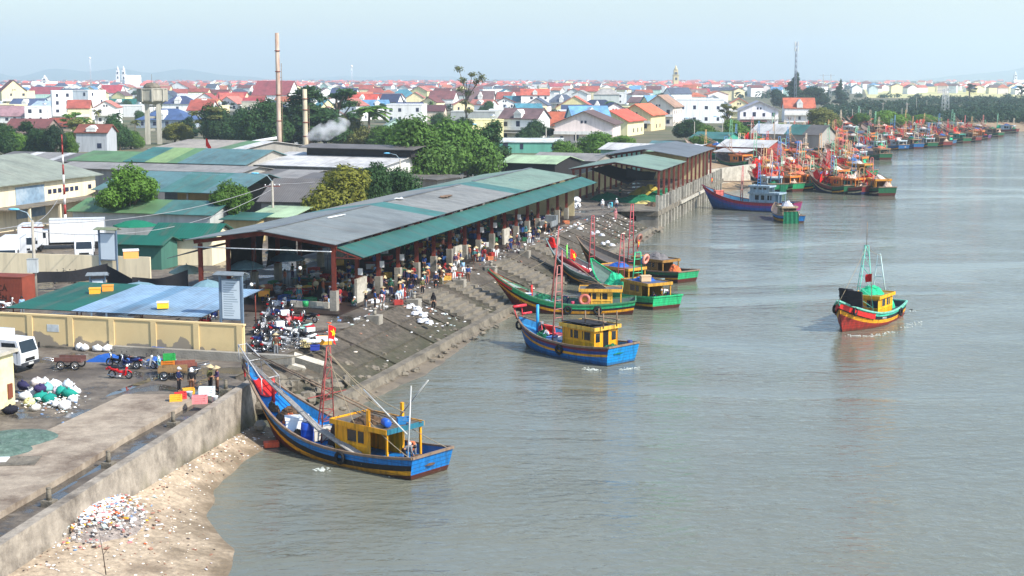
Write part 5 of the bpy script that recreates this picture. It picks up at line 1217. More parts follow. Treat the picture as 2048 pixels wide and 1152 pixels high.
H(25,246,66,14,'gx',20,WH,(150,116,120),'white bungalow with dusty mauve roof near the left frame edge'); H(52,226,66,14,'gx',15,(176,206,220),(70,84,116),'pale blue house with slate blue roof left of the white cube house')
H(84,236,38,24,'mono',10,WH,(150,166,180),'white annex with grey lean-to roof against the cube house'); H(88,200,66,12,'gx',14,(220,224,220),(140,60,70),'long white house with burgundy roof behind the white cube house')
H(200,214,28,28,'gy',10,CR,(170,120,100),'cream gabled house peeking right of the white blocks',-.2); H(222,200,42,14,'gx',16,WH,(160,56,66),'white house with burgundy roof left of the water tower')
H(252,234,76,22,'flat',0,WH,WH,'white terrace house with green awning roof',.1); H(238,214,70,6,'gx',10,(90,110,110),(24,96,86),'dark green awning roof on posts above the white terrace')
H(360,190,56,12,'gy',14,WH,RD,'broad white gabled house with red roof beyond the water tower',.2); H(462,212,58,14,'gx',14,CR,(160,56,60),'cream house with burgundy roof left of the maroon gable')
H(412,220,44,20,'gy',14,WH,(150,70,64),'white gabled house with dark red roof behind the olive tree'); H(548,214,78,24,'gx',28,WH,(128,62,66),'large white house with big maroon roof by the tall chimney',.25)
H(500,246,30,42,'flat',3,(206,200,180),(180,176,164),'narrow pale two-storey house left of the dark trees'); H(583,290,66,22,'gx',26,WH,(168,84,64),'house with orange red roof and white gable behind the tall chimney',.3)
H(812,246,72,36,'flat',1,WH,WH,'white villa base block with arched windows'); H(806,210,52,14,'hip',17,WH,TL,'white upper storey with teal hipped roof on the villa'); 
H(790,276,46,24,'gy',16,MT,(150,170,160),'mint gabled house behind the green trees',-.15); H(726,222,58,18,'gx',16,WH,(206,84,66),'white house with salmon red roof left of the villa')
H(688,206,52,16,'gx',14,(226,226,222),(50,60,90),'white house with dark roof behind the dark trees'); H(962,222,52,20,'gx',20,(226,222,214),BRN,'house with dark brown roof and white dormer in front of the thin tree',.1)
H(950,254,90,30,'flat',1,(176,180,176),(190,190,184),'long grey concrete house below the brown dormer roof'); H(1000,252,40,32,'flat',2,WH,WH,'white block with balcony right of the grey concrete house')
H(1005,272,60,8,'gx',20,(206,180,160),(186,70,52),'low house with brick red roof right of the big trees'); H(1070,226,56,36,'gx',12,(244,238,236),(206,104,84),'tall white house with salmon roof in the middle of the town',.0)
H(1085,266,92,16,'gx',26,(226,196,170),(184,98,68),'long house with bright orange roof left of the pink gable',.0,14); H(1180,288,118,40,'gy',26,PK,(110,88,84),'big pale pink gabled house with brown roof nearest the net shed',.18,22,1.0)
H(1240,272,76,30,'gy',22,(232,222,170),(200,86,66),'yellow gabled house with red roof right behind the pink house',.35,22,1.0); H(1290,262,66,32,'gy',22,(226,206,156),(206,104,72),'ochre gabled house with orange roof next to the yellow one',.35,22,1.0)
H(1152,232,74,18,'gy',22,(226,214,160),(190,100,80),'cream yellow gabled house left of the black roof'); H(1198,228,96,8,'hip',20,(150,150,160),(44,52,76),'low house with near black hipped roof and roof panel')
H(1330,252,62,38,'gy',24,(226,214,200),(150,120,100),'beige gabled house with brown roof above the bank trees',.3,20,.9); H(1404,246,94,46,'flat',1,(240,242,244),WH,'wide white modern house with flat roof',.1,16)
H(1430,236,70,26,'gy',20,(240,240,244),(210,216,220),'white gabled upper storey of the wide modern house',.1); H(1522,256,76,36,'gy',18,(238,234,240),(160,160,170),'white house with low gable and twin attic windows',.1,18,.9)
H(1480,236,46,26,'gy',14,CR,(206,110,90),'cream house with salmon roof left of the twin attic windows'); H(1602,244,60,28,'gx',20,(240,236,234),(170,92,68),'white house with orange roof and front dormer by the river bank',.1,14)
H(1590,240,26,24,'gy',14,(244,240,238),(226,200,190),'white gabled porch of the orange roofed bank house',.1); H(1062,306,130,22,'mono',4,(96,160,140),(206,210,206),'long sea green metal shed with white roof edge',.05,14,.3,0,'shed')
H(1030,210,70,12,'gx',14,WH,RD,'white house with red roof behind the tall salmon roofed house'); H(1125,215,56,10,'hip',16,WH,SL,'white house with slate hipped roof left of the cream yellow gable')
H(1236,208,60,22,'flat',1,WH,WH,'blank white walled house behind the black roof'); H(1395,205,40,14,'gx',12,(220,214,200),(128,108,98),'small beige house with brown roof behind the modern house')
H(886,216,52,18,'gx',16,WH,(110,66,66),'white house with dark maroon roof right of the villa',.2); H(870,240,40,18,'gx',12,(216,200,180),(96,62,66),'house with dark wine roof beside the villa wall')
# random rest of the town -----------------------------------------------------
hr=random.Random(12)
WALLS=[(WH,'white',7),(CR,'cream',3),(PK,'pale pink',1),((226,232,238),'ice white',2),((222,214,160),'pale yellow',1),((200,214,220),'light blue',.6),(GW,'grey',.6),(MT,'mint',1)]
ROOFS=[(RD,'red',4),((172,108,96),'salmon',3),(OR,'orange',2),(DR,'maroon',3),((150,60,66),'burgundy',2),(SL,'slate',2),(NB,'navy',1),(BRN,'brown',2),(TL,'teal',1),((96,140,176),'sky blue',1),((150,146,140),'grey',1)]
def wpick(L): 
    t=hr.uniform(0,sum(x[2] for x in L))
    for x in L:
        t-=x[2]
        if t<=0: return x
    return L[-1]
zones=[(0,100,'above the left frame edge'),(100,240,'behind the white cube house'),(240,400,'beyond the water tower'),(400,530,'left of the tall chimney'),(530,700,'beyond the chimneys'),(700,800,'left of the teal roofed villa'),(800,900,'beyond the teal roofed villa'),(900,1000,'around the thin tall tree'),(1000,1120,'beyond the long orange roof'),(1120,1240,'beyond the pink gabled house'),(1240,1340,'beyond the yellow gabled house'),(1340,1440,'around the yellow church tower'),(1440,1560,'beyond the twin attic windows'),(1560,1700,'around the telecom mast'),(1700,2100,'across the rice fields')]
def zone(px):
    for a,b,n in zones:
        if a<=px<b: return n
    return 'at the edge of town'
cand=[]
for ri,d in enumerate((440,485,535,590,650,720,790,870,950,1090,1260,1480,1760,2150)):
    n=int(2150*d/2930/12); 
    for i in range(n):
        px=-40+2150*(i+hr.uniform(.1,.9))/n; dd=d*hr.uniform(.95,1.06); yb=155+20*2930/dd
        if px>1560-(yb-170)*3.2 and dd<1500: continue
        if px>1640 and dd<1700: continue
        if dd<600 and (px<960 or 1325<px): continue
        if any(a-6<px<b+6 and bb-(7 if bb>225 else 4)<yb<bb+9 for a,b,t,bb in occupied): continue
        w=hr.uniform(9,13.5) if dd<900 else hr.uniform(10,16)
        cand.append((dd,px,yb,w))
hr.shuffle(cand); cand.sort(key=lambda c:c[0])
keep=[];
for c in cand:
    if len(keep)>=238: break
    s=c[0]/2930; wp=c[3]/s
    if any(abs(c[1]-k[1])<(wp+k[3]/(k[0]/2930))*.36 and abs(c[2]-k[2])<4 for k in keep): continue
    if hr.random()<(.05 if c[0]<1000 else .2): continue
    keep.append(c)
seen={}
for (dd,px,yb,w) in keep:
    p=P(px,yb); wl=wpick(WALLS); rf=wpick(ROOFS); kind=hr.choice(['gx','gy','gx','gy','hip','flat']) if dd<1600 else hr.choice(['gx','gy','hip'])
    h=hr.choice([4.0,6.6,7.2,7.2]) if dd<900 else hr.choice([6.6,7.5,7.5,9.5]); rh=hr.uniform(2.4,4.2)
    kn={'gx':'long ridged','gy':'front gabled','hip':'hipped','flat':'flat'}[kind]; st={4.0:'single storey',6.6:'two-storey',7.2:'two-storey',7.5:'two-storey',9.8:'three-storey',9.5:'three-storey',11:'tall'}[h]
    if kind=='flat': rf=(wl[0],wl[1],1)
    lab='%s %s house with %s %s roof %s'%(st,wl[1],kn,rf[1],zone(px)); seen.setdefault(lab,[]).append(px)
    house(p,w,hr.uniform(8,12),h,kind,rh,wl[0],rf[0],hr.uniform(-.5,.4),lab,dd<760,'houses of the town',wins=dd<760)
    if 760<=dd<1500:  # a dark opening or two still shows at this distance
        o=COL.objects[-1]
# houses that would share a label are told apart by their order
byl={}
for o in COL.objects:
    if o.get('group')=='houses of the town': byl.setdefault(o['label'],[]).append(o)
for l_,os_ in byl.items():
    if len(os_)>1:
        os_.sort(key=lambda o:math.atan2(o.location.x,o.location.y))
        w_=['leftmost','second','third','fourth','fifth','sixth']
        for k,o in enumerate(os_): o['label']=l_+', '+(('left one' if k==0 else 'right one') if len(os_)==2 else w_[k]+('' if k==0 else ' from left'))
# the hazy rest of the town, too far to count
mb=MB(); rr=random.Random(31); tm=[wallm(WH),wallm(CR),tilem(RD),tilem((206,96,84)),tilem(DR),tilem(SL)]
for i in range(1500):
    d=rr.uniform(1900,5200); px=rr.uniform(-40,2100)
    if px>1640 and rr.random()<.55: continue
    x=(px-1024)/2900*d; w=rr.uniform(9,18); h=rr.uniform(5,10); dp=10; a=rr.uniform(-.5,.5); k=len(mb.v)
    m2=MB(); kd=rr.choice(['gx','gy','hip']); wall_mb(m2,kd,w,dp,h,3.2,rr.choice([0,0,0,1])); roof_mb(m2,kd,w,dp,h,3.2,.4,rr.choice([2,2,3,3,4,5]))
    ca,sa=math.cos(a),math.sin(a)
    m2.v=[(x+vx*ca-vy*sa,d+vx*sa+vy*ca,vz) for vx,vy,vz in m2.v]
    for f,mi in zip(m2.f,m2.m): mb.f.append([q+k for q in f]); mb.m.append(mi); mb.sm.append(False)
    mb.v+=m2.v
o=mb.build('distant_town',tm); o['kind']='stuff'
# garden trees between the houses
ti=0
lab_t={}
for i in range(190):
    d=hr.choice([hr.uniform(430,800),hr.uniform(700,1500)]); px=hr.uniform(-20,1640); yb=155+20*2930/d
    if px>1540-(yb-170)*2.6 and yb>190: continue
    if any(a-4<px<b+4 and yb>bb-2 and yb<bb+14 for a,b,t,bb in occupied): continue
    p=P(px,yb); kd=hr.choice(['bush','broad','tall','bush','palm','sparse']); lf=hr.choice(['dark','green','deep','dark','olive'])
    fw={'bush':'bushy','broad':'round crowned','tall':'upright','palm':'feathery palm','sparse':'thin'}[kd]; cw={'dark':'dark green','green':'mid green','deep':'deep green','olive':'olive'}[lf]
    hh=hr.uniform(5,9.5)
    tree(p,hh,hh*hr.uniform(.7,1.1)*(.6 if kd=='palm' else 1),kd,lf,'%s %s tree among the houses %s'%(cw,fw,zone(px)),'garden trees among the houses')
byl={}
for o in COL.objects:
    if o.get('group')=='garden trees among the houses': byl.setdefault(o['label'],[]).append(o)
for l_,os_ in byl.items():
    if len(os_)>1:
        os_.sort(key=lambda o:math.atan2(o.location.x,o.location.y)); w_=['leftmost','second from left','third from left','fourth from left','fifth from left','sixth from left','seventh from left','eighth from left']
        for k,o in enumerate(os_): o['label']=l_+', '+w_[min(k,7)]
# ================================================================= sheds, factory, landmarks on the landward side
GRN=tin('leaf_green',(98,136,92),'X'); LGRN=tin('light_green',(140,168,110),'X'); TEALX=tin('teal_x',(74,124,118),'X'); BTEAL=tin('blue_teal',(94,130,132),'X'); BEI=tin('beige_x',(170,160,146),'X'); ASB=tin('asbestos',(150,146,140),'X',.25); ASBD=tin('asbestos_dark',(112,108,104),'X',.3); WTIN=tin('white_x',(206,204,200),'X',.2); LGR2=tin('pale_sage',(176,200,160),'X')
creamw=wallm((230,214,180)); greyw=wallm((150,146,138)); darkw=mat('dark_interior',(40,38,38),.95,.2,1); tealw=wallm((64,110,96)); ochw=wallm((176,158,112))
def shed(name,label,cx0,cx1,ye,ze,depth,zr,bands,wall,gy=False,over=.4,open_=False,yaw=0.0,cat='shed',flip=False,mono=False,yr=None):
    """shed whose front eave runs between survey columns cx0..cx1 at height ze"""
    a=P(cx0,ye,ze); b=P(cx1,ye+(cx1-cx0)*.03,ze); w=(b-a).length; s=math.atan2(b.y-a.y,b.x-a.x)+yaw
    if yr: zr=CZ-(yr-155)*(a.y+depth/2)/2930
    r=thing(name,label,cat,(a.x,a.y,0),s)
    mb=MB()
    if open_:
        for i in range(int(w/5)+1):
            x=min(w-.2,i*5); MB().box(x,x+.2,.1,.3,0,ze-.1).build('post',mat('grey_post',(140,138,132),.9),r)
        mb.box(0,w,depth-.2,depth,0,ze-.1); mb.build('back_wall',mat('grey_post',(0,0,0)),r)
    else:
        h=ze-.12
        mb.box(.1,w-.1,.15,depth-.15,-.1,h)
        if not mono:
            for x in (.101,w-.101): mb.add([(x,.16,h),(x,depth-.16,h),(x,depth/2,zr-.12)],[(0,1,2)])
        mb.build('wall',wall,r)
    mb=MB(); t0=0; mats=[m for _,m in bands]
    tot=sum(q for q,_ in bands); x=-over
    for k,(q,m) in enumerate(bands):
        x2=-over+(w+2*over)*(t0+q)/tot; t0+=q
        if mono: mb.slab([(x,-over,ze),(x2,-over,ze),(x2,depth+over,zr),(x,depth+over,zr)],.09,k)
        else:
            mb.slab([(x,-over,ze-.05),(x2,-over,ze-.05),(x2,depth/2,zr),(x,depth/2,zr)],.09,k); mb.slab([(x2,depth+over,ze-.05),(x,depth+over,ze-.05),(x,depth/2,zr),(x2,depth/2,zr)],.09,k)
        x=x2
    mb.build('roof',mats,r)
    return r,w
# cream warehouse along the lane
r,L=uvroot('warehouse','cream rendered warehouse with olive grey roof and blue roller door','warehouse',186,-115)
mb=MB(); x0,y0,_=L(110,-139); mb.box(x0,-.0,y0,-.0,0,6.2); mb.build('wall',creamw,r)
mb=MB(); mb.slab([L(108,-114.2,6.1),L(187,-114.2,6.1),L(187,-127,9.0),L(108,-127,9.0)],.12); mb.slab([L(108,-140,6.1),L(187,-140,6.1),L(187,-127,9.0),L(108,-127,9.0)],.12); mb.build('roof',tin('olive_grey',(150,156,140),'Y'),r)
x,y,_=L(166.5,-115); MB().box(.004,.08,y,y+6.6,1.4,5.6).build('roller_door',mat('blue_door',(120,142,160),.6,.25,1.5,stain=(180,190,196),stain_amt=.6),r)
for u in (174,175.2,176.4,178.2,179.4,180.6,184): 
    x,y,_=L(u,-115); MB().box(.004,.06,y,y+.8,4.2,4.8).build('window',win_m,r)
mb=MB(); x,y,_=L(160,-115); mb.box(.003,3.2,y,y+26,3.1,3.25); mb.build('canopy',concrete_old,r)
for u in (165,172,179): 
    x,y,_=L(u,-115); MB().box(2.8,3.1,y,y+.3,0,3.1).build('canopy_post',creamw,r)
shed('shed','long low shed with patchy green roof and stones lying on its teal end',142,420,421,3.4,9,5.0,[(2.6,GRN),(1,LGRN),(5,GRN),(5.5,TEALX)],wallm((180,184,180)),yr=395)
shed('kiosk','dark green metal kiosk with pitched sheet roof beside the market hall',222,322,486,2.7,4,3.4,[(1,TIN_GREEN)],tealw); shed('kiosk','cream market stall building with dark green sheet roof',300,418,474,3.0,7,4.0,[(1,TIN_GREEN)],creamw,yaw=.12,yr=446)
shed('shed','wide blue teal roofed shed open at the front',190,470,378,4.2,18,6.2,[(4,BTEAL),(2.6,TEALX),(2,BTEAL)],greyw,open_=True,yr=340); shed('shed','small ochre walled shed roof edged with white tiles',352,420,372,4.6,8,6.6,[(1,BTEAL)],ochw,yr=346)
shed('shed','long weathered asbestos roof behind the blue teal shed',110,480,334,5.0,10,6.4,[(1,ASB)],greyw,yr=322); shed('factory_shed','factory shed with green banded roof in teal and light green',252,490,322,5.5,16,9.0,[(1.0,TIN_TEAL),(1,LGRN),(.5,GRN),(3,BTEAL)],greyw,yr=293)
shed('factory_shed','leaf green roofed shed left of the banded factory roof',140,256,320,5.0,14,7.4,[(1,GRN)],greyw,yr=300); shed('factory_shed','beige roofed factory shed with green and white edge bands',300,470,297,6.0,24,10,[(3,BEI),(.7,GRN),(.6,WTIN)],greyw,yr=277)
shed('shed','row of grey roof sheets at the left frame edge',-20,150,318,4.2,14,5.4,[(1,ASBD),(.4,WTIN),(1,ASB),(.3,WTIN),(1,ASBD)],greyw)
# white gabled factory with roof monitor
r,w=shed('factory','factory with pale asbestos roof, black roof monitor and white gable',500,752,328,5.4,26,10.4,[(1,WTIN)],wallm((222,220,214)),cat='factory',over=.6,yr=302)
mb=MB(); mb.box(5,w+1,10,16,6.6,7.9); mb.build('roof_monitor',darkw,r); mb=MB(); mb.slab([(4,9,7.95),(w+2,9,7.95),(w+2,13,8.5),(4,13,8.5)],.12); mb.slab([(w+2,17,7.95),(4,17,7.95),(4,13,8.5),(w+2,13,8.5)],.12); mb.build('monitor_roof',ASBD,r)
mb=MB(); mb.box(0,w,-.4,.0,3.2,5.1); mb.build('front_fascia',mat('black_streaked',(96,94,88),.95,.4,1,streak=True),r); MB().box(w+.2,w+7,8,16,0,3.2).build('annex',greyw,r); mb=MB(); mb.slab([(w+.1,6,3.7),(w+8,6,3.3),(w+8,17,3.3),(w+.1,17,3.7)],.1); mb.build('annex_roof',ASBD,r)
shed('shed','low grey corrugated roof in front of the factory, left part',470,600,352,4.2,14,5.4,[(1,ASBD),(1,ASB)],greyw,yr=336); shed('shed','wide dark corrugated roof between the factory and yellow tree',560,720,372,4.0,22,5.8,[(2,ASBD),(1,ASB),(1,ASBD)],greyw,yr=344); shed('shed','steep dark grey corrugated roof left of the yellow tree',520,640,402,3.6,14,6.2,[(1,ASBD)],greyw,yaw=.15,yr=356)
shed('stall','low stall with pale green sheet awning behind the hall roof',500,578,432,3.0,6,3.8,[(1,LGR2)],greyw,mono=True); shed('stall','stall with sea green awning left of the small pole',446,512,438,2.8,4,3.3,[(1,TIN_SKIRT)],ochw,mono=True)
shed('shed','pale green roofed shed with dark front behind the hall',1000,1110,324,4.0,12,5.6,[(1,LGR2)],darkw,yr=308); shed('shed','low shed with dark sheet roof left of the small kiosk window',1060,1190,318,3.6,10,4.6,[(1,ASB)],greyw,yr=303)
shed('shed','white roofed boat store with red brick walls on the bank',1436,1535,292,3.4,10,4.6,[(1,WTIN)],wallm((150,62,54)),yr=277); shed('shed','small white shelter roof in front of the red boat store',1430,1490,303,2.6,5,3.2,[(1,WTIN)],greyw,mono=True,open_=True)
shed('kiosk','turquoise kiosk with rounded shopfront beyond the grey shed roof',1290,1330,298,4.4,8,5.2,[(1,BTEAL)],wallm((150,196,206)),yr=280); shed('shed','green metal shed behind the curved lamp post',1380,1450,276,4.0,9,4.8,[(1,TIN_TEAL)],wallm((60,150,130)),yr=262)
shed('shed','long low roof below the twin attic window house',1500,1640,266,3.6,9,4.4,[(2,WTIN),(1,TIN_TEAL),(1,ASBD)],greyw,yr=246); shed('shed','white roofed store left of the turquoise kiosk',1200,1290,298,4.4,9,5.2,[(1,WTIN)],wallm((130,170,150)),yr=284)
# chimneys
def chim(label,px,ybase_d,ytop,ww,mats,guy=False):
    d=ybase_d; x=(px-1024)/2900*math.hypot(d,0)*1.005; zt=20+(155-ytop)*d/2930; rr_=ww*d/2930/2
    r=thing('chimney',label,'chimney',(x,d,0))
    mb=MB(); mb.lathe([(rr_*1.15,0),(rr_*1.1,zt*.35),(rr_,zt*.36),(rr_*.95,zt*.7),(rr_*.9,zt)],14); mb.build('stack',mats,r)
    for q in (.36,.55,.72,.87): 
        mb=MB(); mb.lathe([(rr_*1.02,zt*q-.1),(rr_*1.25,zt*q-.08),(rr_*1.25,zt*q+.08),(rr_*1.02,zt*q+.1)],14); mb.build('flange',steel_red,r)
    mb=MB(); mb.tube([(rr_*1.6,0,0),(rr_*1.6,0,zt*.78)],.07,5)
    for z in range(2,int(zt*.78),3): mb.tube([(rr_*1.6,0,z),(rr_*.9,0,z)],.04,4)
    mb.build('ladder_rail',wood,r); return r
rustpipe=mat('rusted_pipe',(190,168,150),.75,.25,.8,stain=(126,84,60),stain_amt=.8,stain_scale=.35,streak=True)
chim('tall rusty chimney pipe rising above the whole town',563,318,67,9,rustpipe); chim('short pale chimney beside the white smoke',615,345,178,10,mat('pale_stack',(190,176,150),.9,.15,.6,stain=(140,120,100),stain_amt=.5,streak=True))
r=thing('cyclone_duct','big ochre dust duct and hopper beside the factory','duct',P(478,330))
mb=MB(); mb.lathe([(1.2,0),(2.0,1.6),(1.3,3.6),(.8,5.0)],12); mb.build('hopper',mat('ochre_metal',(176,158,128),.7,.25,1,stain=(110,90,70),stain_amt=.5),r); mb=MB(); mb.tube([(.5,0,4.8),(5,0,5.6),(9,1,6.2)],.35,8); mb.build('duct_pipe',white_paint,r)
# white steam
m=bpy.data.materials.new('steam'); m.use_nodes=True; nt=m.node_tree; [nt.nodes.remove(n) for n in list(nt.nodes)]
out=nt.nodes.new('ShaderNodeOutputMaterial'); pv=nt.nodes.new('ShaderNodeVolumePrincipled'); pv.inputs['Color'].default_value=(.97,.97,.98,1)
tc=nt.nodes.new('ShaderNodeTexCoord'); nz=nt.nodes.new('ShaderNodeTexNoise'); nz.inputs['Scale'].default_value=.45; nz.inputs['Detail'].default_value=5; nt.links.new(tc.outputs['Object'],nz.inputs['Vector'])
mr=nt.nodes.new('ShaderNodeMapRange'); mr.inputs['From Min'].default_value=.42; mr.inputs['From Max'].default_value=.62; mr.inputs['To Max'].default_value=.45; nt.links.new(nz.outputs['Fac'],mr.inputs['Value']); nt.links.new(mr.outputs['Result'],pv.inputs['Density']); nt.links.new(pv.outputs['Volume'],out.inputs['Volume'])
mb=MB(); p0=Vector(((625-1024)/2900*338,338,7.2)); d_=338/2930
for k in range(13):
    t=k/12; c=(t*68*d_+.4*math.sin(k*2.1),.3*math.cos(k*1.7),-.5+ (t**1.3)*26*d_+.5*math.sin(k*3.1)); q=.8+1.5*math.sin(PI*(.12+.75*t)); mb.ball(c,(q,q,q*.9),0,12,.35,k)
s=mb.build('steam_plume',m,None,p0); s['kind']='stuff'
rm=s.modifiers.new('join','REMESH'); rm.mode='VOXEL'; rm.voxel_size=.35
# water tower
r=thing('water_tower','old grey concrete water tower on a four legged stem','water tower',P(308,288),.25); cw=mat('tower_concrete',(168,164,150),.92,.2,.6,stain=(106,102,92),stain_amt=.6,stain_scale=.4,streak=True)
sc_=math.hypot(P(308,288).y,20)/2930; ht=(288-165)*sc_
for sx in (-1,1):
    for sy in (-1,1): mb=MB(); mb.box(sx*1.7-.75,sx*1.7+.75,sy*1.7-.75,sy*1.7+.75,0,ht*.68); mb.build('leg',cw,r)
for q in (.22,.42,.6): mb=MB(); mb.box(-.94,.94,-2.0,-1.4,ht*q,ht*q+.6); mb.build('brace',cw,r)
mb=MB(); n=8; mb.lathe([(2.6,ht*.64),(4.2,ht*.70),(4.3,ht*.72),(4.3,ht*.88),(4.5,ht*.885),(4.5,ht*.90),(4.2,ht*.902)],n,smooth=False); mb.build('tank',cw,r)
for k in range(8): 
    a=2*PI*k/8; mb=MB(); mb.obox((4.35*math.cos(a),4.35*math.sin(a),ht*.79),(.5,.5,ht*.2),Matrix.Rotation(a,3,'Z')); mb.build('tank_rib',cw,r)
mb=MB(); mb.lathe([(2.6,ht*.9),(2.4,ht*.94),(1.6,ht*.985),(0,ht)],12); mb.build('dome',concrete_old,r); MB().tube([(0,0,ht),(0,0,ht+2.4)],.06,5).build('rod',wood,r)
# churches, masts, pylons
def tower(name,label,cat,px,d,w,ztop,col,spires=1,body=None):
    x=(px-1024)/2900*d; r=thing(name,label,cat,(x,d,0),.1); m=wallm(col)
    for k in range(spires):
        xo=(k-(spires-1)/2)*w*1.6; mb=MB(); z=ztop*.62; mb.box(xo-w/2,xo+w/2,-w/2,w/2,0,z); mb.box(xo-w*.62,xo+w*.62,-w*.62,w*.62,z+.01,z+ztop*.02); mb.box(xo-w*.38,xo+w*.38,-w*.38,w*.38,z+ztop*.021,ztop*.8); mb.lathe([(w*.45,ztop*.8),(w*.2,ztop*.9),(.05,ztop)],8,(xo,0,0)); mb.build('spire',m,r)
        for q in (.5,.7): MB().box(xo-w*.2,xo+w*.2,-w*.55,-w*.502 if q==.5 else -w*.4,ztop*q-ztop*.05,ztop*q+ztop*.04).build('belfry_opening',win_m,r)
    if body: mb=MB(); wall_mb(mb,'gx',body[0],body[1],body[2],4); mb.v=[(a+body[3],b,c) for a,b,c in mb.v]; mb.build('nave',m,r); mb=MB(); roof_mb(mb,'gx',body[0],body[1],body[2],4,.5,0); mb.v=[(a+body[3],b,c) for a,b,c in mb.v]; mb.build('nave_roof',wallm((226,222,218)),r)
tower('church','white twin spired church on the hazy skyline','church',250,2500,6,40,(244,240,240),2,(26,14,20,20)); tower('church_tower','slender yellow church tower above the town roofs','church tower',1348,2000,7,37,(216,198,150)); tower('church','small white pointed chapel on the far right skyline','chapel',2020,3600,7,36,(246,246,246),1,(30,14,10,10)); tower('church','white stepped shrine on the left skyline','shrine',99,2400,9,24,(244,242,238),1,(40,14,10,0))
def mast(label,px,d,ytop,col,w=.5,dish=False):
    x=(px-1024)/2900*d; zt=20+(155-ytop)*d/2930; r=thing('telecom_mast',label,'mast',(x,d,0)); m=paint(col)
    mb=MB(); L=[((w*math.cos(a),w*math.sin(a),0),(w*.5*math.cos(a),w*.5*math.sin(a),zt)) for a in (0,2.1,4.2)]
    for a,b in L: mb.tube([a,b],.11+d*.00006,5)
    n=14
    for i in range(n):
        for j in range(3):
            A=Vector(L[j][0]).lerp(Vector(L[j][1]),i/n); B=Vector(L[(j+1)%3][0]).lerp(Vector(L[(j+1)%3][1]),(i+1)/n); mb.tube([A,B],.06+d*.00003,4)
    mb.build('lattice',m,r)
    for a in (0,2.1,4.2):
        for z in (zt*.9,zt*.97): MB().obox((w*1.3*math.cos(a),w*1.3*math.sin(a),z),(.35,.35,2.2)).build('antenna',white_paint,r)
    if dish: MB().ball((0,0,zt+.8),1.5,0,10).build('dome',white_p,r)
mast('tall grey telecom mast above the dark casuarinas',1585,740,84,(120,128,140),.8); mast('thin distant mast with a white tip on the left skyline',190,1900,118,(190,196,206),1.0,True); mast('thin distant mast with a white tip beyond the chimneys',707,2000,134,(190,196,206),.8,True)
for k,(px,d,yt) in enumerate(((1640,1300,148),(1655,1300,148),(1880,760,178),(1888,800,175))):
    x=(px-1024)/2900*d; zt=20+(155-yt)*d/2930; r=thing('pylon',['left leg of the power line gantry beyond the orange roofed house','right leg of the power line gantry beyond the orange roofed house','left steel pylon standing in the mangroves','right steel pylon standing in the mangroves'][k],'pylon',(x,d,0)); mb=MB()
    for a in ((-1,-1),(1,-1),(1,1),(-1,1)): mb.tube([(a[0]*1.1,a[1]*1.1,0),(a[0]*.3,a[1]*.3,zt)],.12,4)
    for i in range(7):
        z0=zt*i/7; z1=zt*(i+1)/7; w0=1.1-.8*i/7; w1=1.1-.8*(i+1)/7; mb.tube([(-w0,-w0,z0),(w1,-w1,z1)],.07,4); mb.tube([(w0,-w0,z0),(-w1,-w1,z1)],.07,4)
    mb.build('lattice',paint((176,180,180)),r); MB().bar((-3.5,0,zt*.95),(3.5,0,zt*.95),.25,.25).build('cross_arm',paint((176,180,180)),r)
# utility poles, lamps, cables
pole_m=mat('pole_concrete',(164,158,146),.9,.15,1.5,stain=(110,104,94),stain_amt=.5)
def pole(p,h,label,arm=True,lamp=0,r0=.2,name='utility_pole',cat='utility pole',group=None):
    r=thing(name,label,cat,p,0,group); MB().tube([(0,0,0),(0,0,h)],[r0,r0*.65],8).build('shaft',pole_m,r)
    if arm:
        MB().box(-1,1,-.06,.06,h-.7,h-.58).build('cross_arm',steel_red,r)
        for x in (-.9,-.3,.3,.9): MB().lathe([(.05,h-.579),(.08,h-.5),(.04,h-.4)],6,(x,0,0)).build('insulator',white_p,r)
    if lamp:
        MB().tube([(0,0,h-.1),(lamp*.5,0,h+.7),(lamp*1.5,0,h+1.0)],.05,6).build('lamp_arm',paint((150,170,180)),r); MB().ball((lamp*1.8,0,h+1.0),(.55,.2,.12),0,8).build('lamp_head',paint((110,190,226)),r)
    return r
pole(P(72,598),7.2,'leaning concrete utility pole through the dark green shed roof',True,-.9); 
pb=P(72,598); o=thing('transformer_box','grey meter box on the leaning utility pole','meter box',pb+Vector((0,-.35,3))); MB().box(-.45,.45,-.35,.15,-.5,.7).build('case',paint((190,196,196)),o); MB().box(-.47,.47,-.37,.17,.702,.76).build('lid',paint((150,156,156)),o)
pole(P(547,472,0),7.0,'concrete pole with blue lamp left of the yellow tree',True,-1.2); pole(P(801,400,0),6.7,'street lamp before the white factory gable',False,-1.2,.17,'street_lamp','street lamp'); pole(P(966,345,0),9.2,'street lamp with pale blue head behind the hall ridge',False,-1,.17,'street_lamp','street lamp')
pole(P(1151,326,0),7.2,'plain pale pole behind the net shed',False); pole(P(1388,302,0),8,'curved street lamp above the grey end of the net shed',False,-1.2,.13,'street_lamp','street lamp'); pole(P(1444,296,0),8,'curved street lamp before the green metal shed',False,-1.2,.13,'street_lamp','street lamp'); pole(P(1092,300,0),6,'slim pole beside the orange roofed house',False)
for k,(px,yb,yt) in enumerate(((1501,302,246),(1548,300,228),(1543,285,232),(1578,278,232),(1611,272,230),(1632,262,222),(1685,262,240),(1704,250,218),(1720,252,218),(1765,238,205),(1803,245,216),(1812,240,204),(1814,238,206),(1832,230,196),(1853,222,200),(1890,220,186),(1669,224,212),(1911,214,204))):
    p=P(px,yb); s=p.y/2930; pole(p,(yb-yt)*s,'pale bank pole, %s counted from net shed to mangroves'%['one','two','three','four','five','six','seven','eight','nine','ten','eleven','twelve','thirteen','fourteen','fifteen','sixteen','seventeen','eighteen'][k],k%3==0,0,.16,group='poles along the river bank')
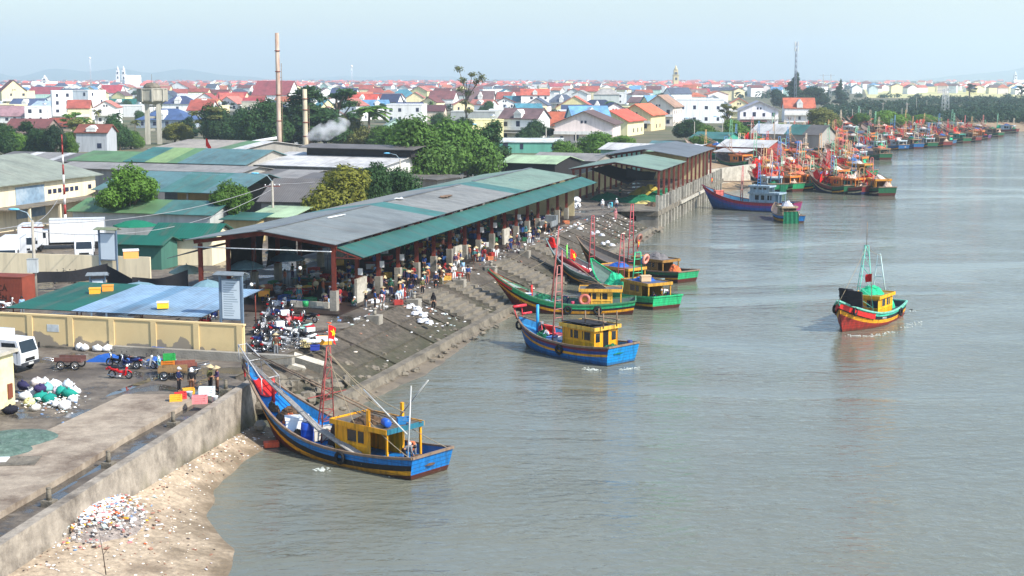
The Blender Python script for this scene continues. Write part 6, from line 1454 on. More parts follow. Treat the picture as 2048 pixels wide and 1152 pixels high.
r=thing('signal_mast','slender red and white banded mast beside the warehouse','mast',P(133,488)); h_=(488-268)*math.hypot(P(133,488).y,20)/2930
for k in range(11): MB().tube([(0,0,h_*k/11),(0,0,h_*(k+1)/11)],[.2-.011*k,.2-.011*(k+1)],8).build('band',paint((150,50,44) if k%2 else (232,226,220)) if k<10 else paint((150,50,44)),r)
def cable(a,b,sag,label,rr_=.035):
    a=Vector(a);b=Vector(b); mb=MB(); mb.tube([a.lerp(b,i/14)-Vector((0,0,4*sag*(i/14)*(1-i/14))) for i in range(15)],rr_,4); tag(mb.build('power_cable',mat('cable_grey',(150,150,150),.7),None),label,'cable')
c0=pb+Vector((0,0,6.9)); c1=P(547,472)+Vector((0,0,6.6)); cable(c0,c1,1.2,'upper power cable from the leaning pole to the hall pole'); cable(c0-Vector((0,0,.7)),c1-Vector((0,0,.6)),2.2,'lower power cable from the leaning pole to the hall pole'); cable(c0,P(133,488)+Vector((0,0,7)),.8,'cable from the leaning pole to the banded mast'); cable(c1,P(801,400)+Vector((0,0,6)),.8,'cable running behind the hall to the factory lamp'); cable(c0,Vector((c0.x-16,c0.y-14,6.6)),.5,'cable from the leaning pole out of the left frame edge')
r=thing('flag_staff','red flag on a thin staff above the shed roofs','flag',P(414,360)); flag(r,(0,0,8.2),1.6,1.6,False,(.5,-.5,0),1.0,pole=8.2)
# bank wall and jetties by the fleet
tag(MB().box(-.3,.3,0,26,-2.6,1.2).build('flood_wall',concrete_light,None,P(1412,352),-.55),'pale concrete wall slanting up the bank beside the net shed','wall')
for k,(px,py,l_) in enumerate(((1425,362,24),(1480,330,20),(1520,306,16))):
    p=P(px,py,-1.0); r=thing('plank_jetty',['narrow plank jetty nearest the crimson boat','narrow plank jetty behind the first bank boats','narrow plank jetty by the red boat store'][k],'jetty',(p.x,p.y,-1.2),.05); MB().box(0,l_,-.6,.6,0,.18).build('walkway',wood,r)
    for q in range(int(l_/6)+1): MB().box(q*6-.01,q*6+.3,-.3,.3,-2.5,-.002).build('pier_post',concrete_light,r)
rr=random.Random(8)
for k in range(14):
    px=rr.uniform(1420,1800); py=300-(px-1420)*.12+rr.uniform(-6,4); p=P(px,py); mb=MB(); mb.heap((0,0,0),rr.uniform(2,4),rr.uniform(2,3),rr.uniform(.6,1.6),0,14,.4,k); o=mb.build('bank_debris',[mat('pale_rubble',(206,186,160),.95,.3,1.5,stain=(140,116,96),stain_amt=.6)],None,p); o['kind']='stuff'
# ================================================================= people
SKIN=mat('skin',(176,128,98),.6,.08,8); HAIR=mat('hair',(24,20,20),.6,.2,8); STRAW=mat('straw_hat',(188,170,132),.85,.15,6,stain=(150,130,96),stain_amt=.4); BOOT=mat('white_boots',(222,222,218),.5,.08,5); SHOE=mat('dark_shoes',(40,38,40),.6,.1,5)
def skin_mesh(name,joints,edges,radii,root=0,lv=1):
    me=bpy.data.meshes.new('tmp'); me.from_pydata([tuple(j) for j in joints],edges,[]); ob=bpy.data.objects.new('tmp',me); COL.objects.link(ob)
    ob.modifiers.new('s','SKIN'); sl=me.skin_vertices[0].data
    for i,r in enumerate(radii): sl[i].radius=(r,r) if not isinstance(r,tuple) else r
    for d in sl: d.use_root=False
    sl[root].use_root=True
    m=ob.modifiers.new('d','SUBSURF'); m.levels=lv
    bpy.context.view_layer.update(); dg=bpy.context.evaluated_depsgraph_get(); out=bpy.data.meshes.new_from_object(ob.evaluated_get(dg)); out.name=name
    bpy.data.objects.remove(ob); out.polygons.foreach_set('use_smooth',[True]*len(out.polygons)); return out
def pose_joints(kind):
    """figure 1.62 m tall facing -y; returns dict of joints"""
    J={}
    def leg(s,hip,kn,an): J['hip'+s],J['kn'+s],J['an'+s]=hip,kn,an
    V=Vector
    if kind in('stand','carry','reach','lookdown'):
        J.update(pel=V((0,0,.86)),wa=V((0,0,1.0)),ch=V((0,.01,1.2)),nk=V((0,0,1.36)),hd=V((0,-.02,1.47)))
        leg('L',V((.09,0,.84)),V((.1,-.02,.46)),V((.11,.02,.08))); leg('R',V((-.09,0,.84)),V((-.1,-.02,.46)),V((-.12,.0,.08)))
        ar={'stand':((.21,.03,1.04),(.22,-.06,.82)),'carry':((.23,.0,1.05),(.13,-.26,1.02)),'reach':((.22,-.14,1.12),(.18,-.38,1.08)),'lookdown':((.22,0,1.05),(.12,-.2,.9))}[kind]
    elif kind=='walk':
        J.update(pel=V((0,0,.85)),wa=V((0,-.01,.99)),ch=V((0,-.03,1.19)),nk=V((0,-.04,1.35)),hd=V((0,-.07,1.46)))
        leg('L',V((.09,0,.83)),V((.1,-.18,.48)),V((.1,-.22,.09))); leg('R',V((-.09,0,.83)),V((-.1,.05,.46)),V((-.1,.3,.12))); ar=((.22,.1,1.05),(.21,.02,.83))
    elif kind=='bend':
        J.update(pel=V((0,.12,.82)),wa=V((0,.0,.95)),ch=V((0,-.22,1.02)),nk=V((0,-.36,1.02)),hd=V((0,-.46,1.0)))
        leg('L',V((.1,.12,.8)),V((.13,.0,.45)),V((.13,.1,.08))); leg('R',V((-.1,.12,.8)),V((-.13,-.02,.45)),V((-.13,.06,.08))); ar=((.22,-.3,.78),(.14,-.42,.55))
    elif kind=='squat':
        J.update(pel=V((0,.12,.25)),wa=V((0,.1,.4)),ch=V((0,-.02,.58)),nk=V((0,-.1,.72)),hd=V((0,-.16,.82)))
        leg('L',V((.1,.1,.25)),V((.17,-.24,.46)),V((.15,-.08,.08))); leg('R',V((-.1,.1,.25)),V((-.17,-.24,.46)),V((-.15,-.08,.08))); ar=((.24,-.18,.46),(.12,-.38,.34))
    elif kind=='sit':
        J.update(pel=V((0,.05,.56)),wa=V((0,.04,.7)),ch=V((0,.0,.9)),nk=V((0,-.03,1.06)),hd=V((0,-.05,1.17)))
        leg('L',V((.1,.03,.55)),V((.14,-.38,.54)),V((.15,-.36,.14))); leg('R',V((-.1,.03,.55)),V((-.14,-.38,.54)),V((-.15,-.36,.14))); ar=((.24,-.12,.76),(.2,-.38,.74))
    a,b=V(ar[0]),V(ar[1]); up=(J['nk']-J['ch']).normalized(); sh=J['ch'].lerp(J['nk'],.62)
    for s,k in (('L',1),('R',-1)):
        J['sh'+s]=sh+V((.165*k,0,0)); J['el'+s]=V((a.x*k,a.y,a.z)); J['wr'+s]=V((b.x*k,b.y,b.z))
    if kind=='reach': J['elR']=V((-.22,.04,1.05)); J['wrR']=V((-.2,-.08,.84))
    return J
def pose_meshes(kind):
    J=pose_joints(kind); V=Vector
    # body: torso, limbs, head and five fingers per hand in one skin
    names=['pel','wa','ch','nk','hd']; P_=[J[n] for n in names]; Rr=[.105,.1,.115,.05,.09]; E_=[(0,1),(1,2),(2,3),(3,4)]
    top=J['hd']+(J['hd']-J['nk']).normalized()*.1; P_.append(top); Rr.append(.075); E_.append((4,5))
    for s,k in (('L',1),('R',-1)):
        o=len(P_); P_+= [J['sh'+s],J['el'+s],J['wr'+s]]; Rr+=[.055,.042,.03]; E_+=[(2,o),(o,o+1),(o+1,o+2)]
        d=(J['wr'+s]-J['el'+s]).normalized(); pal=J['wr'+s]+d*.07; P_.append(pal); Rr.append(.03); E_.append((o+2,o+3))
        sd=d.cross(V((0,1,.2))).normalized()*k
        fw=sd.cross(d).normalized()
        for f in range(4):
            p1=pal+d*(.05-.006*abs(f-1.5))+sd*(f-1.5)*.019; p2=p1+d*.035*(1-.1*abs(f-1))+fw*.014*k
            q=len(P_); P_+= [p1,p2]; Rr+=[.009,.008]; E_+=[(o+3,q),(q,q+1)]
        q=len(P_); P_.append(J['wr'+s]+d*.05+fw*.045); Rr.append(.011); E_.append((o+2,q))
        o=len(P_); ft=J['an'+s]+V((0,-.13,-.045)); P_+= [J['hip'+s],J['kn'+s],J['an'+s],ft]; Rr+=[.085,.058,.042,.035]; E_+=[(0,o),(o,o+1),(o+1,o+2),(o+2,o+3)]
    body=skin_mesh('body',P_,E_,Rr)
    # face: nose, eyes and ears merged into the head surface
    hd=J['hd']; up=(hd-J['nk']).normalized(); fr=V((0,-1,0)); fr=(fr-up*fr.dot(up)).normalized(); rt=up.cross(fr)
    bm=bmesh.new(); bm.from_mesh(body)
    def blob(c,r,mi,sz=(1,1,1)):
        m=Matrix.Translation(c)@Matrix.Diagonal((r*sz[0],r*sz[1],r*sz[2],1)); g=bmesh.ops.create_icosphere(bm,subdivisions=1,radius=1,matrix=m)
        for v in g['verts']:
            for f in v.link_faces: f.material_index=mi; f.smooth=True
    blob(hd+fr*.095+up*.035,.018,0); 
    for s in (-1,1): blob(hd+fr*.083+rt*.034*s+up*.055,.011,1); blob(hd+rt*.092*s+up*.035,.02,0,(.5,1,1.3))
    blob(hd+fr*.086+up*.0,.014,1,(1.6,.4,.4))
    bm.to_mesh(body); bm.free(); body.materials.append(SKIN); body.materials.append(HAIR)
    # shirt
    P2=[J['pel'].lerp(J['wa'],.1),J['wa'],J['ch'],J['ch'].lerp(J['nk'],.72)]; R2=[.135,.128,.145,.075]; E2=[(0,1),(1,2),(2,3)]
    for s in 'LR':
        o=len(P2); P2+= [J['sh'+s],J['el'+s],J['el'+s].lerp(J['wr'+s],.85)]; R2+=[.078,.06,.046]; E2+=[(2,o),(o,o+1),(o+1,o+2)]
    shirt=skin_mesh('shirt',P2,E2,R2); shirt.materials.append(cloth((60,70,110)))
    P3=[J['pel'].lerp(J['wa'],.25),J['pel']]; R3=[.13,.135]; E3=[(0,1)]
    for s in 'LR':
        o=len(P3); P3+= [J['hip'+s],J['kn'+s],J['kn'+s].lerp(J['an'+s],.9)]; R3+=[.105,.08,.062]; E3+=[(1,o),(o,o+1),(o+1,o+2)]
    trs=skin_mesh('trousers',P3,E3,R3,1); trs.materials.append(cloth((34,36,44)))
    boots=[]
    for s in 'LR':
        bo_=MB(); a=J['an'+s]; bo_.tube([J['kn'+s].lerp(a,.55),a+V((0,0,-.02)),a+V((0,-.03,-.06))],[.068,.06,.055],8); bo_.ball(a+V((0,-.08,-.045)),(.05,.125,.045),0,8); boots.append(bo_.mesh('boot',BOOT))
    M=Matrix.Identity(3); M.col[0]=rt; M.col[1]=-fr; M.col[2]=up
    c=hd+up*.075
    hat=MB().lathe([(.27,-.01),(.25,.005),(.12,.105),(.01,.185),(0,.185)],18,c,0,True,M).mesh('conical_hat',STRAW)
    cap=MB(); cap.lathe([(.112,-.03),(.115,.02),(.09,.085),(.04,.115),(0,.12)],12,c-up*.01,0,True,M); cap.obox(c+fr*.13+up*.0,(.13,.12,.015),M); cap=cap.mesh('cap',cloth((230,230,230)))
    hair=MB(); hair.lathe([(.105,-.09),(.108,.0),(.085,.075),(.04,.1),(0,.105)],12,c-fr*.015-up*.01,0,True,M); hair=hair.mesh('hair',HAIR)
    scarf=MB(); scarf.lathe([(.15,-.17),(.12,-.06),(.117,.02),(.09,.09),(.04,.12),(0,.122)],12,c-fr*.012-up*.01,0,True,M); scarf=scarf.mesh('head_scarf',cloth((230,150,140)))
    helm=MB(); helm.ball(c+up*.02,(.135,.15,.125),0,12,rot=M); helm=helm.mesh('helmet',paint((232,232,232)))
    return dict(body=body,shirt=shirt,trousers=trs,bootL=boots[0],bootR=boots[1],conical_hat=hat,cap=cap,hair=hair,head_scarf=scarf,helmet=helm)
POSE={k:pose_meshes(k) for k in ('stand','carry','reach','lookdown','walk','bend','squat','sit')}
SC={'red':(150,44,46),'blue':(48,72,126),'navy':(34,42,76),'orange':(196,108,72),'white':(226,228,228),'grey':(120,124,128),'black':(34,34,38),'pink':(196,130,134),'green':(54,92,74),'purple':(74,58,88),'brown':(94,66,52),'teal':(60,112,116),'light blue':(140,176,206),'coral':(186,118,98),'olive':(98,96,64),'maroon':(100,40,48)}
def person(pt,rz,pose,shirt,trs,hat,label,boots='shoe',group='people of the fish market',s=1.0,hatc=None):
    r=thing('person',label,'person',pt,rz,group); m=POSE[pose]
    for k in ('body','shirt','trousers','bootL','bootR'):
        o=link(bpy.data.objects.new(k.rstrip('LR'),m[k])); o.parent=r
        if k=='shirt': setmat(o,0,cloth(SC[shirt]))
        if k=='trousers': setmat(o,0,cloth(SC[trs]))
        if k[:4]=='boot' and boots=='shoe': setmat(o,0,SHOE)
    o=link(bpy.data.objects.new(hat,m[hat])); o.parent=r
    if hatc: setmat(o,0,cloth(SC[hatc]))
    elif hat=='head_scarf': setmat(o,0,cloth(SC[shirt]))
    r.scale=(s,)*3
    return r
def pp(px,py,face,*a,z=0.004,**k):
    """person with feet at survey pixel; face = world heading in degrees, 0 looks to the camera"""
    return person(P(px,py,z),math.radians(face),*a,**k)
# women sorting the catch on the quay in front
pp(358,784,80,'lookdown','navy','black','cap','woman in navy jacket and white cap standing behind the crate pile',boots='shoe'); pp(384,786,190,'stand','black','brown','head_scarf','woman with backpack and white scarf seen from behind by the crates',hatc='white')
pp(421,780,60,'stand','olive','black','conical_hat','woman in olive jacket and conical hat beside the purple one'); pp(435,783,-60,'carry','purple','brown','conical_hat','woman in purple jacket and conical hat next to the white crate'); pp(494,760,200,'bend','purple','red','conical_hat','person in purple and red bending at the blue bow')
# promenade
for a in [
 (795,606,150,'bend','light blue','white','cap','person in pale blue coat bending over a red basket','boot'),(790,600,60,'squat','navy','black','hair','person in navy squatting beside the red basket','shoe'),(808,590,-30,'squat','red','white','conical_hat','person in red squatting by the concrete block','boot'),
 (822,598,30,'reach','navy','grey','hair','person in navy pointing, at the top of the slope','shoe'),(845,590,20,'stand','olive','black','cap','person in olive jacket with white boots on the promenade','boot'),(855,566,0,'stand','orange','coral','conical_hat','person in orange jacket and conical hat on the promenade','shoe'),
 (872,577,190,'walk','navy','black','cap','person in dark teal back view with a blue bag','shoe'),(882,572,-20,'carry','brown','olive','head_scarf','person in brown beside the person with a blue bag','shoe'),(908,560,10,'carry','white','white','cap','person all in white holding a bowl','boot'),(926,551,40,'walk','light blue','white','hair','person in pale blue shirt and white trousers walking','shoe'),
 (936,563,180,'stand','blue','brown','hair','person with big blue backpack, back to the river','shoe'),(867,621,10,'stand','black','black','head_scarf','person in black standing on the slope in white boots','boot'),(827,563,-10,'stand','red','coral','hair','person in red shirt leaning by the concrete stub','shoe'),(817,575,60,'stand','navy','black','conical_hat','person in navy with conical hat beside the stub','shoe'),
 (948,528,70,'bend','maroon','brown','conical_hat','person in maroon bending over blue baskets','shoe'),(938,520,-40,'stand','coral','grey','conical_hat','person in coral jacket by the fish baskets','shoe'),(952,523,20,'carry','red','maroon','conical_hat','person in red and white beside the fish baskets','shoe'),(1021,500,10,'carry','blue','blue','conical_hat','person in blue overalls and straw hat on the promenade','shoe'),
 (925,515,30,'stand','teal','navy','hair','person in teal standing under the lean-to edge','shoe'),(905,530,-60,'bend','grey','black','conical_hat','person in grey bending near the middle stub','shoe'),(870,530,20,'stand','light blue','black','conical_hat','person in pale blue with wide hat under the lean-to','shoe'),(887,545,90,'squat','red','grey','head_scarf','person in red headscarf squatting by wooden boxes','shoe'),
 (1073,460,40,'bend','red','red','conical_hat','person in red bending by the grey cart','shoe'),(1060,470,-30,'squat','olive','black','conical_hat','person in olive squatting left of the grey cart','shoe'),(1205,420,0,'stand','white','grey','cap','person in white by the pier edge, leftmost of three','shoe'),(1218,419,30,'bend','teal','white','hair','person in teal bending at the pier edge','shoe'),
 (1233,418,-20,'stand','white','navy','cap','person in white with dark bag at the pier edge','shoe'),(1231,440,10,'stand','pink','pink','head_scarf','person in pink walking down beside the pier head','shoe'),(552,712,190,'stand','brown','grey','conical_hat','person in brown with conical hat among the motorbikes','shoe'),(577,660,200,'sit','pink','red','head_scarf','person in pink sitting on a red motorbike','shoe'),
 (985,495,0,'stand','purple','black','conical_hat','person in purple near the far stubs','shoe'),(1000,482,60,'squat','blue','navy','conical_hat','person in blue squatting near the far stubs','shoe'),(1120,435,10,'stand','navy','black','hair','person in navy beside the white sacks','shoe'),(1240,395,30,'lookdown','green','black','conical_hat','person in green mending net inside the net shed','shoe'),(1195,385,-20,'squat','navy','black','hair','person in navy squatting under the net shed','shoe'),
 (175,640,90,'stand','light blue','grey','hair','person in pale blue shirt beside the red container','shoe'),(40,660,0,'stand','navy','black','helmet','person in navy with helmet at the parked motorbikes','shoe')]:
    zb=.004
    if a[0]==867: zb=-.95
    if a[0]==1231: zb=-.5
    if a[:2]==(40,660) or a[:2]==(175,640): continue
    zb=.165 if W(0,0,0) and False else zb
    pp(*a[:8],boots=a[8],z=zb)
person(P(45,630),0.3,'stand','light blue','grey','hair','person in pale blue shirt beside the rusty container')
# crews on the boats
def onb(B,h,s,y,face,pose,sh,tr,hat,label,dz=0.02,**k):
    p=onboat(B,h.L*s,y,h.deckz(s)+dz); person(p,B.rotation_euler[2]+math.radians(face),pose,sh,tr,hat,label,group='boat crews',**k)
onb(B1,B1h,.13,-.6,200,'bend','orange','grey','cap','man in orange shirt and white cap bending on the stern of the blue seawall boat'); onb(B1,B1h,.09,.7,-40,'bend','grey','black','hair','man in grey shirt holding an orange crate on the blue seawall boat')
onb(B2,B2h,.76,-.1,60,'bend','grey','black','hair','man in grey working on the foredeck of the blue transom boat'); onb(B2,B2h,.68,.3,120,'squat','white','black','hair','man in white squatting on the foredeck of the blue transom boat')
onb(B3,B3h,.46,.2,90,'bend','navy','navy','hair','man in blue crouching before the cabin of the dark red boat'); onb(B4,B4h,.1,-.9,150,'bend','white','navy','cap','man in white bending on the green stern'); onb(B4,B4h,.07,1.0,200,'squat','navy','black','hair','man in navy sitting at the corner of the green stern'); onb(B7,B7h,.78,.2,0,'squat','brown','black','hair','man in brown crouching at the bow of the red boat under way')
# crowd in the shade of the hall
pr=random.Random(77); bays=['first','second','third','fourth','fifth','sixth','seventh','eighth','ninth','tenth','eleventh','twelfth','thirteenth','fourteenth','fifteenth','sixteenth']
used={}
for k in range(120):
    u=(115.5+ (k/84)*84*pr.uniform(.9,1.05)) if k<84 else pr.uniform(114.5,137); v=pr.choice([pr.uniform(-49.6,-48.6),pr.uniform(-53,-49.5),pr.uniform(-60,-52)])
    bay=bays[max(0,min(15,int((u-114.4)/5.3)))]; sh=pr.choice(list(SC)); tr=pr.choice(['black','navy','grey','brown','purple']); ht=pr.choice(['conical_hat','conical_hat','hair','cap']); po=pr.choice(['stand','bend','squat','carry','lookdown','reach'])
    act={'stand':'standing','bend':'bending','squat':'squatting','carry':'carrying a load','lookdown':'looking down','reach':'reaching out'}[po]; hn={'conical_hat':'in conical hat','hair':'bareheaded','cap':'in white cap'}[ht]; rowt='river side' if v>-50 else ('middle' if v>-54 else 'rear')
    lab='person in %s %s, %s, %s hall bay %s'%(sh,hn,act,bay,rowt)
    if lab in used: continue
    used[lab]=1; person(W(u,v,.164),pr.uniform(0,6.28),po,sh,tr,ht,lab,group='crowd in the hall',s=pr.uniform(.95,1.05))

pl=['by the first concrete panel','at the second stub','at the third stub','at the fourth stub','at the fifth stub','at the sixth stub','at the seventh stub','at the eighth stub','at the ninth stub','at the tenth stub','at the eleventh stub','at the twelfth stub']
used2={}
for k in range(40):
    i=k%12; u=117.5+i*5.6+pr.uniform(-2,2); v=pr.uniform(-47.4,-45.0); sh=pr.choice(list(SC)); tr=pr.choice(['black','navy','grey','brown','purple','white']); ht=pr.choice(['conical_hat','conical_hat','conical_hat','hair','cap','head_scarf']); po=pr.choice(['stand','stand','bend','squat','carry','lookdown','walk'])
    hn={'conical_hat':'conical hat','hair':'bare hair','cap':'white cap','head_scarf':'head scarf'}[ht]; act={'stand':'standing','bend':'bending','squat':'squatting','carry':'carrying','lookdown':'looking down','walk':'walking'}[po]
    lab='person in %s top, %s trousers and %s, %s %s'%(sh,tr,hn,act,pl[i])
    if lab in used2: continue
    used2[lab]=1; person(W(u,v,.004),pr.uniform(0,6.28),po,sh,tr,ht,lab,pr.choice(['shoe','boot']),s=pr.uniform(.95,1.05))
# ================================================================= vehicles and market gear
chrome=mat('chrome',(190,192,196),.25,.05,3,metal=.9); rubber=tyre_m; seatm=mat('black_seat',(26,26,28),.6,.1,4)
def wheel(r,x,rad,name='wheel',w=.05,spokes=True,y=0.0):
    mb=MB(); mb.torus((x,y,rad),rad-w,w,(0,1,0),18,6); wl=mb.build(name,rubber,r)
    mb=MB(); mb.torus((x,y,rad),rad-w*2,.018,(0,1,0),18,5)
    for k in range(6):
        a=PI*k/6; c=Vector((math.cos(a),0,math.sin(a)))*(rad-w*2); mb.tube([Vector((x,y,rad))-c,Vector((x,y,rad))+c],.008,4)
    mb.lathe([(.05,-.05),(.05,.05)],8,(x,y,rad),0,True,Matrix.Rotation(PI/2,3,'X')); mb.build('rim',chrome,wl)
def motorbike(col,label=None,scooter=True):
    r=thing('motorbike',label,'motorbike',(0,0,0),0,'parked motorbikes'); pm=paint(col,.3,.15)
    wheel(r,.62,.29); wheel(r,-.58,.29)
    mb=MB(); mb.grid((.42,-.2,.28),(.56,-.17,.9),(.42,.2,.28),(.56,.17,.9),6,4,lambda a,b:(.07*math.sin(b*PI),0,0)); mb.box(-.05,.44,-.1,.1,.27,.36); mb.tube([(.4,0,.5),(.0,0,.46),(-.35,0,.6)],[.11,.1,.1],8); mb.tube([(-.1,0,.62),(-.5,0,.68),(-.85,0,.78)],[.13,.15,.06],8); mb.build('body',pm,r)
    mb=MB(); mb.ball((-.28,0,.79),(.42,.14,.07),0,10); mb.build('seat',seatm,r)
    mb=MB(); mb.tube([(.5,0,.95),(.62,.09,.29)],.03,6); mb.tube([(.5,0,.95),(.62,-.09,.29)],.03,6); mb.build('fork',chrome,r)
    mb=MB(); mb.tube([(.36,-.34,1.0),(.46,-.15,1.0),(.48,.15,1.0),(.36,.34,1.0)],.022,6); 
    for s in (-1,1): mb.tube([(.42,s*.26,1.0),(.4,s*.33,1.17)],.012,4); mb.ball((.4,s*.34,1.2),(.02,.06,.045),0,8)
    mb.build('handlebar',seatm,r); MB().ball((.57,0,.93),(.09,.11,.09),0,10).build('headlight',mat('lamp_lens',(226,228,220),.1,.03),r)
    mb=MB(); mb.grid((.36,-.06,.52),(.86,-.06,.46),(.36,.06,.52),(.86,.06,.46),6,2,lambda a,b:(0,0,.14*math.sin(a*PI))); mb.build('front_fender',pm,r)
    mb=MB(); mb.ball((.08,0,.3),(.22,.13,.13),0,8); mb.tube([(.1,-.13,.22),(-.3,-.15,.2),(-.85,-.17,.3)],[.03,.035,.055],8); mb.build('engine',chrome,r)
    MB().box(-.98,-.8,-.09,.09,.62,.72).build('tail_light',paint((170,20,24)),r); return r
mbk={c:motorbike(rgb) for c,rgb in {'red':(196,30,36),'black':(30,30,36),'navy':(30,44,96),'white':(226,228,230),'mint':(150,206,190),'silver':(160,164,170)}.items()}
for o in mbk.values(): o.hide_render=False
bikeused={}
def bike(px,py,rz,col,label,lean=.12):
    if col not in bikeused: b=mbk[col]; bikeused[col]=1; b.location=P(px,py,.0); b.rotation_euler=(0,0,math.radians(rz))
    else: b=dup(mbk[col],P(px,py,.0),math.radians(rz))
    b['label']=label; b.rotation_euler[0]=lean; return b
bike(241,757,-12,'red','red motorbike standing alone in the middle of the yard'); bike(236,733,170,'black','black motorbike beside the blue tarpaulins, left one',.1); bike(258,738,165,'navy','dark blue motorbike with white front, beside the blue tarpaulins'); bike(292,737,-20,'silver','silver motorbike in front of the handcart with green net'); bike(330,740,160,'mint','small motorbike towing the crate cart')
for a in [(514,690,70,'navy','blue motorbike nearest the ochre wall corner'),(522,662,80,'white','white motorbike second from the ochre wall corner'),(530,640,75,'silver','silver motorbike behind the white one'),(519,705,60,'black','dark motorbike with its front wheel at the wall end'),(545,690,120,'black','black motorbike beside the person in brown'),(560,668,35,'navy','navy motorbike carrying a white foam box'),(585,672,30,'white','white motorbike with white mudguard'),(573,648,40,'red','red motorbike under the person in pink'),(604,668,200,'mint','mint green scooter with white box'),(612,690,200,'white','white motorbike with red lidded box'),(618,645,150,'black','black motorbike at the edge of the hall floor'),(545,640,100,'navy','navy motorbike at the hall floor'),(572,690,60,'silver','silver motorbike before the bicycles'),(535,620,95,'black','black motorbike beside the yellow boxes'),
 (528,676,85,'black','black motorbike squeezed behind the blue one'),(538,668,80,'red','red motorbike in the middle of the pack'),(548,660,70,'silver','silver motorbike in the middle of the pack'),(540,628,85,'black','black motorbike behind the row of white boxes'),(556,634,60,'navy','navy motorbike behind the row of white boxes'),(566,618,90,'silver','silver motorbike at the front ledge of the hall'),(582,632,100,'black','black motorbike at the front ledge of the hall'),(596,650,70,'red','red motorbike next to the person in pink'),(596,684,150,'black','black motorbike between the white ones'),(534,702,70,'silver','silver motorbike at the low ledge'),(512,668,85,'black','black motorbike under the tall notice board'),(552,702,110,'mint','mint motorbike at the low ledge'),
 (12,618,20,'white','white motorbike by the rusty container, front one'),(25,600,25,'black','black motorbike by the rusty container, behind the white one'),(40,606,15,'silver','silver motorbike by the rusty container, right one'),(115,566,80,'navy','navy motorbike in the row behind the shed roof, leftmost'),(128,563,85,'red','red motorbike in the row behind the shed roof'),(141,560,75,'white','white motorbike in the row behind the shed roof'),(153,565,90,'black','black motorbike in the row behind the shed roof'),(410,655,70,'red','red motorbike half under the pale blue roof'),(425,640,75,'navy','navy motorbike half under the pale blue roof'),(1048,478,20,'black','black motorbike loaded beside the far stubs'),(1150,420,40,'silver','silver motorbike near the white sacks')]: bike(*a)
def bicycle(pt,rz,col,label):
    r=thing('bicycle',label,'bicycle',pt,rz,'bicycles on the promenade'); wheel(r,.52,.34,w=.02); wheel(r,-.52,.34,w=.02); m=paint(col)
    mb=MB(); 
    for a,b in (((-.52,0,.34),(-.1,0,.3)),((-.1,0,.3),(-.22,0,.85)),((-.22,0,.8),(.36,0,.82)),((-.1,0,.3),(.38,0,.74)),((-.52,0,.34),(-.22,0,.8)),((.34,0,.92),(.52,0,.34))): mb.tube([a,b],.02,5)
    mb.build('frame',m,r); MB().tube([(.28,-.28,1.0),(.36,0,.98),(.28,.28,1.0)],.016,5).build('handlebar',chrome,r); MB().ball((-.24,0,.9),(.14,.08,.04),0,8).build('saddle',seatm,r); return r
bicycle(P(586,698),.35,(150,150,150),'grey bicycle at the edge of the slope'); bicycle(P(610,697),.2,(60,60,60),'dark bicycle leaning by the yellow box'); bicycle(P(1035,470),.9,(40,40,44),'dark bicycle under the lean-to by the far stubs')
# handcarts
def cart(px,py,rz,label,wood_rgb,l=1.9,tipped=False):
    r=thing('handcart',label,'handcart',P(px,py),math.radians(rz)); m=plank(wood_rgb)
    MB().box(-l/2,l/2,-.5,.5,.52,.6).build('bed',m,r)
    for s in (-1,1): MB().box(-l/2,l/2,s*.5-.03,s*.5+.03,.601,.86).build('side_board',m,r)
    for x in (-.55,.45): 
        for s in (-1,1): wheel(r,x,.33,w=.05,y=s*.62)
    mb=MB(); mb.tube([(l/2,-.3,.56),(l/2+.9,-.3,.7),(l/2+.9,.3,.7),(l/2,.3,.56)],.03,6); mb.build('handle',chrome,r); return r
cart(141,737,176,'low wooden handcart with four wheels by the ochre wall',(112,78,70)); c=P(350,752); cart(346,758,10,'wooden cart loaded with orange and green crates',(140,112,76)); 
crate(Vector((c.x-.5,c.y+.2,.605)),(206,120,40),'orange crate on the wooden cart',.2,sc_=1.2); crate(Vector((c.x-.4,c.y+.2,1.07)),(40,150,70),'green crate on top of the cart load',.3,sc_=1.1); cart(372,748,20,'reddish handcart behind the woman in navy',(130,76,64),1.4)
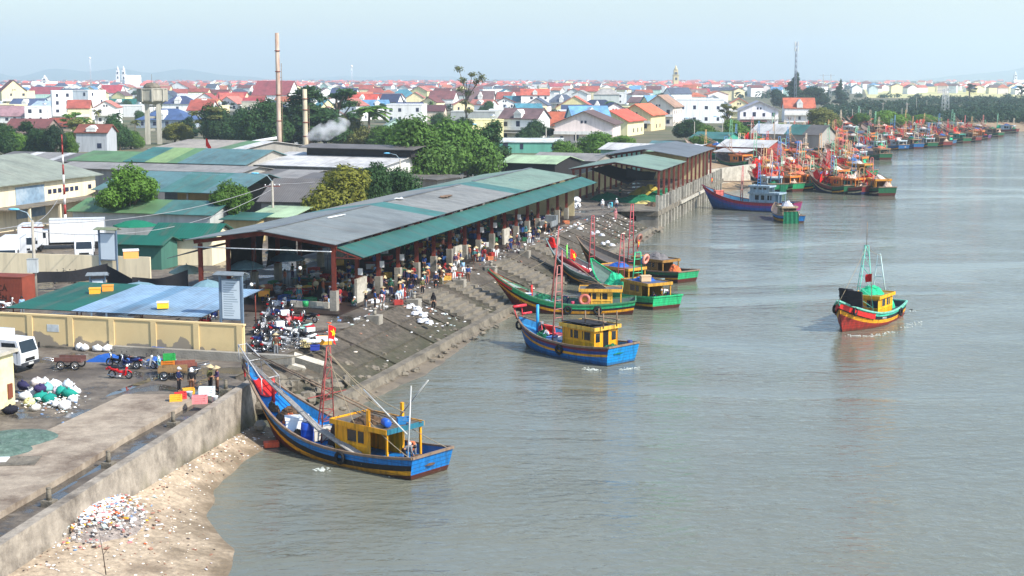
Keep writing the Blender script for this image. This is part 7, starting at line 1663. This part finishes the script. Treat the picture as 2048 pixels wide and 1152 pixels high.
# trucks
def box_truck(px,py,rz,label,L_=6.2,boxh=2.3,cabcol=(212,214,216)):
    r=thing('box_truck',label,'truck',P(px,py),math.radians(rz),'white delivery trucks'); wp=paint(cabcol,.35,.12)
    mb=MB(); mb.prism([(-L_/2,-1.05),(L_/2-1.9,-1.05),(L_/2-1.9,1.05),(-L_/2,1.05)],.85,.85+boxh); mb.build('cargo_box',wp,r)
    mb=MB()
    for y in (-1.06,1.06):
        for z in (.86,.85+boxh-.06): mb.box(-L_/2,L_/2-1.9,y-.02,y+.02,z,z+.07)
        for x in (-L_/2,L_/2-1.98): mb.box(x,x+.07,y-.021,y+.021,.94,.85+boxh-.07)
    mb.build('box_trim',paint((170,174,178)),r)
    x0=L_/2-1.75; x1=L_/2
    pr_=[(x0,.6),(x1,.6),(x1,1.35),(x1-.28,2.25),(x0,2.3)]; mb=MB(); n=len(pr_)
    for y in (-.98,.98): mb.add([(x,y,z) for x,z in pr_],[tuple(range(n))])
    mb.add([(x,-.98,z) for x,z in pr_]+[(x,.98,z) for x,z in pr_],[(i,(i+1)%n,n+(i+1)%n,n+i) for i in range(n)]); cb=mb.build('cab',wp,r)
    mb=MB(); mb.add([(x1+.012,-.85,1.42),(x1+.012,.85,1.42),(x1-.25,.8,2.17),(x1-.25,-.8,2.17)],[(0,1,2,3)]); mb.build('windscreen',glassd,cb)
    for y in (-.985,.985): MB().add([(x0+.25,y,1.42),(x1-.25,y,1.42),(x1-.42,y,2.1),(x0+.25,y,2.1)],[(0,1,2,3)]).build('side_window',glassd,cb)
    for y in (-.7,.7): MB().box(x1,x1+.04,y-.18,y+.18,.82,1.02).build('headlight',mat('lamp_lens',(0,0,0)),cb)
    for y in (-1,1):
        mb=MB(); mb.tube([(x1-.3,y*.98,1.5),(x1-.1,y*1.2,1.6)],.02,4); mb.box(x1-.12,x1-.08,y*1.22-.09,y*1.22+.09,1.45,1.85); mb.build('mirror',seatm,cb)
        mb=MB(); mb.box(x0+.2,x0+.22,y*.984-.006,y*.984+.006,.7,1.4); mb.box(x1-.3,x1-.28,y*.984-.006,y*.984+.006,.7,1.4); mb.build('door_seam',seatm,cb)
    MB().box(x1+.005,x1+.03,-.55,.55,.78,1.0).build('grille',seatm,cb); MB().box(x1+.101,x1+.115,-.26,.26,.55,.68).build('number_plate',paint((206,206,200)),cb)
    MB().box(x1,x1+.1,-.95,.95,.5,.72).build('bumper',paint((60,62,66)),cb); MB().box(-L_/2+.1,x1-.1,-.45,.45,.55,.84).build('chassis',seatm,r)
    for x in (-L_/2+1.1,x1-.75):
        for y in (-.92,.92): mb=MB(); mb.torus((x,y,.42),.29,.13,(0,1,0),16,6); mb.lathe([(.25,-.08),(.25,.08)],10,(x,y,.42),0,True,Matrix.Rotation(PI/2,3,'X')); mb.build('wheel',rubber,r)
    return r
bt=box_truck(140,497,195,'long white box truck in front of the green roofed shed',8.2,2.7); box_truck(25,535,-80,'white box truck at the left frame edge, cab towards the quay',6.0,2.4); box_truck(60,508,-80,'white box truck behind the one at the left edge',6.2,2.5); box_truck(170,518,-75,'small white truck with dark windscreen beside the olive capped board',5.0,1.6)
box_truck(-8,738,-18,'white truck with rounded cab parked behind the cream hut',5.6,1.9)
r=thing('cargo_tricycle','small grey cargo truck with slatted tailgate on the promenade','truck',P(1096,462),PI/2-AX); MB().box(-1.3,1.3,-.8,.8,.6,.7).build('bed',paint((110,114,116)),r)
for s in (-1,1): MB().box(-1.3,1.3,s*.8-.03,s*.8+.03,.701,1.4).build('side_board',paint((130,134,136)),r)
MB().box(-1.36,-1.3,-.78,.78,.62,1.4).build('tailgate',paint((140,142,140)),r); MB().box(1.4,2.4,-.75,.75,.5,1.9).build('cab',paint((120,126,130)),r); MB().box(2.401,2.43,-.6,.6,1.2,1.75).build('windscreen',glassd,r)
for x in (-.8,1.8):
    for y in (-.8,.8): MB().torus((x,y,.36),.26,.1,(0,1,0),14,6).build('wheel',rubber,r)
# rusty container with its lettering, cream wall, black shade nets
r=thing('container','rusty red container with dark lettering at the left frame edge','container',P(-6,616),-AX+.08); rc=mat('rusty_container',(132,62,44),.75,.2,1.5,stain=(90,44,34),stain_amt=.6,stripes=('X',2.2,.25)); MB().box(-3,2.5,0,2.2,0,2.7).build('body',rc,r); MB().box(-3.02,2.52,-.03,2.23,2.702,2.8).build('roof_edge',rc,r)
def text_on(root,txt,loc,size,m,rz=0):
    cu=bpy.data.curves.new('tmp','FONT'); cu.body=txt; cu.size=size; cu.extrude=.008; ob=bpy.data.objects.new('tmp',cu); COL.objects.link(ob); dg=bpy.context.evaluated_depsgraph_get(); me=bpy.data.meshes.new_from_object(ob.evaluated_get(dg)); bpy.data.objects.remove(ob)
    me.transform(Matrix.Translation(loc)@Matrix.Rotation(rz,4,'Z')@Matrix.Rotation(PI/2,4,'X')); me.materials.clear(); me.materials.append(m); o=link(bpy.data.objects.new('lettering',me)); o.parent=root
text_on(r,'CÁ',(.1,-.012,1.55),.7,mat('dark_letter',(44,28,24),.8)); text_on(r,'BIỂN',(-.3,-.012,.75),.6,MATS['dark_letter'])
MB().box(0,17.6,0,.2,0,2.6).build('lane_wall',creamw,None,P(-20,556),-AX+.05); tag(COL.objects[-1],'plain cream lane wall behind the rusty container','wall')
def net_screen(a,b,ha,hb,za,label,sag=.4):
    a=Vector(a);b=Vector(b); mb=MB(); mb.grid(a+Vector((0,0,ha)),b+Vector((0,0,hb)),a+Vector((0,0,za)),b+Vector((0,0,za)),14,6,lambda q,w_:(0,.25*math.sin(q*9),-sag*math.sin(q*PI)*(1-w_))); tag(mb.build('shade_screen',black_cloth),label,'shade net')
net_screen(W(121,-74),W(117,-64),2.4,1.6,.5,'black shade net sagging beside the olive capped board',.8); net_screen(W(112.8,-66.5),W(113.1,-61.2),2.6,3.4,.7,'black shade net hung across the hall gable corner',.4); net_screen(W(118,-80),W(122,-74.5),1.9,2.4,.8,'small black shade net at the end of the cream lane wall',.3)
# parasols
def parasol(u,v,z,rad,rgb,label,group='market parasols'):
    r=thing('parasol',label,'parasol',W(u,v,0),.3,group); n=10; mb=MB(); mb.lathe([(rad,z-.12),(rad*.98,z),(rad*.5,z+.42),(0.02,z+.62)],n,smooth=False); mb.build('canopy',cloth(rgb),r); MB().tube([(0,0,0),(0,0,z+.75)],.03,6).build('pole',chrome,r)
    mb=MB()
    for k in range(n): a=2*PI*k/n; mb.tube([(0,0,z+.3),(rad*.6*math.cos(a),rad*.6*math.sin(a),z+.26)],.012,4)
    mb.build('ribs',chrome,r)
GB=(110,140,150)
for a in [(108.3,-63.2,2.3,2.1,GB,'large blue-grey parasol beside the narrow notice board'),(111.8,-58.6,2.2,1.5,GB,'blue-grey parasol at the hall gable edge'),(119,-64.5,2.4,1.6,(150,166,150),'pale green-grey parasol under the low rear roof'),(122,-60,2.6,1.7,GB,'blue-grey parasol inside the hall by the second rear column'),(128,-58.5,2.7,1.7,(90,120,140),'slate blue parasol inside the hall'),(133,-61.5,2.7,1.6,GB,'blue-grey parasol behind the third rear column'),(139,-59,2.8,1.6,(90,120,140),'slate parasol deep inside the hall'),(146,-60.5,2.8,1.6,GB,'farthest blue-grey parasol in the hall'),(155.5,-91,2.4,2.6,(26,110,84),'large dark green parasol beside the banded mast'),(150,-72,2.6,2.0,(140,140,190),'lilac parasol behind the hall roof'),(158,-70.5,2.6,1.8,(206,200,206),'pale parasol behind the hall roof')]: parasol(*a)
# crates and boxes
gq='fish crates beside the women'
for a in [(352,802,(236,180,50),'yellow crate lid at the front of the crate pile',.2),(361,797,(206,60,60),'red crate on the front of the pile',.3),(372,795,(214,64,56),'red crate behind the yellow lid',.1),(377,788,(232,176,60),'yellow crate behind the red ones',.4)]: crate(P(a[0],a[1],.31 if a[0]<366 else .02),a[2],a[3],a[4],gq)
crate(P(400,806,.0),(226,110,120),'pink crate in the puddle, lower of two',.1,gq,1.25); crate(P(400,806,.48),(230,140,140),'pale pink crate stacked on the pink one',.15,gq,1.2); crate(P(414,790),(50,160,90),'green crate under the white crate',.1,gq,1.2); crate(P(414,790,.46),(226,232,232),'white slatted crate on the green one',.12,gq,1.3)
mb=MB(); mb.lathe([(.16,0),(.2,.42),(.22,.44),(.2,.45)],14); mb.lathe([(.19,.4),(0,.41)],12); tag(mb.build('bucket',white_p,None,P(430,806)),'white bucket beside the woman in purple','bucket'); mb=MB(); mb.lathe([(.16,0),(.2,.42),(.22,.44),(.2,.45)],14); tag(mb.build('bucket',paint((206,220,236)),None,P(379,797)),'pale tub between red crates and pink crates','bucket')
foam_box(P(560,652,.84),'white foam box on the navy motorbike by the hall',.4,s=.75); foam_box(P(570,630,.84),'white foam box behind the red lidded one',.3,s=.8); foam_box(P(553,611,.165),'big white foam box at the hall floor edge',.2,s=.9); foam_box(P(620,662,.84),'white foam box with red lid on the white motorbike',.5,s=.8,lid=(190,40,50)); foam_box(P(528,592,.165),'yellow box topped by an orange one near the notice board',.1,(236,196,60),1.2); foam_box(P(528,592,.77),'orange box on the yellow box near the notice board',.1,(226,150,60),1.0)
foam_box(P(612,694),'cream box beside the dark bicycle',.1,(236,214,150),1.0); foam_box(P(650,688),'orange yellow box under white foam lids',.2,(236,168,50),1.2); foam_box(P(630,700),'dark blue box between cream and orange boxes',.1,(40,60,150),.8)
for k,(px,py) in enumerate(((628,683),(645,676),(660,680))): tag(MB().box(-.5,.5,-.35,.35,0,.09).build('foam_sheet',mat('foam_236_238_238',(0,0,0)),None,P(px,py,.61),.2*k),['left','middle','right'][k]+' white foam lid laid over the boxes by the red flag','lid','foam lids')
for k,(px,py,z,c,lab) in enumerate([(190,588,3.05,(236,170,50),'yellow box on the shed roof, left of the pair'),(216,582,3.15,(226,150,60),'orange box on the shed roof, right of the pair'),(326,616,2.95,(240,190,40),'yellow box with white lid alone on the pale blue roof')]): foam_box(P(px,py,z),lab,.2,c,1.0,lid=(232,228,214) if k==2 else None)
foam_box(P(262,516,3.6),'orange and white box on the low rear roof of the hall',.3,(236,170,90),1.6,lid=(236,234,230))
rr=random.Random(19)
cols=[((160,52,46),'red'),((46,80,136),'blue'),((206,164,74),'yellow'),((52,120,78),'green'),((206,208,206),'white'),((190,112,74),'orange')]
spots=[(960,522,'blue'),(968,516,'red'),(978,520,'orange'),(985,512,'red'),(990,505,'white'),(1050,482,'green'),(1057,476,'orange'),(1060,486,'white'),(802,592,'red'),(796,609,'red'),(899,555,'orange'),(893,560,'yellow'),(918,553,'red'),(770,590,'white'),(1132,447,'orange'),(880,556,'white')]
for k,(px,py,cn) in enumerate(spots):
    rgb=[c for c,n in cols if n==cn][0]; crate(P(px,py,.01),rgb,'%s crate on the promenade %s'%(cn,['by the maroon bending person','behind the blue crate','at the end of the basket row','behind the orange one','last of the basket row','at the blue overalls','stacked by the far stubs','below the far stubs','by the squatting red person','holding the red basket catch','beside the person in white','left of the person in white','right of the person in white','at the first concrete panel','near the white sacks','below the middle stub'][k]),rr.uniform(0,1.5),'crates on the promenade',1.1)
cnt={}
for k in range(90):
    u=115.5+84*(k/90)*rr.uniform(.93,1.0); v=rr.uniform(-60,-48.9); rgb,cn=rr.choice(cols); bay=bays[max(0,min(15,int((u-114.4)/5.3)))]; row='by the river side' if v>-51.5 else ('amid the stalls' if v>-56 else 'at the rear')
    lab='%s crate in the %s hall bay %s'%(cn,bay,row)
    if lab in cnt: continue
    cnt[lab]=1; crate(W(u,v,.165),rgb,lab,rr.uniform(0,1.5),'crates in the hall',rr.uniform(1.1,1.5))
for k in range(40):
    u=rr.uniform(115,136); v=rr.uniform(-60,-48.9); rgb,cn=rr.choice(cols); lab='%s basket of fish %.0f paces into the hall, %.0f from its river side'%(cn,u-114,-47-v)
    if lab in cnt: continue
    cnt[lab]=1; p=W(u,v,.165); mb=MB(); mb.lathe([(.3,0),(.42,.3),(.45,.32),(.42,.31)],12); o=mb.build('fish_basket',paint(rgb,.5,.4),None,p); tag(o,lab,'basket','fish baskets in the hall'); MB().heap((0,0,.2),.36,.36,.22,0,10,.5,k).build('fish',mat('fish_silver',(150,156,160),.35,.4,12),o)
# market tables with fish
for k in range(12):
    u=116+k*6.6; v=-52.5-(k%3)*2.3; r=thing('fish_table','low fish table in the %s hall bay with a wet %s cover'%(bays[min(15,int((u-114.4)/5.3))],['blue','red','green'][k%3]),'table',W(u,v,.165),-AX+.2*(k%2),'fish tables'); MB().box(-1.3,1.3,-.5,.5,.45,.5).build('table_top',paint([(40,80,140),(150,50,50),(40,110,90)][k%3]),r)
    for sx in (-1,1):
        for sy in (-1,1): MB().box(sx*1.15-.04,sx*1.15+.04,sy*.4-.04,sy*.4+.04,0,.449).build('leg',wood,r)
mb=MB(); mb.box(-3.6,0,0,.25,.0,.55); tag(mb.build('stall_ledge',concrete_light,None,W(115.2,-48.9,.165),-AX),'low concrete ledge at the front corner of the hall floor','ledge'); 
for k,z in enumerate((1.15,.6)): tag(MB().lathe([(.0,0),(.24,.01),(.27,.45),(.25,.46)],12).build('basin',paint((34,150,84)),None,P(611,613-k*0,z-.4+.165) if k else P(611,613,.9),0),['upper','lower'][k]+' green basin hung at the ledge of the hall corner','basin')
# sacks, rubbish, nets lying about
def sack(px,py,z,rgb,label,s=.55,seed=1,group=None):
    mb=MB(); mb.ball((0,0,s*.55),(s,s*.75,s*.62),0,10,.35,seed); mb.tube([(0,0,s*1.0),(.06,.02,s*1.32)],[.12,.05],6); tag(mb.build('sack',cloth(rgb),None,P(px,py,z),seed),label,'sack',group)
for k,(px,py,c,lab) in enumerate([(66,790,(216,216,214),'grey white bag left of the teal sacks'),(122,778,(206,212,216),'small pale bag beside the big sheet bag'),(90,768,(226,224,220),'white bag at the very back of the rubbish pile'),(146,804,(216,218,220),'little white bag at the right foot of the pile'),(72,822,(200,196,188),'torn grey bag at the front foot of the pile'),(112,814,(222,222,222),'crumpled white bag in front of the teal sacks')]): sack(px,py,.0,c,lab,.36,k+60,'rubbish bags by the hut')
for k,(px,py,c,lab) in enumerate([(84,803,(36,140,126),'teal green sack, left one on the rubbish pile'),(100,806,(30,130,118),'teal green sack, lower middle on the rubbish pile'),(123,792,(40,146,130),'teal green sack standing in the rubbish pile'),(139,796,(34,138,122),'teal green sack, rightmost on the rubbish pile'),(108,776,(220,224,228),'white sack on top of the rubbish pile'),(136,776,(210,216,220),'big pale sheet bag on the upper right of the rubbish pile'),(52,800,(226,228,228),'white bag at the hut corner'),(75,772,(206,196,190),'off-white bag at the back of the rubbish pile'),(96,782,(120,190,180),'pale teal bag amid the rubbish pile'),(46,778,(50,48,80),'dark blue bag at the back left of the rubbish pile'),(82,785,(60,52,90),'dark purple bag amid the rubbish pile'),(60,812,(206,206,150),'yellowish bag at the front of the rubbish pile'),(150,790,(226,226,228),'white bag at the right end of the rubbish pile'),(20,828,(34,34,44),'black bag alone at the hut wall'),(130,818,(232,232,234),'flat white bag in front of the rubbish pile'),(115,790,(226,200,206),'pinkish bag amid the rubbish pile')]): sack(px,py,.0 if py>785 else .25,c,lab,.52 if k<4 else .46,k,'rubbish bags by the hut')
lit=[mat('litter_%d'%i,c,.8,.1,5) for i,c in enumerate(((236,236,234),(206,206,210),(226,180,60),(206,96,50),(120,150,190),(150,110,90),(70,60,56),(176,190,186),(190,120,120),(236,220,200)))]
def litter(name,n,place,seed,smin=.06,smax=.3,w=None):
    mb=MB(); r_=random.Random(seed)
    for i in range(n):
        p=place(r_); s=r_.uniform(smin,smax)*(1 if r_.random()<.8 else 1.5); e=Matrix.Rotation(r_.uniform(0,6.3),3,'Z')@Matrix.Rotation(r_.uniform(-.5,.5),3,'X'); mi=r_.choice(w or [0,0,0,0,1,1,2,3,4,5,6,7,8,9])
        if r_.random()<.5: mb.obox(p,(s*r_.uniform(.6,1.6),s*r_.uniform(.3,1),s*r_.uniform(.08,.4)),e,mi)
        else: mb.ball(p,(s*.6,s*.4,s*.25),mi,6,.5,i)
    o=mb.build(name,lit); o['kind']='stuff'; return o
def onbeach(r_):
    t=r_.random(); u=52+t*14; w_=max(.15,1-abs(t-.45)*1.5); p=W(u,-37.3-.12*(u-52)+1.6+abs(r_.gauss(0,1.6))*w_+.1,0); p.z=beach_z(p.x,p.y)+.03+max(0,.45*(1-((u-59)/6)**2))*max(0,1-abs(p.x-(-19.5))/3.5)*r_.random(); return p
litter('yard_litter',260,lambda r_:P(95+r_.gauss(0,34),795+r_.gauss(0,14),.03+.5*r_.random()*r_.random()),44,.05,.22,[0,0,0,1,1,4,5,7,9])
mb=MB(); c_=P(190,1050,-1.6); mb.heap((c_.x,c_.y,0),2.3,3.8,.5,0,26,.4,3,zf=lambda x,y:beach_z(x,y)); o=mb.build('rubbish_heap',mat('grey_refuse',(150,140,132),.95,.5,7,stain=(96,84,76),stain_amt=.8,stain_scale=3,bump=.8)); o['kind']='stuff'
def onheap(r_):
    q=abs(r_.gauss(0,.44)); a=r_.uniform(0,6.28); x=c_.x+2.7*q*math.cos(a); y=c_.y+4.6*q*math.sin(a); return Vector((x,y,beach_z(x,y)+max(0,.6*(1-q**2.0))+.05))
litter('beach_litter',2200,onheap,5,.04,.19,[0,0,0,0,0,1,1,1,2,3,4,5,5,6,7,7,8,9,9])
def tide(r_):
    i=r_.randrange(0,7); t=r_.random(); k=r_.random()**1.3; a=W(*beach_in[i]).lerp(W(*beach_in[i+1]),t); b=be[i].lerp(be[i+1],t); p=a.lerp(b,.05+.85*k); p.z=beach_z(p.x,p.y)+.02; return p
litter('shell_grit',900,tide,6,.03,.12,[0,9,9,5,5,6,1]); 
def prom(r_):
    u=r_.uniform(96,205); v=-44.6-abs(r_.gauss(0,1.2)); p=W(u,v,.02); return p
litter('promenade_litter',240,prom,7,.06,.28,[0,0,0,0,1,1,5,6,4,3])
def slope(r_):
    u=r_.choice([r_.uniform(95,205),r_.gauss(123,2.5),r_.gauss(200,6)]); u=min(212,max(90,u)); t=r_.random(); p=W(u,-44.2+6*t,-2.55*t+.05); return p
litter('slope_litter',420,slope,8,.05,.3,[0,0,0,0,1,5,5,6,6,7,9])
for k,(px,py,z,lab) in enumerate([(825,612,-.3,'spilled white sacks on the slope, upper part'),(838,625,-.6,'spilled white sacks on the slope, middle part'),(850,640,-1.0,'spilled white sacks on the slope, lower part'),(1195,465,-.4,'white sheets lying down the slope by the red masts'),(1215,485,-1.4,'white sheets at the foot of the slope by the red masts'),(1150,452,-.1,'white and green bags at the top of the slope')]):
    [net_heap(P(px+dx,py+dy,z),.42,.32,.22,cloth((216,218,222)),lab+', '+nm,80+k*3+q,.9+q,'sack','sack',.7) for q,(dx,dy,nm) in enumerate(((0,0,'middle one'),(-9,3,'left one'),(9,6,'right one')))]
for k,(px,py,lab) in enumerate([(1143,418,'tall white sack stack behind the far stubs, left'),(1153,418,'tall white sack stack behind the far stubs, right')]):
    mb=MB(); mb.ball((0,0,.55),(.65,.6,.6),0,10,.25,k); mb.ball((0.05,0,1.4),(.6,.55,.5),0,10,.3,k+4); tag(mb.build('bulk_bag',cloth((230,232,234)),None,P(px,py)),lab,'sack')
net_heap(P(748,604),.8,.5,.25,cloth((196,200,206)),'crumpled plastic sheets at the hall floor edge by the second stub',91,.6,'plastic sheet','plastic_sheet')
# blue tarpaulins, green net, misc in the yard
tb=mat('blue_tarp',(0,0,0))
for k,(px,py,l_,rz,lab) in enumerate([(300,708,6.5,-.1,'long folded blue tarpaulin at the foot of the ochre wall'),(222,722,3.2,.1,'shorter blue tarpaulin roll behind the motorbikes'),(345,706,3.0,-.1,'blue tarpaulin end near the wooden cart'),(310,728,1.6,.3,'crumpled blue tarpaulin by the silver motorbike')]):
    mb=MB(); mb.heap((0,0,0),l_/2,.5,.45,0,18,.4,k+50); tag(mb.build('tarpaulin',tb,None,P(px,py),rz),lab,'tarpaulin')
mb=MB(); mb.heap((0,0,0),3.4,2.2,.22,0,30,.9,33,zf=lambda x,y:.0); mb.heap((-1.5,-2.4,0),2.6,2.0,.3,0,26,.9,35,zf=lambda x,y:.0); tag(mb.build('green_net',mat('faded_green_net',(92,112,102),.95,.4,2.2,stain=(60,84,72),stain_amt=.8,stain_scale=1.2,bump=.8),None,P(0,880,.33),.5),'faded green net spread on the pale slab at the left frame edge','net')
for k,(px,py,lab) in enumerate([(170,702,'white rubbish bag left of the low handcart'),(195,703,'white rubbish bag against the ochre wall'),(215,703,'white rubbish bag right of the wall pilaster'),(160,700,'dirty bag at the wall foot')]): sack(px,py,0,(222,222,220),lab,.42,k+30,'bags along the ochre wall')
r=thing('drain_cover','square concrete drain box with open lid at the left frame edge','drain',P(18,935),.1); MB().box(-1.7,1.5,-.9,.9,0,.35).build('box',concrete_old,r); MB().box(-1.5,-.1,-.2,.7,.352,.4).build('lid',white_p,r)
tag(MB().box(-.45,.45,-.3,.3,0,.32).build('floating_box',paint((206,84,50)),None,P(543,893,WZ+.05),.3),'orange red box afloat beside the blue bow','box')
for k,(px,py,s,lab) in enumerate([(610,745,1.5,'tilted broken concrete slab by the blue bow'),(585,752,1.0,'pale broken concrete block next to the tilted slab'),(535,775,.7,'grey boulder at the end of the seawall'),(520,858,.6,'pale boulder at the seawall foot'),(575,720,.9,'round concrete lump at the top of the rough bank')]):
    p=P(px,py,-1.2 if k<2 else (-.8 if k!=3 else -2.3)); mb=MB(); mb.ball((0,0,.2),(s,s*.7,s*.6),0,8,.5,k,False) if k>1 else mb.obox((0,0,.3),(s*1.5,s*.35,s*1.3),Matrix.Rotation(.5,3,'X')@Matrix.Rotation(.4,3,'Y')); tag(mb.build('concrete_block',concrete_light if k<2 else concrete,None,p,.5*k),lab,'concrete block')
mb=MB(); rr2=random.Random(2)
for k in range(46):
    p=W(rr2.uniform(85,96),-43.2+rr2.uniform(0,4.2),0); t=(p-W(90,-43.5,0)).length/7; mb.ball((p.x,p.y,-.4-1.9*min(1,t)*rr2.uniform(.6,1)),(rr2.uniform(.3,.8),rr2.uniform(.3,.7),rr2.uniform(.2,.5)),0,7,.5,k,False)
o=mb.build('rubble_bank',concrete_old); o['kind']='stuff'
# nets and gear in the net shed
for k,(u,v,rx,ry,h,m,lab) in enumerate([(233,-44,4,3,.9,netg,'large dark green net heap in the front of the net shed'),(240,-41.5,3,2,1.3,netg,'dark green net heap by the pier side of the net shed'),(236,-50,3,2.5,.9,netg,'green net heap at the rear of the net shed'),(226,-40.5,2.4,1.2,.5,netb,'brown net pile at the pier head'),(246,-45,4,3,1.4,mat('ochre_tarp',(170,150,60),.8,.3,2),'ochre tarpaulin heap inside the net shed'),(224,-47,2.2,1.4,.7,black_cloth,'black net heap before the net shed'),(229,-42.3,1.6,.9,.4,cloth((206,190,120)),'pale yellow net by the pier posts')]): net_heap(W(u,v,.02),rx,ry,h,m,lab,300+k,.5*k)
for k,(px,py,c,lab) in enumerate([(1205,412,(232,232,232),'white drum at the pier edge, left'),(1222,415,(60,170,190),'turquoise drum at the pier edge')]): gear_barrel(P(px,py),c,lab,sc_=.9)
# foam where hulls stir the water
fm=mat('river_foam',(190,196,188),.6,.1,6)
def foam(pts,w,seed):
    mb=MB(); r_=random.Random(seed)
    for i in range(len(pts)-1):
        for k in range(44):
            p=Vector(pts[i]).lerp(Vector(pts[i+1]),r_.random())+Vector((r_.gauss(0,w),r_.gauss(0,w),0)); s=r_.uniform(.015,.07); mb.ball((p.x,p.y,WZ+.004),(s*1.6,s,.02),0,6,.5,k+i)
    o=mb.build('river_foam',fm); o['kind']='stuff'
foam([P(1700,671,WZ),P(1745,672,WZ),P(1785,664,WZ)],.22,1); foam([P(1812,656,WZ),P(1840,640,WZ)],.3,2); foam([P(1170,738,WZ),P(1190,740,WZ)],.25,3); foam([P(1245,740,WZ),P(1270,735,WZ)],.15,4); foam([P(635,940,WZ),P(650,938,WZ)],.2,5); foam([P(790,950,WZ),P(820,952,WZ)],.2,6)
# bow waves and wake: low swells of the same water spreading from the moving hull
wm=bpy.data.materials['river_water']
mb=MB(); q0=onboat(B7,B7h.L*.75,0,0); hd=B7.rotation_euler[2]
for sd in (-1,1):
    for k in range(6):
        a=hd+PI-sd*(.33+.05*k); o=q0+Vector((math.cos(hd+PI),math.sin(hd+PI),0))*(2.6*k); rows=[]
        for j in range(15):
            d=1.2+j*1.7; c=o+Vector((math.cos(a),math.sin(a),0))*d; nn=Vector((-math.sin(a),math.cos(a),0)); wv=.16*(1-j/14)*(1-.1*k)
            c=c+nn*.25*math.sin(j*.8+k)
            rows.append([(c.x+nn.x*t,c.y+nn.y*t,WZ-.012+wv*math.cos(t/.75*PI/2)**2) for t in (-.75,-.45,-.2,0,.2,.45,.75)])
        fl=[v for r_ in rows for v in r_]; mb.add(fl,[(j*7+i,j*7+i+1,(j+1)*7+i+1,(j+1)*7+i) for j in range(14) for i in range(6)],0,True)
o=mb.build('wake_water',wm); o['kind']='structure'
foam([onboat(B7,-.4,.9,0),onboat(B7,-5,1.3,0)],.35,12); foam([onboat(B7,-.4,-.9,0),onboat(B7,-4,-1.6,0)],.35,13)

# thin dead stalk on the beach
p=P(212,1150,-1.6); mb=MB(); mb.tube([(0,0,0),(-.1,.05,.9),(-.25,.1,1.9)],[.025,.02,.008],5); mb.tube([(-.1,.05,.9),(.12,.05,1.2)],.01,4); tag(mb.build('dead_stalk',mat('dark_twig',(60,50,46),.9)),'thin dead stalk standing on the beach before the rubbish','stalk'); COL.objects[-1].location=p
SUN_EL=42; SUN_E=4.3; SUN_ANG=0.6; SKY_AIR=1.3; SKY_DUST=1.2; SKY_OZ=3.5; SKY_S=0.125; HAZE=0.00016; HAZE_C=(.76,.90,1.0); EXPO=0.75
# ================================================================= light, air, camera
sun_dir=Vector((0.78,-0.50,0.0)).normalized(); EL=math.radians(SUN_EL)
tosun=Vector((sun_dir.x*math.cos(EL),sun_dir.y*math.cos(EL),math.sin(EL)))
sd=bpy.data.lights.new('sun','SUN'); sd.energy=SUN_E; sd.angle=math.radians(SUN_ANG); sd.color=(1,.95,.87)
so=link(bpy.data.objects.new('sun',sd)); so.rotation_euler=tosun.to_track_quat('Z','Y').to_euler(); so.location=(60,-60,80)
w=bpy.data.worlds.new('World'); sc.world=w; w.use_nodes=True
nt=w.node_tree; bg=nt.nodes['Background']; sky=nt.nodes.new('ShaderNodeTexSky'); sky.sky_type='NISHITA'; sky.sun_disc=False
sky.sun_elevation=EL; sky.sun_rotation=math.atan2(sun_dir.x,sun_dir.y); sky.air_density=SKY_AIR; sky.dust_density=SKY_DUST; sky.ozone_density=SKY_OZ
tn=nt.nodes.new('ShaderNodeMix'); tn.data_type='RGBA'; tn.blend_type='MULTIPLY'; tn.inputs['Factor'].default_value=1; tn.inputs['B'].default_value=(.96,1.0,1.06,1); nt.links.new(sky.outputs['Color'],tn.inputs['A']); nt.links.new(tn.outputs['Result'],bg.inputs['Color']); bg.inputs['Strength'].default_value=SKY_S
if HAZE>0:
    m=bpy.data.materials.new('haze_air'); m.use_nodes=True; nt=m.node_tree
    for nd in list(nt.nodes): nt.nodes.remove(nd)
    out=nt.nodes.new('ShaderNodeOutputMaterial'); pv=nt.nodes.new('ShaderNodeVolumePrincipled')
    pv.inputs['Color'].default_value=HAZE_C+(1,); pv.inputs['Density'].default_value=HAZE; pv.inputs['Anisotropy'].default_value=0.2
    nt.links.new(pv.outputs['Volume'],out.inputs['Volume'])
    h=MB().box(-13000,13000,-200,13000,-5,330).build('haze',m); h['kind']='stuff'; h.display_type='WIRE'
cd=bpy.data.cameras.new('camera'); cd.sensor_width=36; cd.lens=36*FPX/2048; cd.clip_start=0.5; cd.clip_end=40000
co=link(bpy.data.objects.new('camera',cd)); co.location=(0,0,CZ); co.rotation_euler=(PI/2-PITCH,0,0); sc.camera=co
sc.view_settings.view_transform='Standard'; sc.view_settings.look='None'; sc.view_settings.exposure=EXPO; sc.view_settings.gamma=1
sc.cycles.max_bounces=6; sc.cycles.diffuse_bounces=3; sc.cycles.glossy_bounces=3; sc.cycles.transparent_max_bounces=6; sc.cycles.volume_bounces=2
sc.cycles.use_denoising=True
